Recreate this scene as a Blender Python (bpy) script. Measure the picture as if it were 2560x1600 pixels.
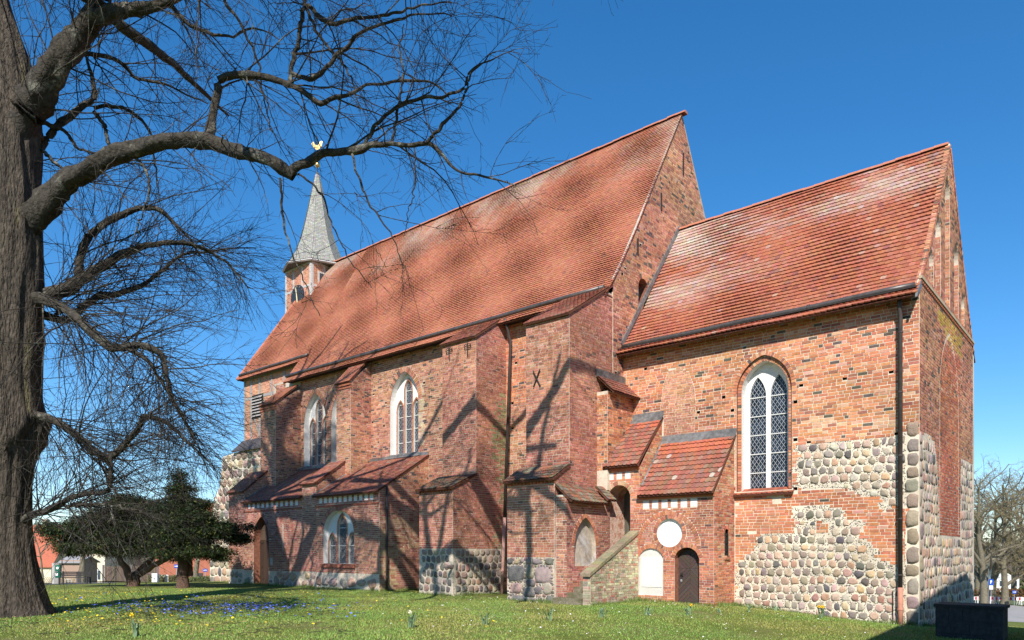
import bpy, math, random
import numpy as np
from mathutils import Vector, Matrix
from mathutils.geometry import tessellate_polygon

for o in list(bpy.data.objects):
    bpy.data.objects.remove(o)
scene = bpy.context.scene
COL = scene.collection
rnd = random.Random(7)
R_ = math.radians

# ------------------------------------------------------------------ camera, sky, sun, exposure
CAM_Z = 1.65
cam_d = bpy.data.cameras.new('camera')
cam_d.sensor_width = 36.0
cam_d.lens = 36.0 * 1826 / 2560
cam_d.shift_y = 580 / 2560
cam_d.clip_end = 3000
cam = bpy.data.objects.new('camera', cam_d)
COL.objects.link(cam)
cam.location = (0, 0, CAM_Z)
cam.rotation_euler = (R_(90), 0, math.asin(0.65085))
scene.camera = cam

SUN_PHI, SUN_EL = 33.0, 40.0          # degrees east of south, degrees above the horizon
to_sun = Vector((math.sin(R_(SUN_PHI)) * math.cos(R_(SUN_EL)), -math.cos(R_(SUN_PHI)) * math.cos(R_(SUN_EL)), math.sin(R_(SUN_EL))))
sun_d = bpy.data.lights.new('sun', 'SUN')
sun_d.energy = 4.9
sun_d.angle = R_(0.42)
sun_d.color = (1.0, 0.95, 0.88)
sun = bpy.data.objects.new('sun', sun_d)
COL.objects.link(sun)
sun.location = (10, -20, 40)
sun.rotation_euler = to_sun.to_track_quat('Z', 'Y').to_euler()

world = bpy.data.worlds.new('World')
scene.world = world
world.use_nodes = True
wn = world.node_tree.nodes
bgn = wn['Background']
sky = wn.new('ShaderNodeTexSky')
sky.sky_type = 'NISHITA'
sky.sun_disc = False
sky.sun_elevation = R_(SUN_EL)
sky.sun_rotation = R_(180 - SUN_PHI)
sky.altitude = 100
sky.air_density = 1.0
sky.dust_density = 0.0
sky.ozone_density = 6.0
gam = wn.new('ShaderNodeGamma'); gam.inputs[1].default_value = .88
hsv = wn.new('ShaderNodeHueSaturation'); hsv.inputs['Saturation'].default_value = 1.3
world.node_tree.links.new(sky.outputs[0], gam.inputs[0])
world.node_tree.links.new(gam.outputs[0], hsv.inputs['Color'])
world.node_tree.links.new(hsv.outputs[0], bgn.inputs[0])
bgn.inputs[1].default_value = 0.15
scene.view_settings.view_transform = 'Standard'
scene.view_settings.look = 'None'
scene.view_settings.gamma = 1.0
scene.view_settings.exposure = 0.48
scene.view_settings.use_curve_mapping = False
scene.cycles.max_bounces = 6
scene.cycles.use_adaptive_sampling = True

# ------------------------------------------------------------------ pixel <-> place helpers (source photo pixels, real planes)
F_, CX_, HY_ = 1826.0, 1280.0, 1380.0
VW = np.array([-0.65085, 0.75921]); RT = np.array([0.75921, 0.65085])
def ray(px):
    return VW + (px - CX_) / F_ * RT
def SY(px, py, Y):                     # point of a south-facing plane -> (X, z)
    d = ray(px); t = Y / d[1]
    return (t * d[0], CAM_Z + (HY_ - py) / F_ * t)
def EX(px, py, X):                     # point of an east-facing plane -> (Y, z)
    d = ray(px); t = X / d[0]
    return (t * d[1], CAM_Z + (HY_ - py) / F_ * t)
def AT(px, py, t):                     # point at a distance along the view
    d = ray(px) * t
    return (d[0], d[1], CAM_Z + (HY_ - py) / F_ * t)
def GP(px, t):
    d = ray(px) * t
    return d[0], d[1]
def scr(p):                            # size factor and pixel of a point
    t = p[0] * VW[0] + p[1] * VW[1]
    return t, CX_ + F_ * (p[0] * RT[0] + p[1] * RT[1]) / t, HY_ - F_ * (p[2] - CAM_Z) / t

def sstep(a, b, x):
    x = min(1, max(0, (x - a) / (b - a)))
    return x * x * (3 - 2 * x)
def gz(x, y):                          # height of the ground
    z = -0.36 * sstep(-11.5, -4.5, x) - 0.12 * sstep(-4.5, 4, x)
    z -= 0.03 * max(0, -x - 38)
    z = max(z, -1.6)
    z -= float(np.interp(y, (22, 36, 54, 72, 102, 130), (0, 1.1, 2.35, 3.35, 4.65, 5.2)))
    return z

# ------------------------------------------------------------------ materials
MATS = {}
def mk(name, base=(.5, .5, .5), rough=.9, attr=False, noise=None, noise2=None, bump=None, spec=.3, metal=0.0, stretch=None, tint=None):
    if name in MATS: return MATS[name]
    m = bpy.data.materials.new(name); MATS[name] = m
    m.use_nodes = True
    nt = m.node_tree; N = nt.nodes; L = nt.links
    b = N['Principled BSDF']
    b.inputs['Roughness'].default_value = rough
    b.inputs['Specular IOR Level'].default_value = spec
    b.inputs['Metallic'].default_value = metal
    tc = N.new('ShaderNodeTexCoord')
    vec = tc.outputs['Object']
    if stretch:
        mp = N.new('ShaderNodeMapping'); mp.inputs['Scale'].default_value = stretch
        L.new(vec, mp.inputs['Vector']); vec = mp.outputs[0]
    if attr:
        a = N.new('ShaderNodeAttribute'); a.attribute_name = 'col'; col = a.outputs['Color']
    else:
        r = N.new('ShaderNodeRGB'); r.outputs[0].default_value = (*base, 1); col = r.outputs[0]
    for nz in (noise, noise2):
        if not nz: continue
        sc, lo, hi = nz[:3]
        t = N.new('ShaderNodeTexNoise'); t.inputs['Scale'].default_value = sc; t.inputs['Detail'].default_value = 5
        t.inputs['Roughness'].default_value = .65
        L.new(vec, t.inputs['Vector'])
        mr = N.new('ShaderNodeMapRange'); mr.inputs[1].default_value = .3; mr.inputs[2].default_value = .7
        mr.inputs[3].default_value = lo; mr.inputs[4].default_value = hi
        L.new(t.outputs['Fac'], mr.inputs[0])
        mu = N.new('ShaderNodeVectorMath'); mu.operation = 'SCALE'
        L.new(col, mu.inputs[0]); L.new(mr.outputs[0], mu.inputs[3]); col = mu.outputs[0]
    if tint:                            # (colour, noise scale, threshold low, high, amount): stains with a shape of their own
        tcol, tsc, tlo, thi, amt = tint
        t = N.new('ShaderNodeTexNoise'); t.inputs['Scale'].default_value = tsc; t.inputs['Detail'].default_value = 6
        t.inputs['Roughness'].default_value = .7
        L.new(vec, t.inputs['Vector'])
        mr = N.new('ShaderNodeMapRange'); mr.inputs[1].default_value = tlo; mr.inputs[2].default_value = thi
        mr.inputs[3].default_value = 0; mr.inputs[4].default_value = amt
        L.new(t.outputs['Fac'], mr.inputs[0])
        mx = N.new('ShaderNodeMixRGB'); mx.inputs[2].default_value = (*tcol, 1)
        L.new(mr.outputs[0], mx.inputs[0]); L.new(col, mx.inputs[1]); col = mx.outputs[0]
    L.new(col, b.inputs['Base Color'])
    if bump:
        sc, st = bump[:2]
        t = N.new('ShaderNodeTexNoise'); t.inputs['Scale'].default_value = sc; t.inputs['Detail'].default_value = 6
        L.new(vec, t.inputs['Vector'])
        bp = N.new('ShaderNodeBump'); bp.inputs['Strength'].default_value = st; bp.inputs['Distance'].default_value = bump[2] if len(bump) > 2 else .02
        L.new(t.outputs['Fac'], bp.inputs['Height']); L.new(bp.outputs[0], b.inputs['Normal'])
    return m

M_BRICK = mk('fired_brick', attr=True, rough=.92, noise=(9, .8, 1.2), noise2=(.7, .82, 1.16), bump=(60, .5, .006), spec=.15)
M_MORTAR = mk('lime_mortar', (.66, .56, .44), .95, noise=(14, .8, 1.12), noise2=(.6, .72, 1.15), bump=(50, .5, .008), spec=.1)
M_MORTAR_S = mk('pale_lime_mortar', (.76, .67, .52), .95, noise=(20, .82, 1.1), noise2=(1.1, .75, 1.12), bump=(40, .6, .01), spec=.1)
M_STONE = mk('granite_fieldstone', attr=True, rough=.85, noise=(55, .72, 1.25), noise2=(7, .8, 1.2), bump=(24, .6, .02), spec=.2)
M_TILE = mk('clay_roof_tile', attr=True, rough=.85, noise=(12, .8, 1.16), noise2=(.5, .93, 1.06), bump=(40, .4, .006), spec=.2)
M_DECK = mk('roof_deck', (.13, .05, .03), .95)
M_WHITE = mk('white_plaster', (.80, .78, .74), .9, noise=(6, .9, 1.05), noise2=(.8, .88, 1.05), bump=(40, .25, .006))
M_GREYPL = mk('weathered_plaster', (.50, .42, .33), .95, noise=(8, .75, 1.15), noise2=(1.6, .7, 1.25), tint=((.58, .56, .54), 1.2, .5, .62, .7), bump=(40, .4, .008))
M_SLAB = mk('pale_stone_slab', (.62, .60, .55), .85, noise=(25, .9, 1.06), noise2=(2, .82, 1.08), bump=(30, .2, .004))
M_WOOD = mk('dark_brown_oak', attr=True, rough=.75, noise=(20, .75, 1.25), bump=(60, .3, .004), stretch=(6, 6, 1))
M_TIMBER = mk('weathered_timber', (.33, .30, .28), .9, noise=(14, .6, 1.3), bump=(50, .4, .006), stretch=(6, 6, 1))
M_BLACKWOOD = mk('tarred_wood', (.035, .03, .028), .8, noise=(14, .6, 1.4))
M_LEAD = mk('lead_flashing', (.16, .155, .15), .55, noise=(6, .7, 1.3), noise2=(1.5, .7, 1.5), bump=(14, .4, .01), spec=.5, metal=.3)
M_LEADLT = mk('fresh_lead', (.40, .41, .41), .5, noise=(6, .7, 1.25), bump=(12, .5, .015), spec=.5, metal=.4)
M_GUTTER = mk('brown_zinc_gutter', (.085, .072, .066), .42, noise=(4, .7, 1.35), spec=.5, metal=.2)
M_PIPE = mk('brown_downpipe', (.06, .048, .042), .5, noise=(4, .7, 1.3), spec=.4)
M_TERRA = mk('terracotta_pipe', (.55, .24, .16), .7, noise=(7, .85, 1.15), noise2=(1.6, .85, 1.1))
M_IRON = mk('wrought_iron', (.045, .04, .038), .7, noise=(20, .6, 1.5), metal=.4)
M_GLASS = mk('leaded_glass', attr=True, rough=.2, spec=.4, noise=(3, .6, 1.5))
M_CAME = mk('lead_came', (.42, .44, .46), .6, spec=.4)
M_BAR = mk('window_saddle_bar', (.60, .60, .57), .7)
M_GOLD = mk('gilded_metal', (.95, .62, .22), .38, metal=1.0, spec=.5)
M_SHINGLE = mk('weathered_shingle', attr=True, rough=.8, noise=(10, .75, 1.25), bump=(30, .4, .008))
M_MOSSB = mk('mossy_brick', attr=True, rough=.95, noise=(9, .75, 1.25), noise2=(1.1, .8, 1.2), tint=((.20, .19, .11), 1.6, .5, .66, .5), bump=(50, .6, .008))
M_MOSSM = mk('mossy_mortar', (.60, .53, .40), .95, noise=(9, .75, 1.15), tint=((.42, .38, .22), 1.4, .5, .66, .6), bump=(40, .6, .01))
M_STEP = mk('mossy_stone_step', (.20, .17, .12), .95, noise=(10, .65, 1.35), tint=((.09, .085, .03), 1.6, .45, .6, .7), bump=(30, .5, .02))
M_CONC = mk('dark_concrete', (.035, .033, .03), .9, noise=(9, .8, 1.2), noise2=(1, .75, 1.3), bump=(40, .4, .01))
M_CLOCK = mk('clock_face_black', (.03, .035, .045), .5, noise=(5, .7, 1.5))

# ------------------------------------------------------------------ mesh helpers
WORLD_ROOTS = {}                        # things whose parts are modelled in world coordinates
def link(o, parent=None):
    COL.objects.link(o)
    if parent is not None:
        o.parent = parent
        if parent.name in WORLD_ROOTS:
            o.matrix_parent_inverse = Matrix.Translation(-Vector(WORLD_ROOTS[parent.name]))
    return o
class Acc:
    def __init__(s): s.v = []; s.f = []; s.c = []
    def add(s, vs, fs, col=None):
        n = len(s.v); s.v.extend(vs)
        for f in fs: s.f.append(tuple(i + n for i in f))
        if col is not None: s.c.extend([col] * len(fs))
    def box(s, x0, x1, y0, y1, z0, z1, col=None):
        s.add([(x0, y0, z0), (x1, y0, z0), (x1, y1, z0), (x0, y1, z0), (x0, y0, z1), (x1, y0, z1), (x1, y1, z1), (x0, y1, z1)],
              [(0, 1, 5, 4), (1, 2, 6, 5), (2, 3, 7, 6), (3, 0, 4, 7), (4, 5, 6, 7), (3, 2, 1, 0)], col)
    def mesh(s, name, smooth=False):
        me = bpy.data.meshes.new(name)
        me.from_pydata(s.v, [], s.f)
        if s.c:
            a = me.attributes.new('col', 'FLOAT_COLOR', 'FACE')
            arr = np.ones((len(s.c), 4), np.float32); arr[:, :3] = np.array(s.c, np.float32)
            a.data.foreach_set('color', arr.ravel())
        if smooth:
            me.polygons.foreach_set('use_smooth', np.ones(len(me.polygons), bool))
        return me
def obj(name, acc, mat, parent=None, smooth=False, stuff=False, loc=None):
    me = acc.mesh(name, smooth) if isinstance(acc, Acc) else acc
    if mat is not None and not me.materials: me.materials.append(mat)
    o = bpy.data.objects.new(name, me)
    if loc: o.location = loc
    if stuff: o['kind'] = 'stuff'
    return link(o, parent)
def thing(name, label, cat, loc=(0, 0, 0), rotz=0.0, group=None, world=False):
    o = bpy.data.objects.new(name, None)
    if world: WORLD_ROOTS[o.name] = loc
    o.empty_display_size = .3
    o.location = loc; o.rotation_euler = (0, 0, rotz)
    tag(o, label, cat, group)
    return link(o)
def tag(o, label=None, cat=None, group=None, kind=None):
    if label: o['label'] = label
    if cat: o['category'] = cat
    if group: o['group'] = group
    if kind: o['kind'] = kind
    return o
def copy_tree(o, parent=None):
    c = o.copy(); COL.objects.link(c); c.parent = parent
    for ch in o.children: copy_tree(ch, c)
    return c

class WS:                               # a south-facing wall: u = X, v = z, d = outwards
    def __init__(s, Y): s.k = Y
    def P(s, u, v, d=0.0): return (u, s.k - d, v)
class WE:                               # an east-facing wall: u = Y
    def __init__(s, X): s.k = X
    def P(s, u, v, d=0.0): return (s.k + d, u, v)
class WR:                               # a wall at any heading: origin, u direction, outward normal
    def __init__(s, o, u, n): s.o = o; s.u = u; s.n = n
    def P(s, u, v, d=0.0):
        return (s.o[0] + s.u[0] * u + s.n[0] * d, s.o[1] + s.u[1] * u + s.n[1] * d, s.o[2] + v)

def wbox(acc, W, u0, u1, v0, v1, d0, d1, col=None, back=False):
    P = W.P
    vs = [P(u0, v0, d0), P(u1, v0, d0), P(u1, v1, d0), P(u0, v1, d0), P(u0, v0, d1), P(u1, v0, d1), P(u1, v1, d1), P(u0, v1, d1)]
    fs = [(4, 5, 6, 7), (0, 1, 5, 4), (1, 2, 6, 5), (2, 3, 7, 6), (3, 0, 4, 7)]
    if back: fs.append((3, 2, 1, 0))
    acc.add(vs, fs, col)
def plate(acc, W, outer, holes=(), d1=0.0, d0=-.3, col=None, sides=True, hole_sides=False):
    loops = [list(outer)] + [list(h) for h in holes]
    tris = tessellate_polygon([[Vector((u, v, 0)) for u, v in l] for l in loops])
    flat = [p for l in loops for p in l]
    acc.add([W.P(u, v, d1) for u, v in flat], [tuple(t) for t in tris], col)
    if sides:
        for l in (loops if hole_sides else loops[:1]):
            n = len(l)
            vs = [W.P(u, v, d1) for u, v in l] + [W.P(u, v, d0) for u, v in l]
            acc.add(vs, [(i, (i + 1) % n, n + (i + 1) % n, n + i) for i in range(n)], col)
def reveal(acc, W, loop, d1, d0, col=None, back=False, closed=True):
    n = len(loop)
    vs = [W.P(u, v, d1) for u, v in loop] + [W.P(u, v, d0) for u, v in loop]
    acc.add(vs, [(i, (i + 1) % n, n + (i + 1) % n, n + i) for i in range(n if closed else n - 1)], col)
    if back:
        tris = tessellate_polygon([[Vector((u, v, 0)) for u, v in loop]])
        acc.add([W.P(u, v, d0) for u, v in loop], [tuple(t) for t in tris], col)
def arch_pts(uc, hw, vs, va, n=9):      # pointed arch from left spring over the apex to right spring
    rise = va - vs; R = (hw * hw + rise * rise) / (2 * hw)
    cx = R - hw
    a1 = math.atan2(rise, cx)
    left = []
    for i in range(n + 1):
        a = a1 * i / n
        left.append((uc - (R * math.cos(a) - cx), vs + R * math.sin(a)))
    right = [(2 * uc - u, v) for u, v in reversed(left[:-1])]
    return left + right
def round_pts(uc, hw, vs, va, n=10):    # segmental or round arch
    rise = va - vs; R = (hw * hw + rise * rise) / (2 * rise); cy = va - R
    a0 = math.asin(min(1, hw / R))
    return [(uc + R * math.sin(-a0 + 2 * a0 * i / n), cy + R * math.cos(-a0 + 2 * a0 * i / n)) for i in range(n + 1)]
def lancet(uc, hw, v0, vs, va, n=9):
    return [(uc - hw, v0)] + arch_pts(uc, hw, vs, va, n) + [(uc + hw, v0)]
def rect(u0, u1, v0, v1): return [(u0, v0), (u0, v1), (u1, v1), (u1, v0)]
def in_poly(us, v, poly):
    us = np.asarray(us); m = np.zeros(us.shape, bool); n = len(poly)
    for i in range(n):
        u1, v1 = poly[i]; u2, v2 = poly[(i + 1) % n]
        if (v1 > v) != (v2 > v):
            m ^= us < (u2 - u1) * (v - v1) / (v2 - v1) + u1
    return m
def grow_loop(pts, th):                 # offset an open outline outwards (to its left when walking over the top)
    out = []
    for i, p in enumerate(pts):
        a = pts[max(0, i - 1)]; b = pts[min(len(pts) - 1, i + 1)]
        dx, dy = b[0] - a[0], b[1] - a[1]; l = math.hypot(dx, dy) or 1
        out.append((p[0] - dy / l * th, p[1] + dx / l * th))
    return out

# ------------------------------------------------------------------ brick, stone and tile layers
def c_mix(a, b, t): return tuple(x + (y - x) * t for x, y in zip(a, b))
def jit(c, r, k=.12):
    g = 1 + r.uniform(-k, k)
    return (c[0] * g * (1 + r.uniform(-.05, .05)), c[1] * g * (1 + r.uniform(-.1, .1)), c[2] * g * (1 + r.uniform(-.12, .12)))
def pal(orange, red, brown, dark, pale, w=(.4, .3, .14, .09, .07)):
    cs = (orange, red, brown, dark, pale)
    cum = np.cumsum(w) / sum(w)
    def f(u, v, r):
        x = r.random()
        for c, t in zip(cs, cum):
            if x <= t: return jit(c, r)
        return jit(cs[0], r)
    return f
PAL_CHOIR = pal((.56, .23, .115), (.49, .18, .095), (.33, .135, .088), (.115, .09, .075), (.60, .33, .22), (.48, .29, .10, .055, .08))
PAL_NAVE = pal((.46, .215, .13), (.40, .170, .105), (.29, .125, .085), (.12, .088, .074), (.52, .29, .20), (.44, .30, .14, .06, .06))
PAL_BUTT = pal((.46, .195, .128), (.41, .165, .108), (.33, .132, .09), (.20, .10, .078), (.50, .26, .185), (.42, .36, .14, .03, .05))
PAL_PORCH = pal((.53, .215, .118), (.46, .17, .10), (.34, .13, .088), (.18, .10, .08), (.57, .28, .19), (.46, .34, .13, .03, .04))
PAL_PATCH = pal((.57, .27, .17), (.54, .25, .155), (.48, .21, .13), (.40, .17, .11), (.60, .32, .21), (.5, .3, .12, .03, .05))
PAL_GABLE = pal((.50, .235, .135), (.42, .18, .112), (.30, .13, .088), (.12, .09, .075), (.55, .30, .20), (.42, .30, .15, .07, .06))
PAL_ANNEX = pal((.42, .185, .128), (.37, .152, .105), (.30, .122, .09), (.20, .10, .08), (.47, .26, .19), (.38, .36, .16, .05, .05))
PAL_YELLOW = pal((.50, .32, .19), (.46, .28, .17), (.40, .16, .10), (.30, .12, .08), (.54, .37, .24), (.4, .3, .16, .06, .08))
PAL_MOSS = pal((.40, .34, .23), (.42, .29, .21), (.42, .18, .13), (.27, .24, .17), (.54, .49, .34), (.34, .24, .14, .12, .16))
def stone_pal(u, v, r):
    base = r.choice([(.40, .29, .215), (.33, .24, .18), (.29, .24, .195), (.43, .30, .23), (.25, .205, .165), (.37, .305, .235), (.22, .185, .155), (.44, .30, .185), (.33, .20, .15), (.42, .35, .27), (.12, .11, .10), (.36, .25, .20)])
    return jit(tuple(c * 1.18 for c in base), r, .14)
def dark_stone_pal(u, v, r):
    base = r.choice([(.19, .165, .15), (.23, .20, .175), (.15, .14, .135), (.25, .19, .16), (.11, .105, .105), (.28, .24, .20), (.21, .135, .115)])
    return jit(tuple(c * k for c, k in zip(base, (1.45, 1.36, 1.25))), r, .14)

def runs(mask):
    d = np.diff(np.concatenate(([0], mask.astype(np.int8), [0])))
    return list(zip(np.where(d == 1)[0], np.where(d == -1)[0]))
def lay(recs, W, inside, u0, u1, v0, v1, h=.093, L=(.28, .28, .135), joint=.016, palf=PAL_NAVE, seed=1, proud=.007, wob=.004):
    r = random.Random(seed)
    us = np.arange(u0 + .01, u1, .02)
    nrow = int((v1 - v0) / h)
    for k in range(nrow):
        v = v0 + k * h
        m = inside(us, v + h / 2)
        if not m.any(): continue
        for a, b in runs(m):
            ua, ub = us[a] - .01, us[b - 1] + .01
            u = ua
            i = r.randint(0, 2)
            first = r.choice([1.0, .5, .75])
            while u < ub - .03:
                ln = L[i % len(L)] * first * r.uniform(.94, 1.05); first = 1.0
                i += 1
                e = min(ub, u + ln)
                if ub - e < .06: e = ub
                dv = r.uniform(-wob, wob)
                c = palf((u + e) / 2, v, r)
                if c is not None:
                    um = (u + e) / 2 + seed
                    g_ = 1 + .10 * math.sin(um * .83 + 1.9 * math.sin(v * .7)) + .08 * math.sin(v * 1.9 + 1.3 * math.sin(um * 1.1)) + .05 * math.sin(um * 2.9 - v * 2.3)
                    c = (c[0] * g_, c[1] * g_ * (1 + .06 * math.sin(um * .5 + v)), c[2] * g_)
                    recs.append((W, u + joint / 2, e - joint / 2, v + joint / 2 + dv, v + h - joint / 2 + dv, proud + r.uniform(-.004, .005), c))
                u = e
def put_bricks(recs, parent, individuals=0, mat=None, name='brickwork'):
    mat = mat or M_BRICK
    if individuals:
        def size(q):
            W, a, b, c, d, p, _ = q
            t, x, y = scr(W.P((a + b) / 2, (c + d) / 2, 0))
            if x < 0 or x > 2560 or y < 0 or y > 1600: return 0
            return (b - a) * (d - c) / (t * t)
        order = sorted(range(len(recs)), key=lambda i: -size(recs[i]))
        solo = set(order[:individuals])
    else:
        solo = ()
    acc = Acc()
    for i, q in enumerate(recs):
        W, a, b, c, d, p, col = q
        if i in solo:
            k = Acc(); wbox(k, W, a, b, c, d, -.012, p, col, back=True)
            obj('brick', k, mat, parent)
        else:
            wbox(acc, W, a, b, c, d, -.012, p, col)
    if acc.v: return obj(name, acc, mat, parent, stuff=True)
def voussoirs(recs_acc, W, pts, th, step=.095, joint=.016, d0=-.012, d1=.012, palf=PAL_NAVE, seed=3, span=1):
    r = random.Random(seed)
    P = np.array(pts); seg = np.hypot(*(P[1:] - P[:-1]).T); cum = np.concatenate(([0], np.cumsum(seg)))
    n = max(1, int(round(cum[-1] / step))); stp = cum[-1] / n
    def at(s):
        i = min(len(seg) - 1, max(0, int(np.searchsorted(cum, s, side='right') - 1)))
        q = P[i] + (P[i + 1] - P[i]) * ((s - cum[i]) / seg[i])
        return q
    def nrm(s):
        a = at(max(0, s - .05)); b = at(min(cum[-1], s + .05)); t = b - a; t = t / (np.hypot(*t) or 1)
        return np.array([-t[1], t[0]])
    for k in range(n):
        s0, s1 = k * stp + joint / 2, (k + 1) * stp - joint / 2
        a, b = at(s0), at(s1); na, nb = nrm(s0), nrm(s1)
        cuts = [0, th] if span == 1 else ([0, th / 2 - joint / 2, th / 2 + joint / 2, th])
        for j in range(0, len(cuts), 2):
            q = [a + na * cuts[j], b + nb * cuts[j], b + nb * cuts[j + 1], a + na * cuts[j + 1]]
            dd = d1 + r.uniform(-.003, .004)
            vs = [W.P(x, y, d0) for x, y in q] + [W.P(x, y, dd) for x, y in q]
            recs_acc.add(vs, [(4, 5, 6, 7), (0, 1, 5, 4), (1, 2, 6, 5), (2, 3, 7, 6), (3, 0, 4, 7)], palf(q[0][0], q[0][1], r))

def add_stone_poly(acc, W, poly, r, col, bulge, d0=-.012):
    n = len(poly); uc = sum(p[0] for p in poly) / n; vc = sum(p[1] for p in poly) / n
    ox, oy = r.uniform(-.03, .03), r.uniform(-.03, .03); k2 = r.uniform(.45, .68)
    ring = [(x - uc, y - vc) for x, y in poly]
    tu, tv = r.uniform(-.12, .12), r.uniform(-.15, .1)
    vs = [W.P(uc + x, vc + y, d0) for x, y in ring] + [W.P(uc + x * .93, vc + y * .93, bulge * .6 + tu * x + tv * y * .6) for x, y in ring] + \
         [W.P(uc + x * k2 + ox, vc + y * k2 + oy, bulge * r.uniform(.9, 1.08) + tu * x + tv * y * .6) for x, y in ring]
    fs = [(i, (i + 1) % n, n + (i + 1) % n, n + i) for i in range(n)] + [(n + i, n + (i + 1) % n, 2 * n + (i + 1) % n, 2 * n + i) for i in range(n)] + [tuple(range(2 * n, 3 * n))]
    acc.add(vs, fs, col)
def add_stone(acc, W, uc, vc, a, b, r, col, bulge=None, d0=-.012, sq=0):
    p = r.uniform(3.0, 6.5) + sq; ph = r.uniform(0, 6.28); n = 11; poly = []
    for i in range(n):
        t = ph + 2 * math.pi * i / n; c, s = math.cos(t), math.sin(t)
        q = (abs(c / a) ** p + abs(s / b) ** p) ** (-1 / p) * r.uniform(.9, 1.04); poly.append((uc + c * q, vc + s * q))
    add_stone_poly(acc, W, poly, r, col, bulge if bulge is not None else min(a, b) * .2, d0)
def clip_half(poly, a, b, c):            # keep a*u + b*v <= c
    out = []
    for i in range(len(poly)):
        p, q = poly[i], poly[(i + 1) % len(poly)]
        fp, fq = a * p[0] + b * p[1] - c, a * q[0] + b * q[1] - c
        if fp <= 0: out.append(p)
        if (fp < 0 < fq) or (fq < 0 < fp):
            t = fp / (fp - fq); out.append((p[0] + (q[0] - p[0]) * t, p[1] + (q[1] - p[1]) * t))
    return out
def chaikin(p, f=.25):
    out = []
    for i in range(len(p)):
        a, b = p[i], p[(i + 1) % len(p)]
        out.append((a[0] + (b[0] - a[0]) * f, a[1] + (b[1] - a[1]) * f)); out.append((a[0] + (b[0] - a[0]) * (1 - f), a[1] + (b[1] - a[1]) * (1 - f)))
    return out
def stones(W, inside, u0, u1, v0, v1, parent, row=(.24, .33), wid=(.2, .44), gap=.035, palf=stone_pal, seed=5, solo=0, name='fieldstone', pebbles=0, bulge=.14):
    """roughly coursed split boulders: the cells between jittered seeds, set back by the joint and rounded"""
    r = random.Random(seed); pts = []
    v = v0
    while v < v1 + .1:
        h = r.uniform(*row); u = u0 - r.uniform(0, .3)
        while u < u1 + .2:
            w = r.uniform(*wid)
            if r.random() < .14: w *= .6
            pts.append((u + w / 2, v + h / 2 + r.uniform(-.10, .10) * h + .03 * math.sin(u * 1.7 + v * 2))); u += w
        v += h
    A = np.array(pts); items = []; R = max(row[1], wid[1]) * 2.0; asp = 1.0
    for (uc, vc) in pts:
        if not inside(np.array([uc]), vc)[0]: continue
        d = A - (uc, vc); k = np.where((np.abs(d[:, 0]) < R) & (np.abs(d[:, 1]) < R) & ((d ** 2).sum(1) > 1e-9))[0]
        k = k[np.argsort((d[k] ** 2).sum(1))][:14]
        g = gap * r.uniform(.55, 1.25)
        poly = [(uc - R, vc - R), (uc + R, vc - R), (uc + R, vc + R), (uc - R, vc + R)]
        for j in k:
            dx, dy = d[j]; l = math.hypot(dx, dy)
            poly = clip_half(poly, dx / l, dy / l, (dx * uc + dy * vc) / l + l / 2 - g / 2)
            if len(poly) < 3: break
        if len(poly) < 3: continue
        x0, x1 = min(p[0] for p in poly), max(p[0] for p in poly); y0, y1 = min(p[1] for p in poly), max(p[1] for p in poly)
        if x1 - x0 > R or y1 - y0 > R: continue
        poly = chaikin(poly, r.uniform(.15, .27))
        if len(poly) > 15: poly = poly[::2] if len(poly) > 24 else poly
        poly = [(uc + (x - uc) * r.uniform(.93, 1.02), vc + (y - vc) * r.uniform(.93, 1.02)) for x, y in poly]
        for f in (1.0, .8, .62, .45):
            q = [(uc + (x - uc) * f, vc + (y - vc) * f) for x, y in poly]
            if all(inside(np.array([x]), y)[0] for x, y in q[::2]): break
        else: continue
        ar = abs(sum(q[i][0] * q[(i + 1) % len(q)][1] - q[(i + 1) % len(q)][0] * q[i][1] for i in range(len(q)))) / 2
        if ar < .004: continue
        items.append((ar, q, uc, vc))
    items.sort(key=lambda q: -q[0]); rest = Acc()
    for i, (ar, q, uc, vc) in enumerate(items):
        t, x, y = scr(W.P(uc, vc)); bg_ = math.sqrt(ar) * bulge * r.uniform(.7, 1.4)
        if i < solo and -20 < x < 2600 and y < 1640:
            k = Acc(); add_stone_poly(k, W, q, r, palf(uc, vc, r), bg_); obj(name, k, M_STONE, parent, smooth=True)
        else: add_stone_poly(rest, W, q, r, palf(uc, vc, r), bg_)
    if pebbles and items:
        C_ = np.array([(q[2], q[3], math.sqrt(q[0]) * .56) for q in items]); cnt = tries = 0
        while cnt < pebbles and tries < pebbles * 14:
            tries += 1
            uu, vv = r.uniform(u0, u1), r.uniform(v0, v1)
            if not inside(np.array([uu]), vv)[0]: continue
            if ((C_[:, 0] - uu) ** 2 + (C_[:, 1] - vv) ** 2 < C_[:, 2] ** 2).any(): continue
            s = r.uniform(.011, .032); ph = r.uniform(0, 6.28)
            pp_ = [(uu + math.cos(ph + k * 1.0472) * s * r.uniform(.7, 1.2), vv + math.sin(ph + k * 1.0472) * s * r.uniform(.6, 1.0)) for k in range(6)]
            c = jit(r.choice([(.10, .095, .09), (.15, .135, .12), (.22, .18, .15), (.12, .115, .11)]), r, .2)
            rest.add([W.P(x, y, -.004) for x, y in pp_] + [W.P(uu, vv, .012)], [(k, (k + 1) % 6, 6) for k in range(6)], c); cnt += 1
    if rest.v: obj('small_stones', rest, M_STONE, parent, smooth=True, stuff=True)
    return items

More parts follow.
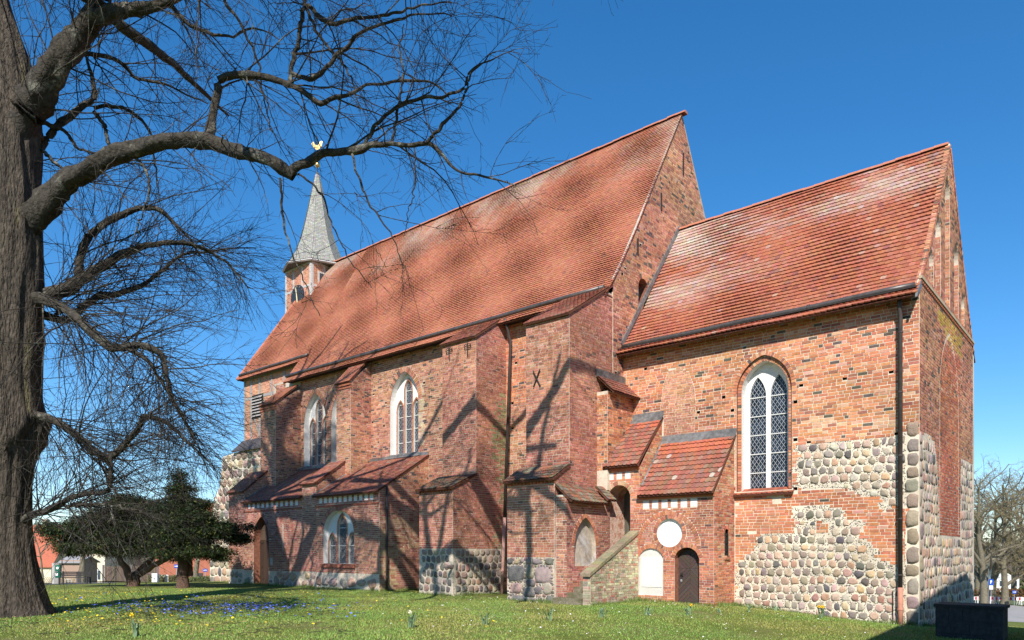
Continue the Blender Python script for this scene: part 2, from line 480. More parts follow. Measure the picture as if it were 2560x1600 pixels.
class Roof:
    """a roof slope: profile = [(a, z)...] from drip edge to ridge; mapping (u, a, z) -> place"""
    def __init__(s, prof, mp=lambda u, a, z: (u, a, z), up=1):
        s.p = np.array(prof, float); s.mp = mp
        seg = np.hypot(*(s.p[1:] - s.p[:-1]).T); s.c = np.concatenate(([0], np.cumsum(seg))); s.len = s.c[-1]
        s.tan = (s.p[1:] - s.p[:-1]) / seg[:, None]
    def at(s, x):
        i = min(len(s.tan) - 1, max(0, int(np.searchsorted(s.c, x, side='right') - 1)))
        q = s.p[i] + s.tan[i] * (x - s.c[i])
        return q, s.tan[i]
    def P(s, u, x, lift=0.0):
        q, t = s.at(x)
        n = (-t[1], t[0])               # outwards: away from the ridge side, upwards
        return s.mp(u, q[0] + n[0] * lift, q[1] + n[1] * lift)
def tiles(rf, u0f, u1f, parent, e=.14, w=.17, palf=None, seed=1, solo=0, s0=0.0, s1=None, mat=None, lift=.022, sag=.22, name='roof_tile', thick=.016, deck=True, wave=.006):
    r = random.Random(seed); mat = mat or M_TILE
    s1 = s1 if s1 is not None else rf.len
    rec = []; n = int((s1 - s0) / e)
    ph = [r.uniform(0, 6.28) for _ in range(6)]
    for k in range(n):
        sb = s0 + k * e; st = min(s1, sb + e * 1.35)
        ua, ub = u0f(sb + e * .5), u1f(sb + e * .5)
        u = ua - (w * .5 if k % 2 else 0) + r.uniform(-.01, .01)
        while u < ub - .02:
            a, b = max(ua, u + .002), min(ub, u + w - .002)
            if b - a > .02:
                rec.append((sb, st, a, b, k))
            u += w
    if solo:
        def size(q):
            t, x, y = scr(rf.P((q[2] + q[3]) / 2, q[0]))
            return (q[3] - q[2]) / (t * t) if (0 < x < 2560 and 0 < y < 1600) else 0
        keep = set(sorted(range(len(rec)), key=lambda i: -size(rec[i]))[:solo])
    else: keep = ()
    rest = Acc()
    for i, (sb, st, a, b, k) in enumerate(rec):
        lf = lift + r.uniform(-.004, .006) + (wave * math.sin(a * 1.7 + ph[0] + k * .13) + wave * math.sin(a * .61 + ph[1] - k * .21))
        lf = max(.012, lf)
        sk = r.uniform(-.004, .004)
        fr = (0, .3, .7, 1.0)
        bot = [(a + (b - a) * f, sb + e * sag * (2 * f - 1) ** 2 + sk) for f in fr]
        vs = [rf.P(x, y, lf + thick) for x, y in bot] + [rf.P(b, st, .006 + thick), rf.P(a, st, .006 + thick)] + [rf.P(x, y, lf - .004) for x, y in bot]
        fs = [(0, 1, 2, 3, 4, 5), (6, 7, 1, 0), (7, 8, 2, 1), (8, 9, 3, 2), (0, 5, 6), (3, 9, 4)]
        c = palf((a + b) / 2, (sb - s0) / max(.01, s1 - s0), r)
        if i in keep:
            q = Acc(); q.add(vs, fs, c); obj(name, q, mat, parent)
        else:
            rest.add(vs, fs, c)
    if rest.v: obj('tile_courses', rest, mat, parent, stuff=True)
def deck(acc, rf, u0f, u1f, s0=0.0, n=10, lift=0.0, thick=.05):
    ss = [s0 + (rf.len - s0) * i / n for i in range(n + 1)]
    vs = []
    for s in ss:
        vs += [rf.P(u0f(s), s, lift), rf.P(u1f(s), s, lift), rf.P(u0f(s), s, lift - thick), rf.P(u1f(s), s, lift - thick)]
    fs = []
    for i in range(n):
        q = 4 * i
        fs += [(q, q + 1, q + 5, q + 4), (q + 2, q + 6, q + 7, q + 3), (q, q + 4, q + 6, q + 2), (q + 1, q + 3, q + 7, q + 5)]
    fs += [(0, 2, 3, 1), (4 * n, 4 * n + 1, 4 * n + 3, 4 * n + 2)]
    acc.add(vs, fs)
def tube(acc, pts, rad, sides=8, col=None, cap=True):
    P = [Vector(p) for p in pts]; n = len(P)
    if not hasattr(rad, '__len__'): rad = [rad] * n
    base = len(acc.v); prev = None
    for i in range(n):
        t = (P[min(n - 1, i + 1)] - P[max(0, i - 1)]).normalized()
        ref = prev if prev is not None else (Vector((0, 0, 1)) if abs(t.z) < .9 else Vector((1, 0, 0)))
        x = (ref - t * ref.dot(t)).normalized(); y = t.cross(x); prev = x
        for k in range(sides):
            a = 2 * math.pi * k / sides
            acc.v.append(tuple(P[i] + (x * math.cos(a) + y * math.sin(a)) * rad[i]))
    fs = []
    for i in range(n - 1):
        for k in range(sides):
            k2 = (k + 1) % sides
            fs.append((base + i * sides + k, base + i * sides + k2, base + (i + 1) * sides + k2, base + (i + 1) * sides + k))
    if cap:
        fs.append(tuple(base + k for k in reversed(range(sides)))); fs.append(tuple(base + (n - 1) * sides + k for k in range(sides)))
    acc.f.extend(fs)
    if col is not None: acc.c.extend([col] * len(fs))
# ================================================================== GROUND
def ground_mesh():
    acc = Acc()
    def axis(lo, hi, fine_lo, fine_hi, fine, coarse):
        a = list(np.arange(fine_lo, fine_hi + .01, fine)); x = fine_hi; st = fine
        while x < hi:
            st *= 1.35; x += st; a.append(min(x, hi))
        x = fine_lo; st = fine; b = []
        while x > lo:
            st *= 1.35; x -= st; b.append(max(x, lo))
        return list(reversed(b)) + a
    xs = axis(-900, 900, -72, 6, 1.5, 40); ys = axis(-900, 1200, -4, 44, 1.5, 40)
    r = random.Random(2)
    vs = []
    for y in ys:
        for x in xs:
            z = gz(x, y)
            if -70 < x < 10 and -5 < y < 40: z += .012 * math.sin(x * 1.1 + y * .7) + .012 * math.sin(x * .5 - y * 1.3)
            vs.append((x, y, z - .004))
    nx = len(xs)
    fs = [(j * nx + i, j * nx + i + 1, (j + 1) * nx + i + 1, (j + 1) * nx + i) for j in range(len(ys) - 1) for i in range(nx - 1)]
    acc.add(vs, fs)
    return acc
m = bpy.data.materials.new('lawn_soil_and_turf'); MATS['lawn'] = m
m.use_nodes = True
nt = m.node_tree; N = nt.nodes; L = nt.links
b = N['Principled BSDF']; b.inputs['Roughness'].default_value = 1.0; b.inputs['Specular IOR Level'].default_value = .05
tc = N.new('ShaderNodeTexCoord')
def nz(scale, det=6, rough=.65):
    t = N.new('ShaderNodeTexNoise'); t.inputs['Scale'].default_value = scale; t.inputs['Detail'].default_value = det; t.inputs['Roughness'].default_value = rough
    L.new(tc.outputs['Object'], t.inputs['Vector']); return t
def ramp(src, stops):
    rp = N.new('ShaderNodeValToRGB'); L.new(src, rp.inputs[0])
    while len(rp.color_ramp.elements) < len(stops): rp.color_ramp.elements.new(.5)
    for e, (p, c) in zip(rp.color_ramp.elements, stops): e.position = p; e.color = (*c, 1)
    return rp
n1 = nz(.45); n2 = nz(5); n3 = nz(40)
r1 = ramp(n1.outputs['Fac'], [(.34, (.11, .145, .03)), (.5, (.155, .19, .042)), (.66, (.24, .19, .10))])
r2 = ramp(n2.outputs['Fac'], [(.36, (.095, .13, .026)), (.52, (.17, .20, .045)), (.66, (.25, .205, .105))])
mx = N.new('ShaderNodeMixRGB'); mx.inputs[0].default_value = .5
L.new(r1.outputs[0], mx.inputs[1]); L.new(r2.outputs[0], mx.inputs[2])
mr = N.new('ShaderNodeMapRange'); mr.inputs[1].default_value = .3; mr.inputs[2].default_value = .7; mr.inputs[3].default_value = .65; mr.inputs[4].default_value = 1.3
L.new(n3.outputs['Fac'], mr.inputs[0])
sc = N.new('ShaderNodeVectorMath'); sc.operation = 'SCALE'; L.new(mx.outputs[0], sc.inputs[0]); L.new(mr.outputs[0], sc.inputs[3])
L.new(sc.outputs[0], b.inputs['Base Color'])
bp = N.new('ShaderNodeBump'); bp.inputs['Strength'].default_value = .8; bp.inputs['Distance'].default_value = .05
L.new(n3.outputs['Fac'], bp.inputs['Height']); L.new(bp.outputs[0], b.inputs['Normal'])
g = obj('ground', ground_mesh(), m); g['kind'] = 'structure'

# ================================================================== CHURCH
YC, XE, XG, YN, YP, YA = 23.1, -4.68, -14.4, 22.4, 21.55, 19.59
YM, YMC = 27.6, 27.45
church = thing('church', 'medieval red brick and fieldstone village church with steep clay tile roofs', 'church', (-23.0, 27.5, 0.0), world=True)

# ---------------------------------------------------------------- windows
def lattice(acc, W, u0, u1, v0, v1, d, du=.135, dv=.20, wd=.011):
    k = dv / du                         # diagonal leads, clipped to the light
    def line(c, s):
        pts = []
        for u in (u0, u1):
            v = c + s * k * (u - u0)
            if v0 <= v <= v1: pts.append((u, v))
        for v in (v0, v1):
            u = u0 + (v - c) / (s * k)
            if u0 < u < u1: pts.append((u, v))
        if len(pts) < 2: return
        (a, b), (c2, d2) = pts[0], pts[1]
        l = math.hypot(c2 - a, d2 - b)
        if l < .03: return
        nx, ny = -(d2 - b) / l * wd / 2, (c2 - a) / l * wd / 2
        q = [(a + nx, b + ny), (c2 + nx, d2 + ny), (c2 - nx, d2 - ny), (a - nx, b - ny)]
        acc.add([W.P(x, y, d) for x, y in q], [(0, 1, 2, 3)])
    c = v0 - k * (u1 - u0)
    while c < v1: line(c, 1); c += dv
    c = v0
    while c < v1 + k * (u1 - u0): line(c, -1); c += dv
def panes(acc, W, u0, u1, v0, v1, d, du=.135, dv=.20, seed=1, tint=None):
    r = random.Random(seed)
    nu = int((u1 - u0) / (du / 1)) + 2; nv = int((v1 - v0) / dv) + 2
    cols = tint or [(.018, .026, .04), (.012, .017, .026), (.03, .042, .06), (.02, .03, .048), (.008, .01, .014)]
    for i in range(nu * 2):
        for j in range(nv):
            uc = u0 + i * du / 2 * 1.0; vc = v0 + (j + (.5 if i % 2 else 0)) * dv
            if uc > u1 or vc > v1: continue
            tu, tv = r.uniform(-.004, .004), r.uniform(-.004, .004)
            q = [(uc - du / 2, vc, -tu), (uc, vc - dv / 2, -tv), (uc + du / 2, vc, tu), (uc, vc + dv / 2, tv)]
            q = [(min(u1, max(u0, a)), min(v1, max(v0, b_)), c) for a, b_, c in q]
            acc.add([W.P(a, b_, d + c) for a, b_, c in q], [(0, 1, 2, 3)], r.choice(cols))
def glazing(parent, W, u0, u1, v0, va, d, du, dv, seed, bars=.55, tint=None):
    pa = Acc(); panes(pa, W, u0, u1, v0, va, d, du, dv, seed, tint); obj('glass_panes', pa, M_GLASS, parent, stuff=True)
    la = Acc(); lattice(la, W, u0, u1, v0, va, d + .012, du, dv); obj('leading', la, M_CAME, parent)
    v = v0 + bars
    while v < va - .1:
        k = Acc(); wbox(k, W, u0, u1, v - .016, v + .016, d + .012, d + .035, back=True); obj('saddle_bar', k, M_BAR, parent); v += bars
def make_window(W, uc, hw, sill, spring, apex, lights, depth=.42, ring=.26, palf=PAL_NAVE, brick_mullion=True, du=.12, dv=.19, seed=1, order=0.0, bars=.55, label=None, tint=None):
    win = Acc(); reveal(win, W, lancet(uc, hw, sill, spring, apex), -.002 - (.10 if order else 0), -depth - .05)
    wo = obj('window', win, M_WHITE, church)
    if label: wo['label'] = label
    holes = [lancet(uc + o, h, sill + .03, s, a, 8) for o, h, s, a in lights]
    k = Acc(); plate(k, W, lancet(uc, hw + .004, sill, spring, apex + .004), holes, -depth + .10, -depth, hole_sides=True); obj('tracery', k, M_WHITE, wo)
    if brick_mullion:
        mo = Acc(); bk = Acc()
        for i, (o, h, s, a) in enumerate(lights):
            rg = .075
            plate(mo, W, lancet(uc + o, h + rg, sill, s, a + rg * 1.5, 8), [lancet(uc + o, h, sill + .03, s, a, 8)], -depth + .135, -depth + .09, hole_sides=True)
            voussoirs(bk, W, lancet(uc + o, h + .006, sill + .03, s, a + .006, 8), rg - .012, .1, .014, -depth + .13, -depth + .15, PAL_BUTT, seed + i)
        obj('mullion_mortar', mo, M_MORTAR, wo); obj('brick_mullions', bk, M_BRICK, wo, stuff=True)
    for i, (o, h, s, a) in enumerate(lights):
        glazing(wo, W, uc + o - h - .02, uc + o + h + .02, sill + .01, a + .03, -depth + .03, du, dv, seed * 7 + i, bars, tint)
    rk = Acc()
    voussoirs(rk, W, arch_pts(uc, hw + order, spring, apex + order * 1.25), ring, .095, .016, -.012, .012, palf, seed + 20)
    obj('arch_ring', rk, M_BRICK, wo, stuff=True)
    return wo
def ring_zone(uc, hw, spring, apex, ring):
    a = grow_loop(arch_pts(uc, hw, spring, apex), ring)
    return [(a[0][0], spring - .02)] + a + [(a[-1][0], spring - .02)]

# ---------------------------------------------------------------- choir, south wall
Wc = WS(YC)
CW = dict(uc=-9.15, hw=.765, sill=3.62, spring=6.85, apex=7.82)
ORD = .14
hole_cw = lancet(CW['uc'], CW['hw'] + ORD, CW['sill'], CW['spring'], CW['apex'] + ORD * 1.25)
ringz_cw = ring_zone(CW['uc'], CW['hw'] + ORD, CW['spring'], CW['apex'] + ORD * 1.25, .13)
def pxpoly(pts, f, k): return [f(x, y, k) for x, y in pts]
stone_up = pxpoly([(1994, 1110), (2064, 1104), (2162, 1095), (2242, 1090), (2262, 1082), (2310, 1082), (2310, 1276), (2264, 1274), (2248, 1262), (2213, 1279), (2190, 1245), (2150, 1238), (2116, 1219), (1986, 1223)], SY, YC)
stone_lo = pxpoly([(1986, 1268), (2064, 1262), (2116, 1273), (2116, 1296), (2159, 1308), (2159, 1348), (2190, 1377), (2214, 1406), (2248, 1411), (2262, 1405), (2266, 1275), (2310, 1276), (2310, 1640), (1830, 1640), (1837, 1407), (1874, 1394), (1887, 1355), (1921, 1331), (1986, 1331)], SY, YC)
patch_b = pxpoly([(2040, 1305), (2040, 1331), (2072, 1331), (2072, 1305)], SY, YC)
quoin_u = SY(2264, 1300, YC)[0]
putlogs = [SY(x, y, YC) for x, y in [(1614, 922), (1809, 993), (1746, 1031), (1831, 1026), (2003, 963), (2112, 946), (1980, 1006), (1980, 1100), (2022, 1104), (2228, 929), (2242, 1083), (1834, 1222), (1981, 1222)]]
putlogs = [(u if abs(u - CW['uc']) > CW['hw'] + ORD + .1 or v > 7.2 else CW['uc'] + math.copysign(CW['hw'] + ORD + .11, u - CW['uc']), v) for u, v in putlogs]
def is_hole(us, v, hs, a=.07, b=.055):
    m = np.zeros(len(us), bool)
    for u, w in hs:
        if abs(v - w) < b: m |= np.abs(us - u) < a
    return m
blocked = pxpoly([(1648, 1150), (1650, 1030), (1658, 965), (1672, 925), (1700, 918), (1722, 930), (1735, 965), (1740, 1005), (1737, 1050), (1735, 1150)], SY, YC)
def porch_cover(us, v):                 # what the porches hide
    m = (us < -10.1) & (v < 3.5)
    m |= (us < -10.1) & (us > -12.85) & (v < 5.55)
    m |= (us < -12.75) & (v < 6.45)
    return m
def choir_stone(us, v):                  # ragged edges between fieldstone and brick
    u2 = us + .10 * math.sin(v * 9.1 + .6) + .07 * math.sin(v * 21 + 1) * (us < quoin_u - .3); v2 = v
    u2 = np.where(us > quoin_u - .05, us, u2)
    return (in_poly(u2, v2, stone_up) | in_poly(u2, v2, stone_lo)) & ~in_poly(us, v, patch_b)
def choir_brick(us, v):
    m = (us > XG) & (us < XE) & (v < 9.05)
    m &= ~choir_stone(us, v) & ~in_poly(us, v, hole_cw) & ~in_poly(us, v, ringz_cw) & ~porch_cover(us, v) & ~is_hole(us, v, putlogs)
    m &= ~((np.abs(us - CW['uc']) < 1.08) & (abs(v - 3.56) < .08))
    return m
pp = [rect(u - .065, u + .065, v - .05, v + .05) for u, v in putlogs]
k = Acc(); plate(k, Wc, [(XG, -.8), (XG, 9.1), (XE, 9.1), (XE, -.8)], [hole_cw] + pp, 0, -.35, sides=False)
cw = obj('choir_wall', k, M_MORTAR_S, church)
for q in pp: k = Acc(); reveal(k, Wc, q, 0, -.2, back=True); obj('putlog_hole', k, M_DECK, cw)
ru = random.Random(4)
def palf_choir(u, v, r):
    if in_poly(np.array([u]), v, blocked)[0]: return PAL_PATCH(u, v, r)
    if v < 3.4 and u < -8.6:
        if r.random() < .06 + .8 * sstep(.9, 1.7, math.sin(u * 2.9 + 1) + math.sin(v * 3.7 + u * 2) + .3): return None
        return jit((.54, .225, .12), r) if r.random() < .75 else PAL_CHOIR(u, v, r)
    if v < 3.4 and r.random() < .7: return jit((.55, .215, .10), r)
    if 5.2 < v < 6.3 and u > -7.6 and math.sin(u * 3.1) + math.sin(v * 5.0 + u) > 1.25: return jit((.62, .34, .21), r)
    return PAL_CHOIR(u, v, r)
recs = []
lay(recs, Wc, lambda us, v: choir_brick(us, v) & ~in_poly(us, v, blocked), XG, XE, -.6, 9.05, .0945, (.285, .285, .14), .018, palf_choir, 11)
lay(recs, Wc, lambda us, v: choir_brick(us, v) & in_poly(us, v, blocked), XG, -11, 4.6, 8.4, .078, (.24, .24, .115), .015, palf_choir, 12)
put_bricks(recs, cw, 300)
stones(Wc, lambda us, v: choir_stone(us, v) & (us < quoin_u) & ~is_hole(us, v, putlogs, .09, .07), -10.1, quoin_u, -.62, 5.35, cw, (.21, .29), (.19, .36), .052, stone_pal, 21, solo=300, pebbles=5500, bulge=.09)
rq = random.Random(31)
v = -.75
while v < 5.0:                          # quoins of the choir's south-east corner
    h = rq.uniform(.32, .55); w = (XE - quoin_u) * rq.uniform(.86, 1.04)
    if not (2.65 < v + h / 2 < 2.95):
        k = Acc(); add_stone(k, Wc, XE - w / 2 - .005, v + h / 2, w / 2 - .005, h / 2 - .015, rq, jit(rq.choice([(.30, .225, .18), (.27, .23, .19), (.33, .26, .20), (.24, .21, .175)]), rq, .1), .035, sq=5)
        obj('corner_stone', k, M_STONE, cw, smooth=True)
    v += h
# choir window with its stepped brick order and white tracery
wdw = make_window(Wc, CW['uc'], CW['hw'], CW['sill'], CW['spring'], CW['apex'], [(-.345, .275, 6.72, 7.40), (.345, .275, 6.72, 7.40)], .50, .13, PAL_CHOIR, False, .132, .19, 41, ORD, .62)
k = Acc(); l1, l2 = hole_cw, lancet(CW['uc'], CW['hw'], CW['sill'], CW['spring'], CW['apex']); n = len(l1)
k.add([Wc.P(u, v, -.10) for u, v in l1 + l2], [(i, i + 1, n + i + 1, n + i) for i in range(n - 1)]); obj('jamb_mortar', k, M_MORTAR, wdw)
k = Acc(); reveal(k, Wc, hole_cw, 0, -.11)
obj('jamb_step', k, mk('brick_edge', (.27, .11, .068), .95, noise=(12, .6, 1.3)), wdw)
k = Acc(); voussoirs(k, Wc, lancet(CW['uc'], CW['hw'] + .008, CW['sill'] + .03, CW['spring'], CW['apex'] + .008), ORD - .014, .0945, .018, -.11, -.085, PAL_CHOIR, 43); obj('jamb_bricks', k, M_BRICK, wdw, stuff=True)
rf = Roof([(YC - .14, 3.50), (YC + .35, 3.72)])
k = Acc(); deck(k, rf, lambda s: CW['uc'] - 1.02, lambda s: CW['uc'] + .96, n=1, thick=.06); sl = obj('window_sill', k, M_DECK, wdw)
def pal_tile(palette, w):
    cum = np.cumsum(w) / sum(w)
    def f(u, s, r):
        x = r.random()
        for c, t in zip(palette, cum):
            if x <= t: return jit(c, r, .13)
        return palette[0]
    return f
PT_SILL = pal_tile([(.36, .11, .06), (.28, .09, .055)], (1, 1))
tiles(rf, lambda s: CW['uc'] - 1.04, lambda s: CW['uc'] + .98, sl, .24, .17, PT_SILL, 5, name='sill_tile', solo=99)

# ---------------------------------------------------------------- choir, east wall and gable
We = WE(XE)
CPROF = [(22.62, 8.78), (23.0, 9.12), (23.42, 9.55), (24.15, 10.39), (24.9, 11.37), (YMC, 14.92)]
def prof_z(prof, y): return float(np.interp(y, [p[0] for p in prof], [p[1] for p in prof]))
YCN = 2 * YMC - YC
gable_c = [(YC, -.9)] + [(y, z - .02) for y, z in CPROF if y >= YC + .0] 
gable_c = [(YC, -2.5), (YC, 9.2)] + [(y, z) for y, z in CPROF[2:]] + [(2 * YMC - y, z) for y, z in reversed(CPROF[2:-1])] + [(YCN, 9.2), (YCN, -2.5)]
nich = []
for apx, hw in (((2368.5, 440), .40), ((2345, 529), .40), ((2328, 615), .33), ((2390.5, 606), .40), ((2407, 730), .30)):
    y, z = EX(*apx, XE); nich.append((y, z, hw))
niche_loops = [lancet(y, hw, 9.62, max(9.9, z - hw * 1.5), z, 6) for y, z, hw in nich]
est = lambda pts: pxpoly(pts, EX, XE)
e_stone = [est([(2297, 1080), (2325, 1090), (2336, 1105), (2342, 1160), (2346, 1250), (2349, 1342), (2400, 1345), (2402, 1147), (2440, 1164), (2446, 1640), (2290, 1640)])]
eputs = [EX(x, y, XE) for x, y in [(2312, 733), (2341, 769), (2364, 797), (2386, 823), (2310, 890), (2345, 905), (2346, 935), (2404, 938), (2347, 1020), (2404, 1016), (2365, 1200), (2384, 1213)]]
eputs = [q for q in eputs if YC + .2 < q[0] < YCN - .2]
def east_stone(us, v): return in_poly(us, v, e_stone[0]) & (us < YCN)
def east_brick(us, v):
    m = in_poly(us, v, gable_c) & ~east_stone(us, v) & ~is_hole(us, v, eputs, .07, .05)
    for l in niche_loops: m &= ~in_poly(us, v, l)
    m &= ~(in_poly(us, v, lancet(27.4, 1.59, 2.3, 6.6, 8.78, 14)) & ~in_poly(us, v, lancet(27.4, 1.52, 2.3, 6.6, 8.68, 14)))
    if 9.28 < v < 9.46: m &= False
    return m
eh = [rect(u - .065, u + .065, v - .05, v + .05) for u, v in eputs]
k = Acc(); plate(k, We, gable_c, niche_loops + eh, 0, -.3, sides=False); ew = obj('choir_gable_wall', k, M_MORTAR, church)
for q in eh: k = Acc(); reveal(k, We, q, 0, -.2, back=True); obj('putlog_hole', k, M_DECK, ew)
lichen = est([(2340, 758), (2360, 782), (2385, 812), (2405, 838), (2404, 900), (2380, 872), (2362, 842), (2345, 800)])
def palf_east(u, v, r):
    if in_poly(np.array([u]), v, lichen)[0] and r.random() < .8: return jit((.46, .29, .07), r, .2)
    if 26.0 < u < 29.3 and v < 8.3 and r.random() < .8: return jit(r.choice([(.46, .15, .075), (.40, .13, .07), (.34, .11, .07)]), r)
    return PAL_GABLE(u, v, r)
recs = []
lay(recs, We, east_brick, YC, YCN, -1.8, 15, .0945, (.285, .285, .14), .018, palf_east, 51)
put_bricks(recs, ew)
stones(We, lambda us, v: east_stone(us, v) & (us > YC + .3), YC, YCN, -1.9, 5.2, ew, (.26, .36), (.26, .44), .06, stone_pal, 53, solo=120, pebbles=600, bulge=.07)
rq = random.Random(33); v = -.75
while v < 4.9:
    h = rq.uniform(.32, .55); k = Acc(); w = rq.uniform(.3, .42)
    add_stone(k, We, YC + w / 2 + .01, v + h / 2, w / 2, h / 2 - .015, rq, jit((.31, .25, .20), rq, .15), .03, sq=5); obj('corner_stone', k, M_STONE, ew, smooth=True); v += h
for y, z, hw in nich:                   # blind lancets of the gable
    k = Acc(); l = lancet(y, hw, 9.62, max(9.9, z - hw * 1.5), z, 6)
    reveal(k, We, l, 0, -.28); n_ = obj('blind_lancet', k, M_MORTAR, ew)
    k = Acc(); plate(k, We, l, (), -.27, -.3, sides=False); obj('niche_plaster', k, M_WHITE, n_) if False else k
    no = obj('niche_back', k, M_WHITE, ew)
    q = []
    Wj = WS(y + hw)                     # courses of the south-facing jamb
    lay(q, Wj, lambda us, v: (us < XE) & (us > XE - .27), XE - .28, XE, 9.62, z - hw * 1.4, .0945, (.27,), .018, PAL_GABLE, int(z * 100), proud=.008)
    Wb = WE(XE - .27)
    zz = z - hw * 1.5 - .5
    lay(q, Wb, lambda us, v: np.abs(us - y) < hw - .01, y - hw, y + hw, 9.62, zz, .0945, (.27, .14), .018, PAL_GABLE, int(z * 91), proud=.008)
    put_bricks(q, ew, name='niche_brickwork')
q = Acc()
y = YC + .05
while y < YCN - .1:                      # dentil string course under the gable
    wbox(q, We, y, y + .10, 9.28, 9.36, -.02, .05, jit((.40, .14, .075), ru)); y += .2
wbox(q, We, YC, YCN, 9.365, 9.45, -.02, .07, (.44, .36, .24))
obj('string_course', q, M_BRICK, ew, stuff=True)
q = Acc()
for side in (0, 1):                      # brick edging along the rake
    pr = [(y, z) for y, z in CPROF[1:]]
    pts = [(y, z - .10) for y, z in pr] if side == 0 else [(2 * YMC - y, z - .10) for y, z in reversed(pr)]
    voussoirs(q, We, pts, .15, .09, .02, -.1, .035, PAL_GABLE, 57 + side)
obj('rake_bricks', q, M_BRICK, ew, stuff=True)
q = Acc()
for side in (0, 1):
    pts = [(y, z + .06) for y, z in CPROF[1:]]
    if side: pts = [(2 * YMC - y, z) for y, z in reversed(pts)]
    tube(q, [We.P(y, z, -.03) for y, z in pts], .045, 5)
obj('rake_mortar', q, M_MORTAR_S, ew)
k = Acc(); plate(k, WS(YCN), [(XG, -.9), (XG, 9.1), (XE, 9.1), (XE, -.9)], (), -.002, -.3); obj('choir_north_wall', k, M_MORTAR, church)

# ---------------------------------------------------------------- nave, south wall
Wn = WS(YN)
NW = [dict(uc=-25.78, hw=.98, sill=6.16, spring=8.55, apex=10.02), dict(uc=-32.85, hw=.98, sill=6.16, spring=8.45, apex=10.02), dict(uc=-30.42, hw=.98, sill=6.16, spring=8.45, apex=9.95)]
n_holes = [lancet(w['uc'], w['hw'], w['sill'], w['spring'], w['apex']) for w in NW]
n_rings = [ring_zone(w['uc'], w['hw'], w['spring'], w['apex'], .27) for w in NW]
n_puts = [SY(x, y, YN) for x, y in [(1290, 907), (1281, 1008), (1060, 957), (1281, 1070), (960, 1065), (965, 1007), (754, 1017), (757, 1050), (755, 1100), (934, 985), (931, 1056), (823, 1006)]]
def off_windows(hs):
    out = []
    for u, v in hs:
        for w in NW:
            if abs(u - w['uc']) < w['hw'] + .1 and v < w['spring'] + .3: u = w['uc'] + math.copysign(w['hw'] + .12, u - w['uc'])
        if all(abs(u - a) > .3 or abs(v - b_) > .2 for a, b_ in out): out.append((u, v))
    return out
n_puts = [q for q in off_windows(n_puts) if -36.5 < q[0] < XG - .2]
BUTT = [dict(x0=-16.28, x1=XG - .02, yu=19.75, yl=18.94, xl0=-16.45, xl1=XG - .02, zu=9.62, zs=4.05, zt=4.56, pl=1.47, ztop=10.95),
        dict(x0=-21.38, x1=-19.52, yu=20.62, yl=19.36, xl0=-21.38, xl1=-19.52, zu=10.02, zs=4.08, zt=4.66, pl=1.78, ztop=10.9)]
B3 = dict(x0=-29.30, x1=-28.20, yu=21.2); B4 = dict(x0=-35.6, x1=-34.15, yu=20.9)
blind_n = [(-18.9, .38, 4.6, 6.2, 7.0)]
def nave_brick(us, v):
    m = (us > -36.6) & (us < XG) & (v < 11.0)
    for h in n_holes + n_rings: m &= ~in_poly(us, v, h)
    for bb in BUTT: m &= ~((us > bb['x0']) & (us < bb['x1']))
    for bb in (B3, B4): m &= ~((us > bb['x0']) & (us < bb['x1']))
    m &= ~((us < -24.1) & (v < 5.9)) & ~is_hole(us, v, n_puts)
    return m
pn = [rect(u - .065, u + .065, v - .05, v + .05) for u, v in n_puts]
k = Acc(); plate(k, Wn, [(-36.8, -.5), (-36.8, 11.05), (XG, 11.05), (XG, -.5)], n_holes + pn, 0, -.35, sides=False); nw = obj('nave_wall', k, M_MORTAR, church)
for q in pn: k = Acc(); reveal(k, Wn, q, 0, -.2, back=True); obj('putlog_hole', k, M_DECK, nw)
def palf_nave(u, v, r):
    if -24.75 < u < -24.45 and 6.4 < v < 9.2 and r.random() < .75: return jit((.55, .40, .27), r)
    if u > -19.5 and v > 7.6: return PAL_CHOIR(u, v, r)
    return PAL_NAVE(u, v, r)
recs = []
lay(recs, Wn, nave_brick, -36.6, XG, -.3, 11.0, .093, (.28, .28, .14), .017, palf_nave, 61)
put_bricks(recs, nw, 120)
for i, w in enumerate(NW):
    make_window(Wn, w['uc'], w['hw'], w['sill'], w['spring'], w['apex'], [(-.56, .215, 8.25, 8.72), (0, .235, 9.15, 9.66), (.56, .215, 8.25, 8.72)], .40, .26, PAL_NAVE, True, .115, .20, 71 + i * 5, 0.0, .60,
                label=['three-light pointed window nearest the big buttresses', 'three-light pointed window beside the western buttress', 'pointed window half hidden by a buttress'][i], tint=[(.02, .026, .036), (.035, .022, .022), (.012, .014, .02), (.03, .035, .045)] if i < 3 else None)
# nave sill flashings
for a, b2 in ((-27.0, -24.6), (-34.05, -29.45)):
    k = Acc(); rf = Roof([(YN - .12, 6.02), (YN + .02, 6.22)]); deck(k, rf, lambda s: a, lambda s: b2, n=1, thick=.05); obj('sill_flashing', k, M_LEAD, nw)

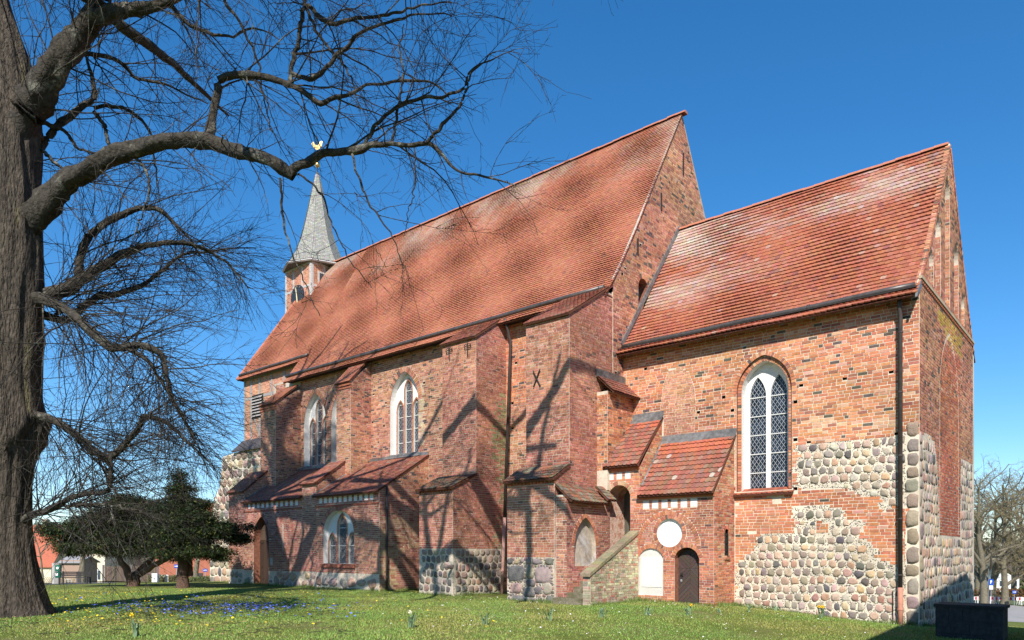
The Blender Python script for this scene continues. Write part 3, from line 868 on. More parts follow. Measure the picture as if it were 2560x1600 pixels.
# ---------------------------------------------------------------- nave, east gable
Wg = WE(XG)
NPROF = [(21.86, 10.76), (22.4, 11.45), (22.95, 12.22), (23.9, 13.72), (YM, 19.80)]
YNN = 2 * YM - YN
gable_n = [(YN, -.3), (YN, 11.4)] + NPROF[2:] + [(2 * YM - y, z) for y, z in reversed(NPROF[2:-1])] + [(YNN, 11.4), (YNN, -.3)]
gn_y, gn_z = EX(1608, 690, XG)
gn_hole = [(gn_y - .36, 10.75)] + round_pts(gn_y, .36, 11.75, 12.12) + [(gn_y + .36, 10.75)]
gputs = [EX(x, y, XG) for x, y in [(1602, 613), (1563, 672), (1556, 685), (1527, 731), (1530, 745), (1533, 760), (1535, 918), (1540, 932)]]
gputs = [q for q in gputs if YN + .15 < q[0] and in_poly(np.array([q[0]]), q[1] + .15, gable_n)[0]]
def gab_brick(us, v):
    m = in_poly(us, v, gable_n) & ~in_poly(us, v, gn_hole) & ~in_poly(us, v, ring_g) & ~is_hole(us, v, gputs, .08, .05)
    zc = np.interp(YMC - np.abs(us - YMC), [p[0] for p in CPROF], [p[1] for p in CPROF])
    m &= (v > zc - .2) | (us < YC + .05)
    return m
rp_ = round_pts(gn_y, .36, 11.75, 12.12); ring_g = grow_loop(rp_, .2)
gp_ = [rect(u - .07, u + .07, v - .05, v + .05) for u, v in gputs]
k = Acc(); plate(k, Wg, gable_n, [gn_hole] + gp_, 0, -.4, sides=False); gw = obj('nave_gable_wall', k, M_MORTAR, church)
k = Acc(); reveal(k, Wg, gn_hole, 0, -.4, back=False); obj('belfry_opening', k, mk('brick_edge', (.40, .16, .08), .95), gw)
k = Acc(); plate(k, Wg, gn_hole, (), -.38, -.4, sides=False); obj('opening_shutter', k, M_TIMBER, gw)
for q in gp_: k = Acc(); reveal(k, Wg, q, 0, -.2, back=True); obj('putlog_hole', k, M_DECK, gw)
recs = []
lay(recs, Wg, gab_brick, YN, YNN, 5.5, 19.8, .0945, (.285, .285, .14), .017, PAL_GABLE, 81)
put_bricks(recs, gw)
q = Acc(); voussoirs(q, Wg, rp_, .19, .09, .016, -.012, .012, PAL_GABLE, 83); obj('arch_ring', q, M_BRICK, gw, stuff=True)
q = Acc()
pts = [(y, z) for y, z in NPROF[1:]] + [(2 * YM - y, z) for y, z in reversed(NPROF[1:-1])]
tube(q, [Wg.P(y, z + .03, -.02) for y, z in pts], .05, 6); obj('rake_mortar', q, mk('grey_rake_mortar', (.42, .38, .33), .95, noise=(5, .75, 1.2)), gw)
for px, py, l in ((1707, 410, .9), (1652, 505, .7), (1593, 615, .55)):
    y, z = EX(px, py, XG); k = Acc(); wbox(k, Wg, y - .03, y + .03, z - l / 2, z + l / 2, 0, .05, back=True); obj('wall_anchor', k, M_IRON, gw)
k = Acc(); plate(k, WS(YNN), [(-36.8, -5), (-36.8, 11.05), (XG, 11.05), (XG, -5)], (), -.002, -.3); obj('nave_north_wall', k, M_MORTAR, church)

# ---------------------------------------------------------------- roofs
def lich(u, s):
    return math.sin(u * .83 + 1.3) * .6 + math.sin(u * 2.3 + s * 17) * .4 + math.sin(u * .37 - s * 11 + 2) * .6 + math.sin(u * 5.1 - s * 29) * .25
def row_noise(u, s, n):                  # each course weathers along its own length
    k = round(s * n); return math.sin(k * 12.9898) * .5 + math.sin(u * 1.9 + k * 4.1) * .35 + math.sin(u * 4.7 + k * 7.7) * .25
def PT_NAVE(u, s, r):
    x = r.random()
    base = (.46, .165, .088) if x < .62 else (.43, .150, .08) if x < .9 else (.48, .185, .10) if x < .98 else (.33, .125, .08)
    f = sstep(.62, .97, s) * sstep(-.9, 1.2, lich(u, s)) * .62 + .10 * row_noise(u, s, 85) * sstep(.4, .9, s) + r.uniform(-.05, .05)
    return tile_mix(base, (.47, .40, .32), f, r)
def PT_CHOIR(u, s, r):
    west = sstep(-8.0, -14.0, u)
    x = r.random()
    base = (.44, .145, .075) if x < .58 else (.40, .128, .07) if x < .88 else (.46, .165, .09) if x < .97 else (.30, .11, .075)
    f = .46 * sstep(.5, .95, s) * sstep(-1.0, 1.2, lich(u * 1.1, s * 1.2)) + .40 * west * sstep(.12, .5, s) * sstep(-1.2, .8, lich(u * .8 + 3, s)) + .34 * row_noise(u, s, 43) * (.12 + .88 * max(sstep(.45, .85, s), west * sstep(.1, .4, s))) + r.uniform(-.06, .06)
    if r.random() < .012: f += .35
    return tile_mix(base, (.50, .43, .36), f, r)
def tile_mix(base, grey, f, r):
    return jit(c_mix(tuple(c * k for c, k in zip(base, (.88, .90, .95))), grey, min(1, max(0, f))), r, .05)
def ridge(rf_y, z, x0, x1, parent, w=.16):
    me = None; x = x0; i = 0
    while x < x1 - .2:
        if me is None:
            k = Acc(); n = 7; vs = []
            for xx, rr in ((0, 1.0), (.41, .93)):
                for j in range(n):
                    a = math.pi * (j / (n - 1))
                    vs.append((xx, -math.cos(a) * w * rr, math.sin(a) * w * .8 * rr - .03))
            k.add(vs, [(j, j + 1, n + j + 1, n + j) for j in range(n - 1)] + [tuple(range(n)), tuple(range(2 * n - 1, n - 1, -1))], None)
            me = k.mesh('ridge_tile'); me.materials.append(mk('ridge_clay', (.42, .155, .09), .85, noise=(3, .75, 1.25), noise2=(20, .85, 1.15)))
        o = bpy.data.objects.new('ridge_tile', me); o.location = (x, rf_y, z + ru.uniform(-.012, .012)); link(o, parent); x += .385; i += 1
rf_n = Roof(NPROF)
XT = -35.0
k = Acc(); deck(k, rf_n, lambda s: XT, lambda s: XG + .02)
rfb = Roof([(2 * YM - a, z) for a, z in NPROF]); deck(k, rfb, lambda s: XT, lambda s: XG + .02)
nr = obj('nave_roof', k, M_DECK, church)
tiles(rf_n, lambda s: XT, lambda s: XG + .05, nr, .132, .165, PT_NAVE, 91, solo=0, lift=.040, thick=.021, wave=.012)
ridge(YM, 19.83, XT + 0, XG + .1, nr)
rf_c = Roof(CPROF)
k = Acc(); deck(k, rf_c, lambda s: XG, lambda s: XE + .02)
deck(k, Roof([(2 * YMC - a, z) for a, z in CPROF]), lambda s: XG, lambda s: XE + .02)
cr = obj('choir_roof', k, M_DECK, church)
tiles(rf_c, lambda s: XG + .02, lambda s: XE + .05, cr, .205, .175, PT_CHOIR, 93, solo=300, lift=.058, sag=.14, thick=.034, wave=.014)
ridge(YMC, 14.96, XG + .05, XE + .1, cr)
# tower roof with its west hip
XW, XH = -41.55, -39.9
TPROF = [(22.82, 12.05), (23.5, 13.08), (YM, 19.80)]
rf_t = Roof(TPROF)
def hipu(s):
    q, _ = rf_t.at(s); return XW + (XH - XW) * (q[1] - 12.05) / (19.8 - 12.05)
k = Acc(); deck(k, rf_t, hipu, lambda s: XT + .05)
deck(k, Roof([(2 * YM - a, z) for a, z in TPROF]), hipu, lambda s: XT + .05)
k.add([(XW, 22.82, 12.05), (XW, 2 * YM - 22.82, 12.05), (XH, YM, 19.8)], [(0, 1, 2)])
tr = obj('tower_roof', k, M_DECK, church)
tiles(rf_t, hipu, lambda s: XT + .05, tr, .132, .165, PT_NAVE, 95, lift=.040, thick=.021, wave=.012)
q = Acc(); tube(q, [(XW, 22.82, 12.1), ((XW + XH) / 2, (22.82 + YM) / 2 + .05, 15.98), (XH, YM, 19.85)], .1, 6); obj('hip_tiles', q, mk('ridge_clay'), tr)
ridge(YM, 19.83, XH, XT, tr)
# gutters lying on the tiles, brackets, downpipes
def gutter(rf, s, u0, u1, parent, rad=.085, sagg=.02):
    q = Acc(); n = 12; prof = []
    for i in range(n + 1):
        u = u0 + (u1 - u0) * i / n
        p = rf.P(u, s, .10); prof.append((p[0], p[1], p[2] + .012 * math.sin(i * 1.3)))
    tube(q, prof, rad, 10); g_ = obj('gutter', q, M_GUTTER, parent, smooth=True)
    u = u0 + .3; 
    while u < u1:
        p = rf.P(u, s, .10); q = Acc(); tube(q, [(p[0], p[1] - .0, p[2] + rad * .9), (p[0], p[1] + .10, p[2] + rad * 1.3), (p[0], p[1] + .2, p[2] + rad * 1.9)], .012, 4)
        tube(q, [(p[0] - .012, p[1], p[2]), (p[0] + .012, p[1], p[2])], rad + .012, 10); obj('gutter_bracket', q, M_GUTTER, g_); u += 1.05
    return g_
g1 = gutter(rf_n, .42, XT + .02, XG - .15, nr)
g2 = gutter(rf_c, .40, XG + .12, XE - .06, cr)
g3 = gutter(rf_t, .32, XW + .1, -34.3, tr, .08)
def pipe(name, pts, rad, mat, parent, rings=()):
    q = Acc(); tube(q, pts, rad, 10); o = obj(name, q, mat, parent, smooth=True)
    for z in rings:
        q = Acc(); p = pts[-1]; tube(q, [(p[0], p[1], z - .02), (p[0], p[1], z + .02)], rad + .014, 10); obj('pipe_clamp', q, mat, o)
    return o
dx, _ = SY(2251, 1200, YC - .12)
pipe('downpipe', [(dx, 22.86, 8.9), (dx, 22.86, 8.65), (dx, YC - .13, 8.35), (dx, YC - .13, .62)], .062, M_PIPE, church, (7.9, 6.2, 4.4, 2.6, 1.0))
pipe('standpipe', [(dx, YC - .13, .64), (dx, YC - .13, -.5)], .07, M_TERRA, church, (.02,))
pipe('lightning_rod', [(dx - .21, YC - .05, .55), (dx - .21, YC - .05, -.4)], .012, M_IRON, church)
dn = -19.15
pipe('downpipe', [(dn, YN - .5, 10.95), (dn, YN - .35, 10.6), (dn, YN - .15, 10.1), (dn, YN - .52, 3.0)], .06, M_PIPE, church)
pipe('standpipe', [(dn, YN - .52, 3.02), (dn - .02, YN - .66, -.1)], .068, mk('pale_pink_pipe', (.58, .33, .27), .7, noise=(6, .85, 1.1)), church, (.9,))
da = EX(967, 1300, -24.02)[0]
pipe('downpipe', [(-24.02, da, 4.45), (-24.02, da, -.1)], .05, M_PIPE, church, (3.4, 1.9, .6))
# flashing where the choir roof meets the nave gable; eaves boards and rafters of the choir
q = Acc()
pts = [(y, z + .07) for y, z in CPROF[1:]]
voussoirs(q, Wg, [(y, z) for y, z in pts], .16, 50, 0, .0, .05)
obj('flashing', q, M_LEAD, cr).data.materials[0] = M_LEAD
k = Acc(); wbox(k, WE(XE), 22.6, 23.12, 8.66, 9.2, -.02, .05, back=True)
k = Acc(); k.add([(XE + .06, 22.56, 8.70), (XE + .06, 22.60, 8.84), (XE + .06, 23.12, 9.32), (XE + .06, 23.12, 9.10), (XE - .0, 22.56, 8.70), (XE - .0, 22.60, 8.84), (XE - .0, 23.12, 9.32), (XE - .0, 23.12, 9.10)],
      [(0, 1, 2, 3), (4, 7, 6, 5), (0, 4, 5, 1), (1, 5, 6, 2), (2, 6, 7, 3), (3, 7, 4, 0)])
obj('verge_flashing', k, M_LEAD, cr)
for i in range(11):
    x = XG + .45 + i * .92; k = Acc(); k.add([(x - .07, 22.72, 8.72), (x + .07, 22.72, 8.72), (x + .07, 23.1, 8.98), (x - .07, 23.1, 8.98), (x - .07, 22.72, 8.84), (x + .07, 22.72, 8.84), (x + .07, 23.1, 9.14), (x - .07, 23.1, 9.14)],
        [(0, 1, 5, 4), (1, 2, 6, 5), (3, 0, 4, 7), (0, 3, 2, 1), (4, 5, 6, 7)]); obj('rafter_end', k, M_TIMBER, cr)
k = Acc(); k.box(XG, XE, 22.7, 23.08, 9.02, 9.05); obj('soffit', k, M_BLACKWOOD, cr)
k = Acc(); k.box(XT, XG, 21.98, 22.38, 10.82, 10.85); obj('soffit', k, M_BLACKWOOD, nr)
# ---------------------------------------------------------------- buttresses
PT_OLD = pal_tile([(.24, .125, .075), (.19, .14, .09), (.30, .12, .07), (.22, .19, .13), (.14, .10, .07)], (3, 3, 2, 2, 2))
PT_ANN = pal_tile([(.31, .115, .075), (.27, .10, .07), (.35, .13, .08), (.22, .09, .065), (.29, .17, .12)], (3, 3, 2, 2, 1))
PT_PORCH = lambda u, s, r: jit((.44, .135, .075), r, .07) if s > .72 and r.random() < .85 else jit(r.choice([(.33, .12, .08), (.29, .115, .08), (.37, .13, .08), (.26, .13, .09), (.30, .17, .12)]), r, .10) if r.random() < .95 or not (.15 < s < .75) else jit((.42, .33, .27), r, .12)
def slope_cap(name, parent, x0, x1, y0, z0, y1, z1, palf, seed, e=.17, over=.06, dentil=True, solo=80):
    rf = Roof([(y0 - .10, z0 - .04), (y1, z1)])
    k = Acc(); deck(k, rf, lambda s: x0 - over, lambda s: x1 + over, n=1, thick=.07); o = obj(name, k, M_DECK, parent)
    return o, rf
def block(acc, x0, x1, y0, y1, z0, z1): acc.box(x0, x1, y0, y1, z0, z1)
BR = []
for i, bb in enumerate(BUTT):
    k = Acc()
    # lower stage, sloped offset, upper stage, sloped head under the eaves
    x0, x1, yu, yl = bb['x0'], bb['x1'], bb['yu'], bb['yl']
    prof = [(yl, -.4), (yl, bb['zs']), (yu, bb['zt'] - .02), (yu, bb['zu']), (22.0, bb['ztop']), (YN + .1, bb['ztop']), (YN + .1, -.4)]
    n = len(prof)
    k.add([(x0, y, z) for y, z in prof] + [(x1, y, z) for y, z in prof], [tuple(range(n)), tuple(reversed(range(n, 2 * n)))] + [(j, n + j, n + (j + 1) % n, (j + 1) % n) for j in range(n)])
    if bb['xl0'] < x0: k.box(bb['xl0'], x0 + .01, yl, yu + .1, -.4, bb['zs'] + .02)
    bo = obj('buttress', k, M_MORTAR, church)
    bo['label'] = ['tall two-stage buttress against the nave gable with an iron cross anchor', 'tall two-stage buttress behind the downpipe with fieldstone foot'][i]
    recs = []
    Wl, Wu, Wb = WS(yl), WS(yu), WE(x1)
    palB = PAL_BUTT
    lay(recs, Wl, lambda us, v: (us > bb['xl0']) & (us < x1), bb['xl0'], x1, bb['pl'], bb['zs'] - .03, .083, (.25, .25, .12), .015, palB, 101 + i)
    lay(recs, Wu, lambda us, v: (us > x0) & (us < x1), x0, x1, bb['zt'] - .3, bb['zu'] + .02, .085, (.25, .25, .12), .015, palB, 103 + i)
    ep = [(y, z) for y, z in prof]
    moss = (lambda u, v: i == 1 and u > 21.2 and v < 8 and math.sin(v * 1.3) * .25 + u > 21.75)
    def pe(u, v, r):
        if moss(u, v) and r.random() < .65: return jit((.26, .21, .11), r, .2)
        return palB(u, v, r)
    lay(recs, Wb, lambda us, v: in_poly(us, v, ep) & (us < YN), yl, YN, bb['pl'], bb['ztop'], .085, (.25, .25, .12), .015, pe, 105 + i)
    put_bricks(recs, bo, 60)
    if i == 1:
        stones(Wl, lambda us, v: (us > bb['xl0']) & (us < x1), bb['xl0'], x1, -.2, bb['pl'], bo, (.22, .34), (.2, .4), .05, dark_stone_pal, 111, bulge=.09, solo=60, name='plinth_stone', pebbles=150)
        stones(Wb, lambda us, v: (us < YN), yl, YN, -.2, bb['pl'], bo, (.22, .34), (.2, .42), .055, dark_stone_pal, 112, bulge=.09, solo=90, name='plinth_stone', pebbles=300)
    else:
        rr = random.Random(5)
        for (u, v, a, b_) in [(-16.05, .92, .38, .30), (-14.85, .90, .40, .30), (-15.42, .98, .20, .22), (-15.42, .62, .24, .12), (-16.1, .42, .33, .18), (-15.5, .30, .30, .16), (-14.72, .45, .22, .22), (-15.1, .38, .16, .14), (-16.0, .05, .36, .14), (-15.2, .0, .32, .13), (-14.6, .08, .18, .15), (-16.3, 1.34, .13, .10), (-16.02, 1.33, .11, .09), (-15.78, 1.35, .09, .07), (-15.5, 1.33, .12, .10), (-15.15, 1.33, .2, .10), (-14.62, 1.34, .18, .12)]:
            q = Acc(); add_stone(q, Wl, u, v, a, b_, rr, dark_stone_pal(u, v, rr), .04); obj('plinth_stone', q, M_STONE, bo, smooth=True)
        stones(Wl, lambda us, v: (us > bb['xl0']) & (us < x1), bb['xl0'], x1, -.2, 1.4, bo, (.1, .14), (.1, .2), .03, dark_stone_pal, 113, pebbles=200)
    cap, rf = slope_cap('offset_roof', bo, bb['xl0'] - .0, x1, yl - .08, bb['zs'] + .02, yu - .01, bb['zt'] + .04, PT_OLD, 1)
    tiles(rf, lambda s: bb['xl0'] - .06, lambda s: x1 + .06, cap, .20, .17, PT_OLD, 121 + i, solo=60, lift=.03)
    q = Acc(); u = bb['xl0'] + .02
    while u < x1 - .05: wbox(q, Wl, u, u + .08, bb['zs'] - .14, bb['zs'] - .05, -.01, .05, jit((.36, .12, .07), ru)); u += .15
    obj('dentils', q, M_BRICK, bo, stuff=True)
    rf = Roof([(yu - .12, bb['zu'] - .02), (22.35, bb['ztop'] + .33)])
    k = Acc(); deck(k, rf, lambda s: x0 - .05, lambda s: x1 + .06, n=1, thick=.06); cap = obj('buttress_roof', k, M_DECK, bo)
    tiles(rf, lambda s: x0 - .06, lambda s: x1 + .07, cap, .14, .165, PT_ANN, 125 + i, solo=0, lift=.026)
    BR.append(bo)
# iron anchors
k = Acc(); X_, Z_ = SY(1344, 946, 19.75)
for s in (-1, 1): tube(k, [(X_ - .15 * s, 19.70, Z_ - .28), (X_ + .15 * s, 19.68, Z_ + .28)], .022, 5)
obj('cross_anchor', k, M_IRON, BR[0])
for px, py in ((1125, 877), (1171, 866)):
    X_, Z_ = SY(px, py, 20.62); k = Acc()
    tube(k, [(X_, 20.57, Z_ - .38), (X_, 20.56, Z_ + .16)], .02, 5)
    for s in (-1, 1):
        tube(k, [(X_ + s * (.09 - .09 * math.cos(a)), 20.56, Z_ + .0 + .09 * math.sin(a)) for a in np.linspace(0, 4.4, 9)], .016, 5)
    tube(k, [(X_ - .1, 20.56, Z_ - .06), (X_ + .1, 20.56, Z_ - .06)], .015, 5)
    obj('lily_anchor', k, M_IRON, BR[1])
# western buttresses above the low annexes
for i, (bb, zt, zb) in enumerate(((B3, 9.75, 4.9), (B4, 9.45, 4.8))):
    x0, x1, yu = bb['x0'], bb['x1'], bb['yu']
    k = Acc(); prof = [(yu, 4.0), (yu, zt), (YN - .1, zt + .9), (YN + .1, zt + .9), (YN + .1, 4.0)]; n = 5
    k.add([(x0, y, z) for y, z in prof] + [(x1, y, z) for y, z in prof], [tuple(range(n)), tuple(reversed(range(n, 2 * n)))] + [(j, n + j, n + (j + 1) % n, (j + 1) % n) for j in range(n)])
    bo = obj('buttress', k, M_MORTAR, church); bo['label'] = ['narrow buttress between the two nave windows above the low annexes', 'westernmost buttress beside the half-timbered tower'][i]
    recs = []
    lay(recs, WS(yu), lambda us, v: (us > x0) & (us < x1), x0, x1, 4.6, zt, .09, (.27, .27, .13), .016, PAL_NAVE, 131 + i)
    lay(recs, WE(x1), lambda us, v: in_poly(us, v, prof) & (us < YN), yu, YN, 4.6, zt + .9, .09, (.27, .27, .13), .016, PAL_NAVE, 133 + i)
    put_bricks(recs, bo)
    q = Acc()
    for j, z in enumerate((zt - .16, zt - .30)): wbox(q, WS(yu), x0 - .03, x1 + .03, z - .045, z + .035, -.01, .06 - j * .02, (.40, .14, .08))
    obj('corbel_courses', q, M_BRICK, bo, stuff=True)
    rf = Roof([(yu - .12, zt - .06), (YN - .2, zt + 1.14)]); k = Acc(); deck(k, rf, lambda s: x0 - .05, lambda s: x1 + .05, n=1, thick=.06); cap = obj('buttress_roof', k, M_DECK, bo)
    tiles(rf, lambda s: x0 - .06, lambda s: x1 + .06, cap, .14, .165, PT_NAVE, 135 + i, lift=.026)
    # lower stage in the plane of the annex fronts
    xl0, xl1 = ((-29.76, -28.64), (-36.53, -34.95))[i]
    zf = (4.82, 4.78)[i]
    k = Acc(); prof = [(YA, -.4), (YA, zf), (yu + .1, zf + 1.15), (YN, zf + 1.15), (YN, -.4)]
    k.add([(xl0, y, z) for y, z in prof] + [(xl1, y, z) for y, z in prof], [tuple(range(n)), tuple(reversed(range(n, 2 * n)))] + [(j, n + j, n + (j + 1) % n, (j + 1) % n) for j in range(n)])
    lo = obj('buttress_foot', k, M_MORTAR, church); recs = []
    lay(recs, WS(YA), lambda us, v: (us > xl0) & (us < xl1), xl0, xl1, .75, zf - .05, .088, (.26, .26, .125), .015, PAL_ANNEX, 137 + i)
    lay(recs, WE(xl1), lambda us, v: in_poly(us, v, prof), YA, YN, 3.8, zf + 1.2, .088, (.26, .26, .125), .015, PAL_NAVE, 139 + i)
    put_bricks(recs, lo)
    yt, zt2 = (yu, zf + 1.16) if i == 0 else (yu, zf + 1.2)
    rf = Roof([(YA - .12, zf - .04), (yt, zt2)]); k = Acc(); deck(k, rf, lambda s: xl0 - .05, lambda s: xl1 + .05, n=1, thick=.06); cap = obj('offset_roof', k, M_DECK, lo)
    tiles(rf, lambda s: xl0 - .06, lambda s: xl1 + .06, cap, .15, .165, PT_ANN, 141 + i, lift=.026)
    stones(WS(YA), lambda us, v: (us > xl0) & (us < xl1), xl0, xl1, -.3, .78, lo, (.26, .36), (.3, .6), .05, stone_pal, 143 + i, solo=20, name='plinth_stone')

# ---------------------------------------------------------------- low annexes along the nave
Wa = WS(YA)
def annex(x0, x1, win, door, n_sq, sq0, sq1, seed, label):
    holes = []; zones = []
    if win:
        holes.append(lancet(*win)); zones.append(ring_zone(win[0], win[1], win[3], win[4], .26))
    if door:
        holes.append(lancet(*door)); zones.append(ring_zone(door[0], door[1], door[3], door[4], .24))
    k = Acc(); plate(k, Wa, [(x0, -.5), (x0, 4.2), (x1, 4.2), (x1, -.5)], holes, 0, -.45, sides=False)
    an = obj('annex', k, M_MORTAR, church); an['label'] = label
    sqs = [(sq0 + (sq1 - sq0) * i / (n_sq - 1)) for i in range(n_sq)]
    def ins(us, v):
        m = (us > x0) & (us < x1)
        for h in holes + zones: m &= ~in_poly(us, v, h)
        if 3.84 < v < 4.14:
            for s in sqs: m &= ~(np.abs(us - s) < .115)
        m &= not (3.68 < v < 3.78); return m
    recs = []; lay(recs, Wa, ins, x0, x1, .72, 4.2, .085, (.26, .26, .125), .015, PAL_ANNEX, seed); put_bricks(recs, an, 60)
    for s in sqs:
        q = Acc(); wbox(q, Wa, s - .108, s + .108, 3.85, 4.13, -.02, .002, back=True); obj('plaster_panel', q, M_WHITE, an)
    q = Acc(); wbox(q, Wa, x0, x1, 3.69, 3.765, -.01, .04, (.30, .10, .065)); obj('string_course', q, M_BRICK, an)
    q = Acc(); u = x0
    while u < x1 - .04: wbox(q, Wa, u, u + .07, 4.16, 4.24, -.01, .08, jit((.33, .11, .07), ru)); u += .13
    obj('dentils', q, M_BRICK, an, stuff=True)
    stones(Wa, lambda us, v: (us > x0) & (us < x1) & ~in_poly(us, v, holes[0]), x0, x1, -.3, .74, an, (.3, .42), (.35, .95), .05, stone_pal, seed + 1, solo=40, name='plinth_stone', pebbles=200)
    rf = Roof([(YA - .22, 4.16), (YA + .6, 4.66), (YN - .02, 6.0)])
    k = Acc(); deck(k, rf, lambda s: x0 - .0, lambda s: x1 + .04, n=2, thick=.06); rr_ = obj('annex_roof', k, M_DECK, church)
    tiles(rf, lambda s: x0, lambda s: x1 + .06, rr_, .16, .165, PT_ANN, seed + 2, solo=120, lift=.028)
    k = Acc(); wbox(k, Wn, x0, x1, 5.93, 6.14, -.02, .07, back=True); obj('flashing', k, M_LEAD, rr_)
    k = Acc(); q = [rf.P(x0 + .03, s, .03) for s in (0, rf.len * .3, rf.len)]; tube(k, q, .05, 5); obj('side_flashing', k, M_LEAD, rr_)
    return an, holes
AX0, AX1 = -28.64, -24.11
winA = (-26.95, 1.14, 1.12, 2.45, 3.48)
anA, _ = annex(AX0, AX1, winA, None, 11, -28.27, -24.62, 151, 'brick annex with a pointed three-light window under a white panel frieze')
make_window(Wa, winA[0], winA[1], winA[2], winA[3], winA[4], [(-.72, .27, 1.95, 2.48), (0, .30, 2.75, 3.32), (.72, .27, 1.95, 2.48)], .34, .25, PAL_ANNEX, True, .10, .17, 155, 0, .8, label='wide pointed three-light annex window with white spandrels', tint=[(.035, .037, .04), (.05, .05, .05), (.02, .02, .022), (.06, .055, .05)])
k = Acc(); wbox(k, Wa, winA[0] - 1.25, winA[0] + 1.25, .96, 1.11, -.01, .09, (.34, .12, .075)); obj('window_ledge', k, M_BRICK, anA)
anL, _ = annex(-34.95, -29.76, None, (-33.34, .70, -.1, 2.3, 3.42), 11, -34.46, -30.21, 161, 'brick annex with a dark pointed doorway in the yew shade')
# its door
k = Acc(); reveal(k, Wa, lancet(-33.34, .70, -.1, 2.3, 3.42), -.002, -.42); obj('door_reveal', k, mk('brick_edge'), anL)
k = Acc(); voussoirs(k, Wa, arch_pts(-33.34, .70, 2.3, 3.42), .23, .09, .016, -.012, .012, PAL_ANNEX, 163); obj('arch_ring', k, M_BRICK, anL, stuff=True)
k = Acc(); plate(k, Wa, lancet(-33.34, .70, 2.25, 2.3, 3.42), (), -.36, -.4); obj('tympanum', k, M_WOOD, anL).data.attributes.new('col', 'FLOAT_COLOR', 'FACE').data.foreach_set('color', np.tile([.10, .065, .045, 1], len(bpy.data.objects['tympanum'].data.polygons)).astype(np.float32))
dro = bpy.data.objects.new('double_door', None); link(dro, church)
for i in range(8):
    k = Acc(); wbox(k, Wa, -34.04 + i * .175, -34.04 + i * .175 + .168, -.05, 2.24, -.40, -.35 + (.004 if i % 2 else 0), jit((.055, .032, .022), ru, .2), back=True); obj('board', k, M_WOOD, dro)
# blind arch and small fittings beside the door
k = Acc(); voussoirs(k, Wa, arch_pts(-31.2, .62, 2.35, 3.35), .22, .09, .016, -.004, .016, PAL_ANNEX, 165); obj('blind_arch', k, M_BRICK, anL, stuff=True)
k = Acc(); wbox(k, Wa, -31.42, -31.28, 1.7, 3.0, 0, .02, (.50, .36, .28), back=True); obj('blocked_slit', k, M_BRICK, anL)
k = Acc(); wbox(k, Wa, -32.46, -32.24, 1.02, 1.36, .0, .03, back=True); obj('notice_plate', k, M_SLAB, anL)
# east side of the annex: yellowish bricks and a blocked round arch
WaE = WE(AX1)
prof = [(YA, -.4), (YA, 4.22), (YN, 6.0), (YN, -.4)]
k = Acc(); plate(k, WaE, prof, (), 0, -.3, sides=False); ase = obj('annex_side_wall', k, M_MORTAR, church)
ba = round_pts(21.6, 1.02, 1.35, 1.85); bz = [(20.58, -.3)] + ba + [(22.62, -.3)]
def pas(u, v, r):
    if in_poly(np.array([u]), v, bz)[0]: return PAL_ANNEX(u, v, r)
    if v < 3.3 + .3 * math.sin(u * 3): return PAL_YELLOW(u, v, r)
    return PAL_NAVE(u, v, r)
recs = []; lay(recs, WaE, lambda us, v: in_poly(us, v, prof) & ~(in_poly(us, v, grow_loop(ba, .2)) & ~in_poly(us, v, bz)), YA, YN, -.2, 6, .088, (.26, .26, .125), .015, pas, 171); put_bricks(recs, ase)
k = Acc(); voussoirs(k, WaE, ba, .19, .085, .015, -.012, .012, PAL_YELLOW, 172); obj('relieving_arch', k, M_BRICK, ase, stuff=True)

# ---------------------------------------------------------------- stair porches at the choir
Wp = WS(YP)
PX0, PXM, PX1 = -14.12, -12.8, -10.12
door_c, door_hw = -11.05, .43
dhole = [(door_c - door_hw, -.3)] + round_pts(door_c, door_hw, 1.45, 1.80) + [(door_c + door_hw, -.3)]
p2hole = [(-14.02, 1.3)] + round_pts(-13.6, .44, 3.62, 3.96) + [(-13.16, 1.3)]
circ_c, circ_r = (-11.67, 2.28), .47
circ = [(circ_c[0] - circ_r * math.cos(a), circ_c[1] + circ_r * math.sin(a)) for a in np.linspace(0, 2 * math.pi, 33)[:-1]]
panel = [(-12.82, .2)] + round_pts(-12.36, .46, 1.50, 1.78) + [(-11.90, .2)]
k = Acc(); plate(k, Wp, [(PX0, -.4), (PX0, 4.62), (PXM, 4.62), (PXM, 3.56), (PX1, 3.56), (PX1, -.4)], [dhole, p2hole, circ, panel], 0, -.3, sides=False)
po = obj('porch', k, M_MORTAR, church); po['label'] = 'small brick stair porch with a round white niche and an arched oak door'
sq1_ = [-12.545 + i * .348 for i in range(6)]; sq2_ = [-13.94, -13.60, -13.26]
dring, p2ring, pring = round_pts(door_c, door_hw, 1.45, 1.80), round_pts(-13.6, .44, 3.62, 3.96), round_pts(-12.36, .46, 1.50, 1.78)
gothic = arch_pts(-11.75, 1.05, 1.75, 2.87, 12)
def cz(us, v, rr): return (us - circ_c[0]) ** 2 + (v - circ_c[1]) ** 2 < rr * rr
gz_out = grow_loop(gothic, .15)
def in_front(us, v):
    m = (us > PX0) & (us < PX1) & ((v < 3.42) | ((us < PXM) & (v < 4.5)))
    for h in (dhole, p2hole, panel): m &= ~in_poly(us, v, h)
    for a in (dring, p2ring, pring): m &= ~in_poly(us, v, grow_loop(a, .15))
    m &= ~cz(us, v, circ_r + .14)
    if v > 1.75: m &= ~(in_poly(us, v, gz_out) & ~in_poly(us, v, gothic))
    if 3.10 < v < 3.36:
        for s in sq1_: m &= ~(np.abs(us - s) < .115)
    if 4.13 < v < 4.40:
        for s in sq2_: m &= ~(np.abs(us - s) < .11)
    m &= ~((us < PXM - .05) & (v < 1.3))
    return m
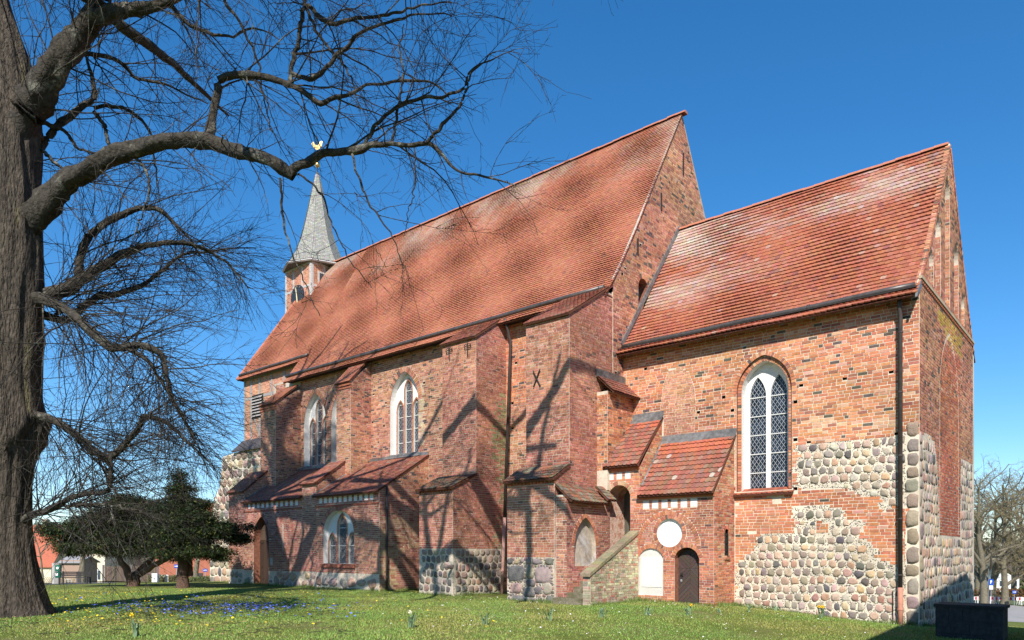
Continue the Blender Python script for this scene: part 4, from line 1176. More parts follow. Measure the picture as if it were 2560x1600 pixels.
def palp(u, v, r):
    if v > 1.75 and -12.6 < u < -10.8 and in_poly(np.array([u]), v, gothic)[0]: return PAL_PATCH(u, v, r)
    return PAL_PORCH(u, v, r)
recs = []; lay(recs, Wp, in_front, PX0, PX1, -.1, 4.5, .0775, (.25, .25, .12), .015, palp, 181); 
WpE = WE(PX1)
prof = [(YP, -.5), (YP, 3.5), (YC, 5.5), (YC, -.5)]
slit = [(22.32, 1.5)] + round_pts(22.48, .16, 2.22, 2.40) + [(22.64, 1.5)]
k = Acc(); plate(k, WpE, prof, [slit], 0, -.3, sides=False); pe_ = obj('porch_side_wall', k, M_MORTAR, po)
def in_side(us, v):
    m = in_poly(us, v, prof) & ~in_poly(us, v, slit) & ~in_poly(us, v, grow_loop(round_pts(22.48, .16, 2.22, 2.40), .13))
    return m & ~((np.abs(us - 22.48) < .2) & (abs(v - 1.44) < .05))
def pals(u, v, r): return PAL_YELLOW(u, v, r) if (v > 1.2 and r.random() < .35) else PAL_PORCH(u, v, r)
lay(recs, WpE, in_side, YP, YC, -.4, 5.5, .0775, (.25, .25, .12), .015, pals, 183)
WpM = WE(PXM)
prof2 = [(YP, 3.3), (YP, 4.5), (YC, 6.4), (YC, 5.0)]
k = Acc(); plate(k, WpM, [(YP + .01, 3.0), (YP + .01, 4.5), (YC, 6.4), (YC, 3.0)], (), 0, -.25, sides=False); obj('porch_parting_wall', k, M_MORTAR, po)
lay(recs, WpM, lambda us, v: in_poly(us, v, prof2), YP, YC, 3.3, 6.4, .0775, (.25, .25, .12), .015, pals, 184)
put_bricks(recs, po, 240)
q = Acc()
voussoirs(q, Wp, dring, .14, .08, .014, -.012, .014, PAL_PORCH, 185); voussoirs(q, Wp, p2ring, .14, .08, .014, -.012, .014, PAL_YELLOW, 186); voussoirs(q, Wp, pring, .14, .08, .014, -.012, .014, PAL_PORCH, 187)
voussoirs(q, Wp, circ + [circ[0]], .13, .075, .014, -.012, .014, PAL_PORCH, 188); voussoirs(q, Wp, gothic, .14, .08, .014, -.012, .016, PAL_PORCH, 189)
voussoirs(q, WpE, round_pts(22.48, .16, 2.22, 2.40), .12, .075, .014, -.012, .012, PAL_PORCH, 190)
for (x0, x1, z) in ((PXM, PX1 + .02, 3.405), (PX0, PXM + .01, 4.46)):
    wbox(q, Wp, x0, x1, z, z + .065, -.01, .05, (.46, .17, .09))
    u = x0
    while u < x1 - .04: wbox(q, Wp, u, u + .07, z + .075, z + .15, -.01, .10, jit((.46, .17, .09), ru)); u += .125
obj('arches_and_cornice', q, M_BRICK, po, stuff=True)
for s in sq1_: k = Acc(); wbox(k, Wp, s - .108, s + .108, 3.11, 3.35, -.03, .003, back=True); obj('plaster_panel', k, M_WHITE, po)
for s in sq2_: k = Acc(); wbox(k, Wp, s - .103, s + .103, 4.14, 4.39, -.03, .003, back=True); obj('plaster_panel', k, M_WHITE, po)
k = Acc(); reveal(k, Wp, circ, 0, -.085, back=True); obj('round_niche', k, M_WHITE, po)
k = Acc(); reveal(k, Wp, panel, 0, -.05, back=True); ps = obj('arched_panel', k, M_SLAB, po)
k = Acc(); wbox(k, Wp, -12.74, -11.98, .48, 1.47, -.06, -.035, back=True); obj('inscription_slab', k, mk('bleached_slab', (.74, .72, .66), .85, noise=(30, .93, 1.05), noise2=(3, .9, 1.05)), ps)
# oak door with chevron boards
do = bpy.data.objects.new('oak_door', None); link(do, church)
def clip(poly, a, b, c):                 # keep a*u + b*v <= c
    out = []
    for i in range(len(poly)):
        p, q_ = poly[i], poly[(i + 1) % len(poly)]
        fp, fq = a * p[0] + b * p[1] - c, a * q_[0] + b * q_[1] - c
        if fp <= 0: out.append(p)
        if (fp < 0 < fq) or (fq < 0 < fp):
            t = fp / (fp - fq); out.append((p[0] + (q_[0] - p[0]) * t, p[1] + (q_[1] - p[1]) * t))
    return out
dl, dr_, db, dm, dt = door_c - .41, door_c + .41, .06, 1.12, 1.72
for (a0, a1, b0, b1, sg) in ((dl, door_c, db, dm, 1), (door_c, dr_, db, dm, -1), (dl, door_c, dm, dt, 1), (door_c, dr_, dm, dt, -1)):
    sgn = sg if b0 == db else -sg
    c = -4.0
    while c < 4.0:
        base = rect(a0 + .003, a1 - .003, b0 + .003, b1 - .003)
        s2 = math.sqrt(.5); f0 = c; f1 = c + .105
        cen = (door_c, b0)
        A_, B_ = -sgn * s2, s2
        off = A_ * cen[0] + B_ * cen[1]
        pl = clip(base, A_, B_, off + f1 - .006); pl = clip(pl, -A_, -B_, -(off + f0)) if pl else pl
        if pl and len(pl) > 2:
            ar = abs(sum(pl[i][0] * pl[(i + 1) % len(pl)][1] - pl[(i + 1) % len(pl)][0] * pl[i][1] for i in range(len(pl)))) / 2
            if ar > .0006:
                k = Acc(); plate(k, Wp, pl, (), -.235 + ru.uniform(-.003, .003), -.27, jit((.075, .05, .042), ru, .12)); obj('board', k, M_WOOD, do)
        c += .105
k = Acc(); wbox(k, Wp, dl, dr_, 0, 1.8, -.30, -.26, (.03, .02, .018)); wbox(k, Wp, dl, dr_, -.02, .07, -.27, -.20, (.06, .042, .036)); obj('door_backing', k, M_WOOD, do)
k = Acc(); tube(k, [Wp.P(dl + .10, .92, -.24), Wp.P(dl + .10, .92, -.17), Wp.P(dl + .20, .93, -.16)], .014, 6); wbox(k, Wp, dl + .06, dl + .14, .78, .98, -.24, -.225); obj('door_handle', k, M_IRON, do)
k = Acc(); wbox(k, Wp, dl + .07, dl + .13, .68, .76, -.24, -.22); obj('keyhole_plate', k, M_LEADLT, do)
k = Acc(); reveal(k, Wp, dhole, -.002, -.3); obj('door_reveal', k, mk('brick_edge'), po)
# upper doorway: deep plastered reveal, plank door far back, sill
k = Acc(); reveal(k, Wp, p2hole, -.002, -1.1); obj('upper_reveal', k, mk('crumbling_plaster', (.60, .42, .32), .95, noise=(12, .7, 1.2), tint=((.42, .17, .10), 3.2, .5, .56, .85), bump=(20, .8, .03)), po)
up = bpy.data.objects.new('plank_door', None); link(up, church)
for i in range(7):
    k = Acc(); wbox(k, Wp, -14.06 + i * .135, -14.06 + i * .135 + .128, 1.3, 4.0, -1.08, -1.03, jit((.10, .085, .075), ru, .15), back=True); obj('board', k, M_WOOD, up)
# slit in the side wall
k = Acc(); reveal(k, WpE, slit, -.002, -.25, back=True); sw_ = obj('slit_window', k, mk('dark_void', (.02, .018, .016), .95), church)
k = Acc(); tube(k, [WpE.P(22.48, 1.48, -.04), WpE.P(22.48, 2.36, -.04)], .013, 5)
for z in (1.7, 1.95, 2.2): tube(k, [WpE.P(22.34, z, -.04), WpE.P(22.62, z, -.04)], .01, 4)
obj('iron_bars', k, M_IRON, sw_)
k = Acc(); wbox(k, WpE, 22.28, 22.68, 1.41, 1.48, -.02, .06, (.44, .2, .12), back=True); obj('slit_sill', k, M_BRICK, sw_)
k = Acc(); wbox(k, Wp, -11.72, -11.62, 3.035, 3.085, .0, .02, back=True); obj('house_number_plate', k, M_WHITE, po)
# porch roofs
for nm, x0, x1, pr, e, sd in (('porch_roof', PXM + .02, PX1 + .06, [(YP - .22, 3.50), (YP + .2, 3.98), (YC - .03, 5.52)], .215, 191), ('porch_roof', PX0 - .02, PXM + .06, [(YP - .22, 4.56), (YP + .2, 5.05), (YC - .03, 6.42)], .215, 192)):
    rf = Roof(pr); k = Acc(); deck(k, rf, lambda s: x0, lambda s: x1, n=2, thick=.05); prf = obj(nm, k, M_DECK, church)
    prf['label'] = 'lean-to tile roof over the round niche' if sd == 191 else 'narrow lean-to tile roof over the upper doorway'
    tiles(rf, lambda s: x0, lambda s: x1, prf, e, .165, PT_PORCH, sd, solo=300, lift=.050, sag=.2, thick=.024)
    k = Acc(); rl = rf.len
    q = [rf.P(x0 - .02, rl - .26, .05), rf.P(x1 + .03, rl - .26, .05), rf.P(x1 + .03, rl + .0, .06), rf.P(x0 - .02, rl + .0, .06)]
    k.add(q, [(0, 1, 2, 3)]); q2 = [rf.P(x0 - .02, rl - .02, .055), rf.P(x1 + .03, rl - .02, .055)]
    k.add([q2[0], q2[1], (x1 + .03, YC - .03, q2[0][2] + .20), (x0 - .02, YC - .03, q2[0][2] + .20)], [(0, 1, 2, 3)])
    k.add([q[0], q[1], rf.P(x1 + .03, rl - .26, .02), rf.P(x0 - .02, rl - .26, .02)], [(0, 1, 2, 3)])
    fl = obj('lead_flashing', k, M_LEAD, prf)
    k = Acc(); tube(k, [rf.P(x0 + .03, s, .045) for s in (rl * .18, rl * .5, rl)], .045, 5); obj('side_flashing', k, M_LEAD, prf)
k = Acc(); plate(k, WE(PX0), [(YP, 3.0), (YP, 4.5), (YC, 6.4), (YC, 3.0)], (), 0, -.1); obj('porch_west_side', k, M_MORTAR, po)

# small buttress block in the angle between gable and choir (above the upper porch)
k = Acc(); k.box(-14.42, -13.98, 21.4, 23.1, 3.8, 7.25); ab = obj('angle_block', k, M_MORTAR, church); recs = []
lay(recs, WS(21.4), lambda us, v: (us > -14.42) & (us < -13.98), -14.42, -13.98, 4.5, 7.2, .085, (.25, .12), .015, PAL_CHOIR, 195)
lay(recs, WE(-13.98), lambda us, v: us < YC, 21.4, YC, 4.5, 7.25, .085, (.25, .25, .12), .015, PAL_CHOIR, 196); put_bricks(recs, ab)
rf = Roof([(-13.62, 7.16), (-14.38, 8.0)], lambda u, a, z: (a, u, z))
class RoofE(Roof):                       # a slope falling to the east: outwards is +X
    def P(s, u, x, lift=0.0):
        q, t = s.at(x); n = (t[1], -t[0])
        return (q[0] + n[0] * lift, u, q[1] + n[1] * lift)
rf = RoofE([(-13.68, 7.18), (-14.4, 7.86)])
k = Acc(); deck(k, rf, lambda s: 21.35, lambda s: 23.1, n=1, thick=.05); abr = obj('angle_roof', k, M_DECK, church)
tiles(rf, lambda s: 21.3, lambda s: 23.1, abr, .18, .165, PT_ANN, 197, solo=80, lift=.03)
k = Acc(); wbox(k, WE(-14.38), 21.3, 23.1, 7.78, 8.06, 0, .08, back=True); obj('lead_flashing', k, M_LEAD, abr)

# ---------------------------------------------------------------- niche wall, steps and stair parapet
XN = -13.95
Wq = WE(XN)
prof = [(18.98, -.4), (18.98, 3.5), (21.5, 3.5), (21.5, -.4)]
nl = lancet(20.02, .62, 1.17, 1.85, 2.80)
k = Acc(); plate(k, Wq, prof, [nl], 0, -.42, sides=False); k.box(-14.4, XN - .004, 18.98, 19.3, -.4, 3.5); nq = obj('niche_wall', k, M_MORTAR, church)
rgz = ring_zone(20.02, .62, 1.85, 2.80, .15)
recs = []; lay(recs, Wq, lambda us, v: in_poly(us, v, prof) & ~in_poly(us, v, nl) & ~in_poly(us, v, rgz), 18.98, 21.5, -.2, 3.5, .0775, (.25, .25, .12), .015, PAL_ANNEX, 201)
lay(recs, WS(18.98), lambda us, v: (us > -14.38) & (us < XN), -14.38, XN, -.2, 3.5, .0775, (.25, .12), .015, PAL_ANNEX, 202); put_bricks(recs, nq)
k = Acc(); voussoirs(k, Wq, arch_pts(20.02, .62, 1.85, 2.80), .14, .08, .014, -.012, .014, PAL_PORCH, 203); obj('arch_ring', k, M_BRICK, nq, stuff=True)
k = Acc(); reveal(k, Wq, nl, 0, -.16, back=True); obj('pointed_niche', k, M_GREYPL, nq)
rf = RoofE([(-13.70, 3.28), (-14.36, 3.86)])
k = Acc(); deck(k, rf, lambda s: 18.92, lambda s: 20.95, n=1, thick=.05); nqr = obj('niche_roof', k, M_DECK, church)
tiles(rf, lambda s: 18.9, lambda s: 20.95, nqr, .17, .165, PT_OLD, 204, solo=60, lift=.03)
rf = RoofE([(-13.68, 3.42), (-14.2, 3.92)])
k = Acc(); deck(k, rf, lambda s: 20.98, lambda s: 21.5, n=1, thick=.05); obj('niche_roof_end', k, M_DECK, church)
tiles(rf, lambda s: 20.98, lambda s: 21.5, bpy.data.objects['niche_roof_end'], .17, .165, PT_OLD, 205, solo=40, lift=.03)
XPi, XPo = -13.13, -12.85
st = bpy.data.objects.new('stair', None); link(st, church)
for i in range(8):
    k = Acc(); y0 = 18.62 + i * .36; k.box(XN + .01 if i else XN - .3, XPi + (0 if i else .0), y0, 21.6, -.3 if i == 0 else i * .17 - .02, (i + 1) * .17 + .02 * ru.random()); obj('step', k, M_STEP, st)
par = [(18.71, -.4), (18.71, .93), (YP, 2.28), (YP, -.4)]
k = Acc(); plate(k, WE(XPo), par, (), 0, XPi - XPo); pw = obj('stair_parapet', k, M_MOSSM, church); recs = []
lay(recs, WE(XPo), lambda us, v: in_poly(us, v, par), 18.71, YP, -.2, 2.3, .0775, (.25, .12, .12), .015, PAL_MOSS, 206)
lay(recs, WS(18.71), lambda us, v: (us > XPi) & (us < XPo), XPi, XPo, -.2, .92, .0775, (.25,), .015, PAL_MOSS, 207); put_bricks(recs, pw, 0, M_MOSSB)
n = 15
for i in range(n):                       # coping bricks on edge
    y0 = 18.62 + (YP - 18.62) * i / n; y1 = 18.62 + (YP - 18.62) * (i + 1) / n - .012
    f = lambda y: .93 + (y - 18.71) * (2.28 - .93) / (YP - 18.71)
    k = Acc(); k.add([(XPi - .04, y0, f(y0)), (XPo + .04, y0, f(y0)), (XPo + .04, y1, f(y1)), (XPi - .04, y1, f(y1)), (XPi - .04, y0, f(y0) + .10), (XPo + .04, y0, f(y0) + .10), (XPo + .04, y1, f(y1) + .10), (XPi - .04, y1, f(y1) + .10)],
        [(0, 1, 5, 4), (1, 2, 6, 5), (2, 3, 7, 6), (3, 0, 4, 7), (4, 5, 6, 7), (3, 2, 1, 0)], jit((.26, .22, .13), ru, .2)); obj('coping_stone', k, M_MOSSB, pw)

# ---------------------------------------------------------------- west tower and turret
Wt = WS(23.2)
k = Acc(); k.box(-41.4, -34.8, 23.2, 32.0, 8.2, 12.25); tw = obj('tower_wall', k, M_MORTAR, church); recs = []
lay(recs, Wt, lambda us, v: (us > -41.4) & (us < -34.8), -41.4, -34.9, 8.3, 12.2, .075, (.24, .24, .12), .014, PAL_PATCH, 211); put_bricks(recs, tw)
for x in (-41.32, -40.55, -39.6, -38.3, -37.0, -35.8):
    k = Acc(); wbox(k, Wt, x - .09, x + .09, 8.25, 12.25, -.01, .03, back=True); obj('timber_post', k, M_TIMBER, tw)
for z in (8.3, 10.9, 12.1):
    k = Acc(); wbox(k, Wt, -41.4, -34.8, z - .08, z + .08, -.01, .026, back=True); obj('timber_beam', k, M_TIMBER, tw)
k = Acc(); k.add([Wt.P(-39.6, 8.4, .02), Wt.P(-39.4, 8.4, .02), Wt.P(-40.3, 10.0, .02), Wt.P(-40.5, 10.0, .02)], [(0, 1, 2, 3)]); obj('timber_brace', k, M_TIMBER, tw)
lu = SY(631, 994, 23.2); lb = SY(659, 1040, 23.2)
k = Acc(); wbox(k, Wt, lu[0], lb[0], lb[1], lu[1] + .1, -.05, .035, back=True); lv = obj('louvre_window', k, mk('dark_void'), church)
n = 7
for i in range(n):
    z = lb[1] + .06 + (lu[1] - lb[1]) * i / n; k = Acc(); k.add([Wt.P(lu[0] + .03, z, .14), Wt.P(lb[0] - .03, z, .14), Wt.P(lb[0] - .03, z + .12, .04), Wt.P(lu[0] + .03, z + .12, .04), Wt.P(lu[0] + .03, z - .02, .14), Wt.P(lb[0] - .03, z - .02, .14)], [(0, 1, 2, 3), (4, 5, 1, 0)]); obj('louvre_slat', k, M_TIMBER, lv)
k = Acc(); k.add([(-41.6, 22.5, 7.75), (-35.3, 22.5, 7.75), (-35.3, 23.2, 8.45), (-41.6, 23.2, 8.45), (-41.6, 22.5, 7.65), (-35.3, 22.5, 7.65)], [(0, 1, 2, 3), (4, 5, 1, 0)]); obj('slate_skirt', k, mk('slate_skirt', (.08, .07, .07), .7, noise=(8, .7, 1.3)), tw)
Wts = WS(22.7)
poly = [SY(525, 1470, 22.7), SY(525, 1310, 22.7), SY(537, 1245, 22.7), SY(550, 1216, 22.7), SY(556, 1142, 22.7), SY(653, 1112, 22.7), (-35.3, 8.0), (-35.3, -1.5)]; poly[0] = (poly[0][0], -1.5)
k = Acc(); plate(k, Wts, poly, (), 0, -9); tb = obj('tower_base', k, M_MORTAR_S, church)
stones(Wts, lambda us, v: in_poly(us, v, poly), -46.2, -35.3, -1.2, 8.0, tb, (.42, .58), (.42, .8), .07, stone_pal, 213, solo=150)
# turret: square body, octagonal eaves and flared shingle spire
TX, TY = -40.2, YM; hb = 1.42
k = Acc(); k.box(TX - hb, TX + hb, TY - hb, TY + hb, 14.0, 19.75); tu = obj('turret', k, M_MORTAR, church); recs = []
for W_, a, b_ in ((WS(TY - hb), TX - hb, TX + hb), (WE(TX + hb), TY - hb, TY + hb)):
    lay(recs, W_, lambda us, v: us < 1e9, a, b_, 14.2, 19.7, .075, (.24, .24, .12), .014, PAL_PATCH, 215)
    for u in (a + .08, a + .95, b_ - .95, b_ - .08):
        k = Acc(); wbox(k, W_, u - .08, u + .08, 14.2, 19.75, -.01, .03, back=True); obj('timber_post', k, mk('pale_timber', (.52, .49, .46), .9, noise=(14, .7, 1.2)), tu)
    for z in (16.6, 18.2, 19.6):
        k = Acc(); wbox(k, W_, a, b_, z - .07, z + .07, -.01, .026, back=True); obj('timber_beam', k, mk('pale_timber'), tu)
put_bricks(recs, tu)
ck = bpy.data.objects.new('clock', None); link(ck, church)
k = Acc(); cy = TY - hb - .06; cxk, czk = TX + .02, 17.75
tube(k, [(cxk, cy + .04, czk), (cxk, cy - .03, czk)], .70, 28); obj('clock_face', k, M_CLOCK, ck)
for i in range(12):
    a = i * math.pi / 6; k = Acc(); tube(k, [(cxk + .55 * math.sin(a), cy - .045, czk + .55 * math.cos(a)), (cxk + .65 * math.sin(a), cy - .045, czk + .65 * math.cos(a))], .02, 4); obj('hour_mark', k, mk('worn_gilt', (.35, .28, .16), .6), ck)
for a, l, w_ in ((R_(-12), .55, .035), (R_(172), .42, .045)):
    k = Acc(); tube(k, [(cxk, cy - .06, czk), (cxk + l * math.sin(a), cy - .06, czk + l * math.cos(a))], w_, 4); obj('clock_hand', k, mk('worn_gilt2', (.55, .45, .25), .5), ck)
Wtu = WE(TX + hb)
k = Acc(); wbox(k, Wtu, TY - .95, TY - .25, 18.35, 19.15, -.02, .05, back=True); tw_ = obj('turret_window', k, mk('pale_timber'), church)
k = Acc(); wbox(k, Wtu, TY - .84, TY - .36, 18.45, 19.05, 0, .054); obj('pane', k, mk('dim_glass', (.05, .06, .07), .15), tw_)
k = Acc()
def octa(r, z, ph=0): return [(TX + r * math.cos(ph + i * math.pi / 4), TY + r * math.sin(ph + i * math.pi / 4), z) for i in range(8)]
SPR = [(2.12, 19.65), (2.0, 19.85), (1.55, 20.6), (1.18, 21.5), (.92, 22.4), (.62, 23.7), (.34, 25.0), (.10, 26.1)]
rings = [octa(r, z) for r, z in SPR]
vs = [p for rg in rings for p in rg]
k.add(vs, [(i * 8 + j, i * 8 + (j + 1) % 8, (i + 1) * 8 + (j + 1) % 8, (i + 1) * 8 + j) for i in range(len(SPR) - 1) for j in range(8)] + [tuple(range(8))])
sp = obj('spire', k, mk('spire_deck', (.12, .115, .105), .9), church)
k = Acc(); e = .11; Rg = np.array(SPR)[1:]; seg = np.hypot(*(Rg[1:] - Rg[:-1]).T); cum = np.concatenate(([0], np.cumsum(seg))); s = 0; row = 0
rs = random.Random(9)
while s < cum[-1] - .2:
    r0 = np.interp(s, cum, Rg[:, 0]); z0 = np.interp(s, cum, Rg[:, 1]); r1 = np.interp(s + e * 1.4, cum, Rg[:, 0]); z1 = np.interp(s + e * 1.4, cum, Rg[:, 1])
    for j in range(8):
        a0, a1 = j * math.pi / 4, (j + 1) * math.pi / 4
        p0 = np.array([math.cos(a0), math.sin(a0)]); p1 = np.array([math.cos(a1), math.sin(a1)])
        nm = (p0 + p1) / np.hypot(*(p0 + p1))
        wl = r0 * .765; nt_ = max(1, int(wl / .13)); off = .5 if row % 2 else 0
        for t in range(nt_):
            f0, f1 = t / nt_, (t + 1) / nt_ - .006
            q0 = p0 + (p1 - p0) * f0; q1 = p0 + (p1 - p0) * f1; l = .03
            c = jit(rs.choice([(.33, .32, .285), (.31, .30, .265), (.36, .345, .30), (.28, .27, .24)]), rs, .06)
            k.add([(TX + q0[0] * r0 + nm[0] * l, TY + q0[1] * r0 + nm[1] * l, z0), (TX + q1[0] * r0 + nm[0] * l, TY + q1[1] * r0 + nm[1] * l, z0), (TX + q1[0] * r1 + nm[0] * .006, TY + q1[1] * r1 + nm[1] * .006, z1), (TX + q0[0] * r1 + nm[0] * .006, TY + q0[1] * r1 + nm[1] * .006, z1),
                   (TX + q0[0] * r0, TY + q0[1] * r0, z0), (TX + q1[0] * r0, TY + q1[1] * r0, z0)], [(0, 1, 2, 3), (4, 5, 1, 0)], c)
    s += e; row += 1
obj('spire_shingles', k, M_SHINGLE, sp, stuff=True)
k = Acc(); tube(k, octa(2.16, 19.68) + [octa(2.16, 19.68)[0]], .07, 4); obj('eaves_board', k, mk('pale_timber'), sp)
k = Acc(); tube(k, [(TX, TY, 25.6), (TX + .02, TY, 28.45)], .028, 5); fin = obj('finial_rod', k, M_IRON, sp)
k = Acc(); bmv = []
for i in range(7):
    for j in range(12):
        a = math.pi * i / 6; b_ = 2 * math.pi * j / 12; bmv.append((TX + .17 * math.sin(a) * math.cos(b_), TY + .17 * math.sin(a) * math.sin(b_), 26.62 + .17 * math.cos(a)))
k.add(bmv, [(i * 12 + j, i * 12 + (j + 1) % 12, (i + 1) * 12 + (j + 1) % 12, (i + 1) * 12 + j) for i in range(6) for j in range(12)]); obj('gilded_ball', k, M_GOLD, sp, smooth=True)
cock = [(-.72, .42), (-.66, .62), (-.52, .70), (-.42, .60), (-.36, .42), (-.18, .26), (.08, .24), (.26, .42), (.34, .66), (.52, .74), (.70, .64), (.62, .44), (.60, .22), (.44, -.02), (.22, -.22), (.06, -.30), (-.08, -.30), (-.26, -.20), (-.44, -.02), (-.54, .18), (-.60, .36)]
cock = [(a * .52, b_ * .52) for a, b_ in cock]
Wk = WR((TX, TY, 27.75), (.83, .557), (.557, -.83))
k = Acc(); plate(k, Wk, cock, (), .03, -.03); plate(k, Wk, cock, (), -.03, -.03, sides=False); obj('weathercock', k, M_GOLD, sp)
k = Acc(); k.box(TX - hb - .02, TX + hb + .06, TY - hb - .06, TY + hb, 14.0, 14.1)
# ================================================================== TREES
M_BARK = mk('lime_bark', (.092, .073, .055), .95, noise=(4, .30, 1.5), noise2=(.7, .7, 1.25), bump=(5, 1.0, .12), stretch=(4, 4, 1.1), tint=((.16, .15, .04), .35, .56, .68, .7))
M_BARK2 = mk('branch_bark', (.046, .039, .030), .95, noise=(9, .4, 1.6), bump=(14, 1.0, .05), tint=((.30, .29, .23), 2.0, .56, .66, .5))
M_TWIG = mk('twig_bark', (.026, .020, .017), .9, noise=(3, .7, 1.5), tint=((.20, .18, .12), 1.2, .6, .68, .5))
M_YEWB = mk('yew_bark', (.11, .065, .045), .95, noise=(8, .6, 1.4), bump=(12, .9, .04), stretch=(3, 3, 1))
def mesh_np(name, V, F, mat, col=None, smooth=False):
    """V (n,3), F (m,k) equal sized faces"""
    me = bpy.data.meshes.new(name)
    V = np.asarray(V, np.float32); F = np.asarray(F, np.int32)
    m_, k_ = F.shape
    me.vertices.add(len(V)); me.vertices.foreach_set('co', V.ravel())
    me.loops.add(m_ * k_); me.loops.foreach_set('vertex_index', F.ravel())
    me.polygons.add(m_); me.polygons.foreach_set('loop_start', np.arange(0, m_ * k_, k_, dtype=np.int32))
    me.update(calc_edges=True)
    if col is not None:
        a = me.attributes.new('col', 'FLOAT_COLOR', 'FACE'); arr = np.ones((m_, 4), np.float32); arr[:, :3] = col
        a.data.foreach_set('color', arr.ravel())
    if smooth: me.polygons.foreach_set('use_smooth', np.ones(m_, bool))
    me.materials.append(mat)
    return me
def norm(a): return a / (np.linalg.norm(a, axis=-1, keepdims=True) + 1e-9)
def tubes_np(P, Rd, sides):
    """P (N,K,3) centre lines, Rd (N,K) radii -> verts, quads"""
    N_, K, _ = P.shape
    T = np.empty_like(P); T[:, 1:-1] = P[:, 2:] - P[:, :-2]; T[:, 0] = P[:, 1] - P[:, 0]; T[:, -1] = P[:, -1] - P[:, -2]
    T = norm(T)
    ref = np.where(np.abs(T[..., 2:3]) < .85, np.array([0, 0, 1.0]), np.array([1.0, 0, 0]))
    B = norm(np.cross(T, ref)); C = np.cross(B, T)
    a = np.arange(sides) * 2 * math.pi / sides
    V = P[:, :, None, :] + Rd[:, :, None, None] * (B[:, :, None, :] * np.cos(a)[None, None, :, None] + C[:, :, None, :] * np.sin(a)[None, None, :, None])
    idx = np.arange(N_ * K * sides).reshape(N_, K, sides)
    A = idx[:, :-1, :]; A2 = np.roll(A, -1, axis=2); D = idx[:, 1:, :]; D2 = np.roll(D, -1, axis=2)
    F = np.stack([A, A2, D2, D], axis=-1).reshape(-1, 4)
    return V.reshape(-1, 3), F
def resample(pts, rad, K):
    P = np.array(pts, float); n = len(P); Rr = np.array(rad, float)
    # Catmull-Rom, then even steps
    out = []; ro = []
    for i in range(n - 1):
        p0, p1, p2, p3 = P[max(0, i - 1)], P[i], P[i + 1], P[min(n - 1, i + 2)]
        for t in np.linspace(0, 1, 8, endpoint=False):
            out.append(.5 * ((2 * p1) + (-p0 + p2) * t + (2 * p0 - 5 * p1 + 4 * p2 - p3) * t * t + (-p0 + 3 * p1 - 3 * p2 + p3) * t ** 3)); ro.append(Rr[i] + (Rr[i + 1] - Rr[i]) * t)
    out.append(P[-1]); ro.append(Rr[-1]); out = np.array(out); ro = np.array(ro)
    L_ = np.concatenate(([0], np.cumsum(np.linalg.norm(out[1:] - out[:-1], axis=1))))
    s = np.linspace(0, L_[-1], K)
    return np.stack([np.interp(s, L_, out[:, k]) for k in range(3)], 1), np.interp(s, L_, ro), L_[-1]
def sprout(rng, P, Rd, Ln, per_m, lrange, ang, K, droop, wig, smin=.12, r0=.5, rmin=.003, up=0.0, taper=.25, flat=0.0, kf=.006):
    """children of branches P (N,K0,3) -> centre lines, radii, lengths"""
    cnt = np.maximum(0, rng.poisson(per_m * Ln * (1 - smin)))
    par = np.repeat(np.arange(len(P)), cnt); n = len(par)
    if n == 0: return np.zeros((0, K, 3)), np.zeros((0, K)), np.zeros(0)
    K0 = P.shape[1]
    s = rng.uniform(smin, 1.0, n) * (K0 - 1); i = np.minimum(K0 - 2, s.astype(int)); f = (s - i)[:, None]
    base = P[par, i] * (1 - f) + P[par, i + 1] * f
    tan = norm(P[par, i + 1] - P[par, i]); rb = Rd[par, i] * (1 - f[:, 0]) + Rd[par, i + 1] * f[:, 0]
    rv = rng.normal(size=(n, 3)); rv[:, 2] *= (1 - flat)
    perp = norm(rv - tan * (rv * tan).sum(1, keepdims=True))
    perp[:, 2] += up; perp = norm(perp)
    a = np.radians(rng.normal(ang, 14, n))[:, None]
    d = norm(tan * np.cos(a) + perp * np.sin(a))
    ln = rng.uniform(lrange[0], lrange[1], n) * np.minimum(1.0, .35 + .65 * (1.15 - s / (K0 - 1)))
    r = np.maximum(rmin, np.minimum(rb * r0, rmin + ln * kf))
    out = np.empty((n, K, 3)); out[:, 0] = base; st = (ln / (K - 1))[:, None]
    for k in range(1, K):
        d = norm(d + rng.normal(size=(n, 3)) * wig + np.array([0, 0, -droop]))
        out[:, k] = out[:, k - 1] + d * st
    rad = r[:, None] * np.linspace(1, taper, K)[None]
    return out, np.maximum(rad, rmin * .6), ln
def merge(parts):
    V = []; F = []; o = 0
    for v, f in parts:
        V.append(v); F.append(f + o); o += len(v)
    return np.concatenate(V), np.concatenate(F)

# ---------------------------------------------------------------- the great lime tree in the foreground
rng = np.random.default_rng(11)
T0 = 19.2
tx, ty = GP(14, T0)
lime = thing('lime_tree', 'huge bare lime tree with burred trunk at the left edge', 'tree', (tx, ty, 0), world=True)
ctrl = [(14, 1560, 0, .98), (14, 1480, 0, .84), (14, 1400, 0, .70), (14, 1300, 0, .61), (14, 1200, 0, .62), (12, 1120, 0, .70), (10, 1060, 0, .82), (10, 980, 0, .80), (10, 880, 0, .82), (12, 760, 0, .84), (14, 600, 0, .86), (16, 450, 0, .79), (18, 350, 0, .75), (14, 250, .1, .74), (0, 140, .2, .62), (-40, -30, .4, .48), (-60, -260, .6, .36), (-20, -520, .8, .18)]
cp = np.array([AT(a, b_, T0 + c) for a, b_, c, _ in ctrl]); cr_ = np.array([q[3] for q in ctrl])
TP, TR, TL = resample(cp, cr_, 110)
sides = 72
V = []
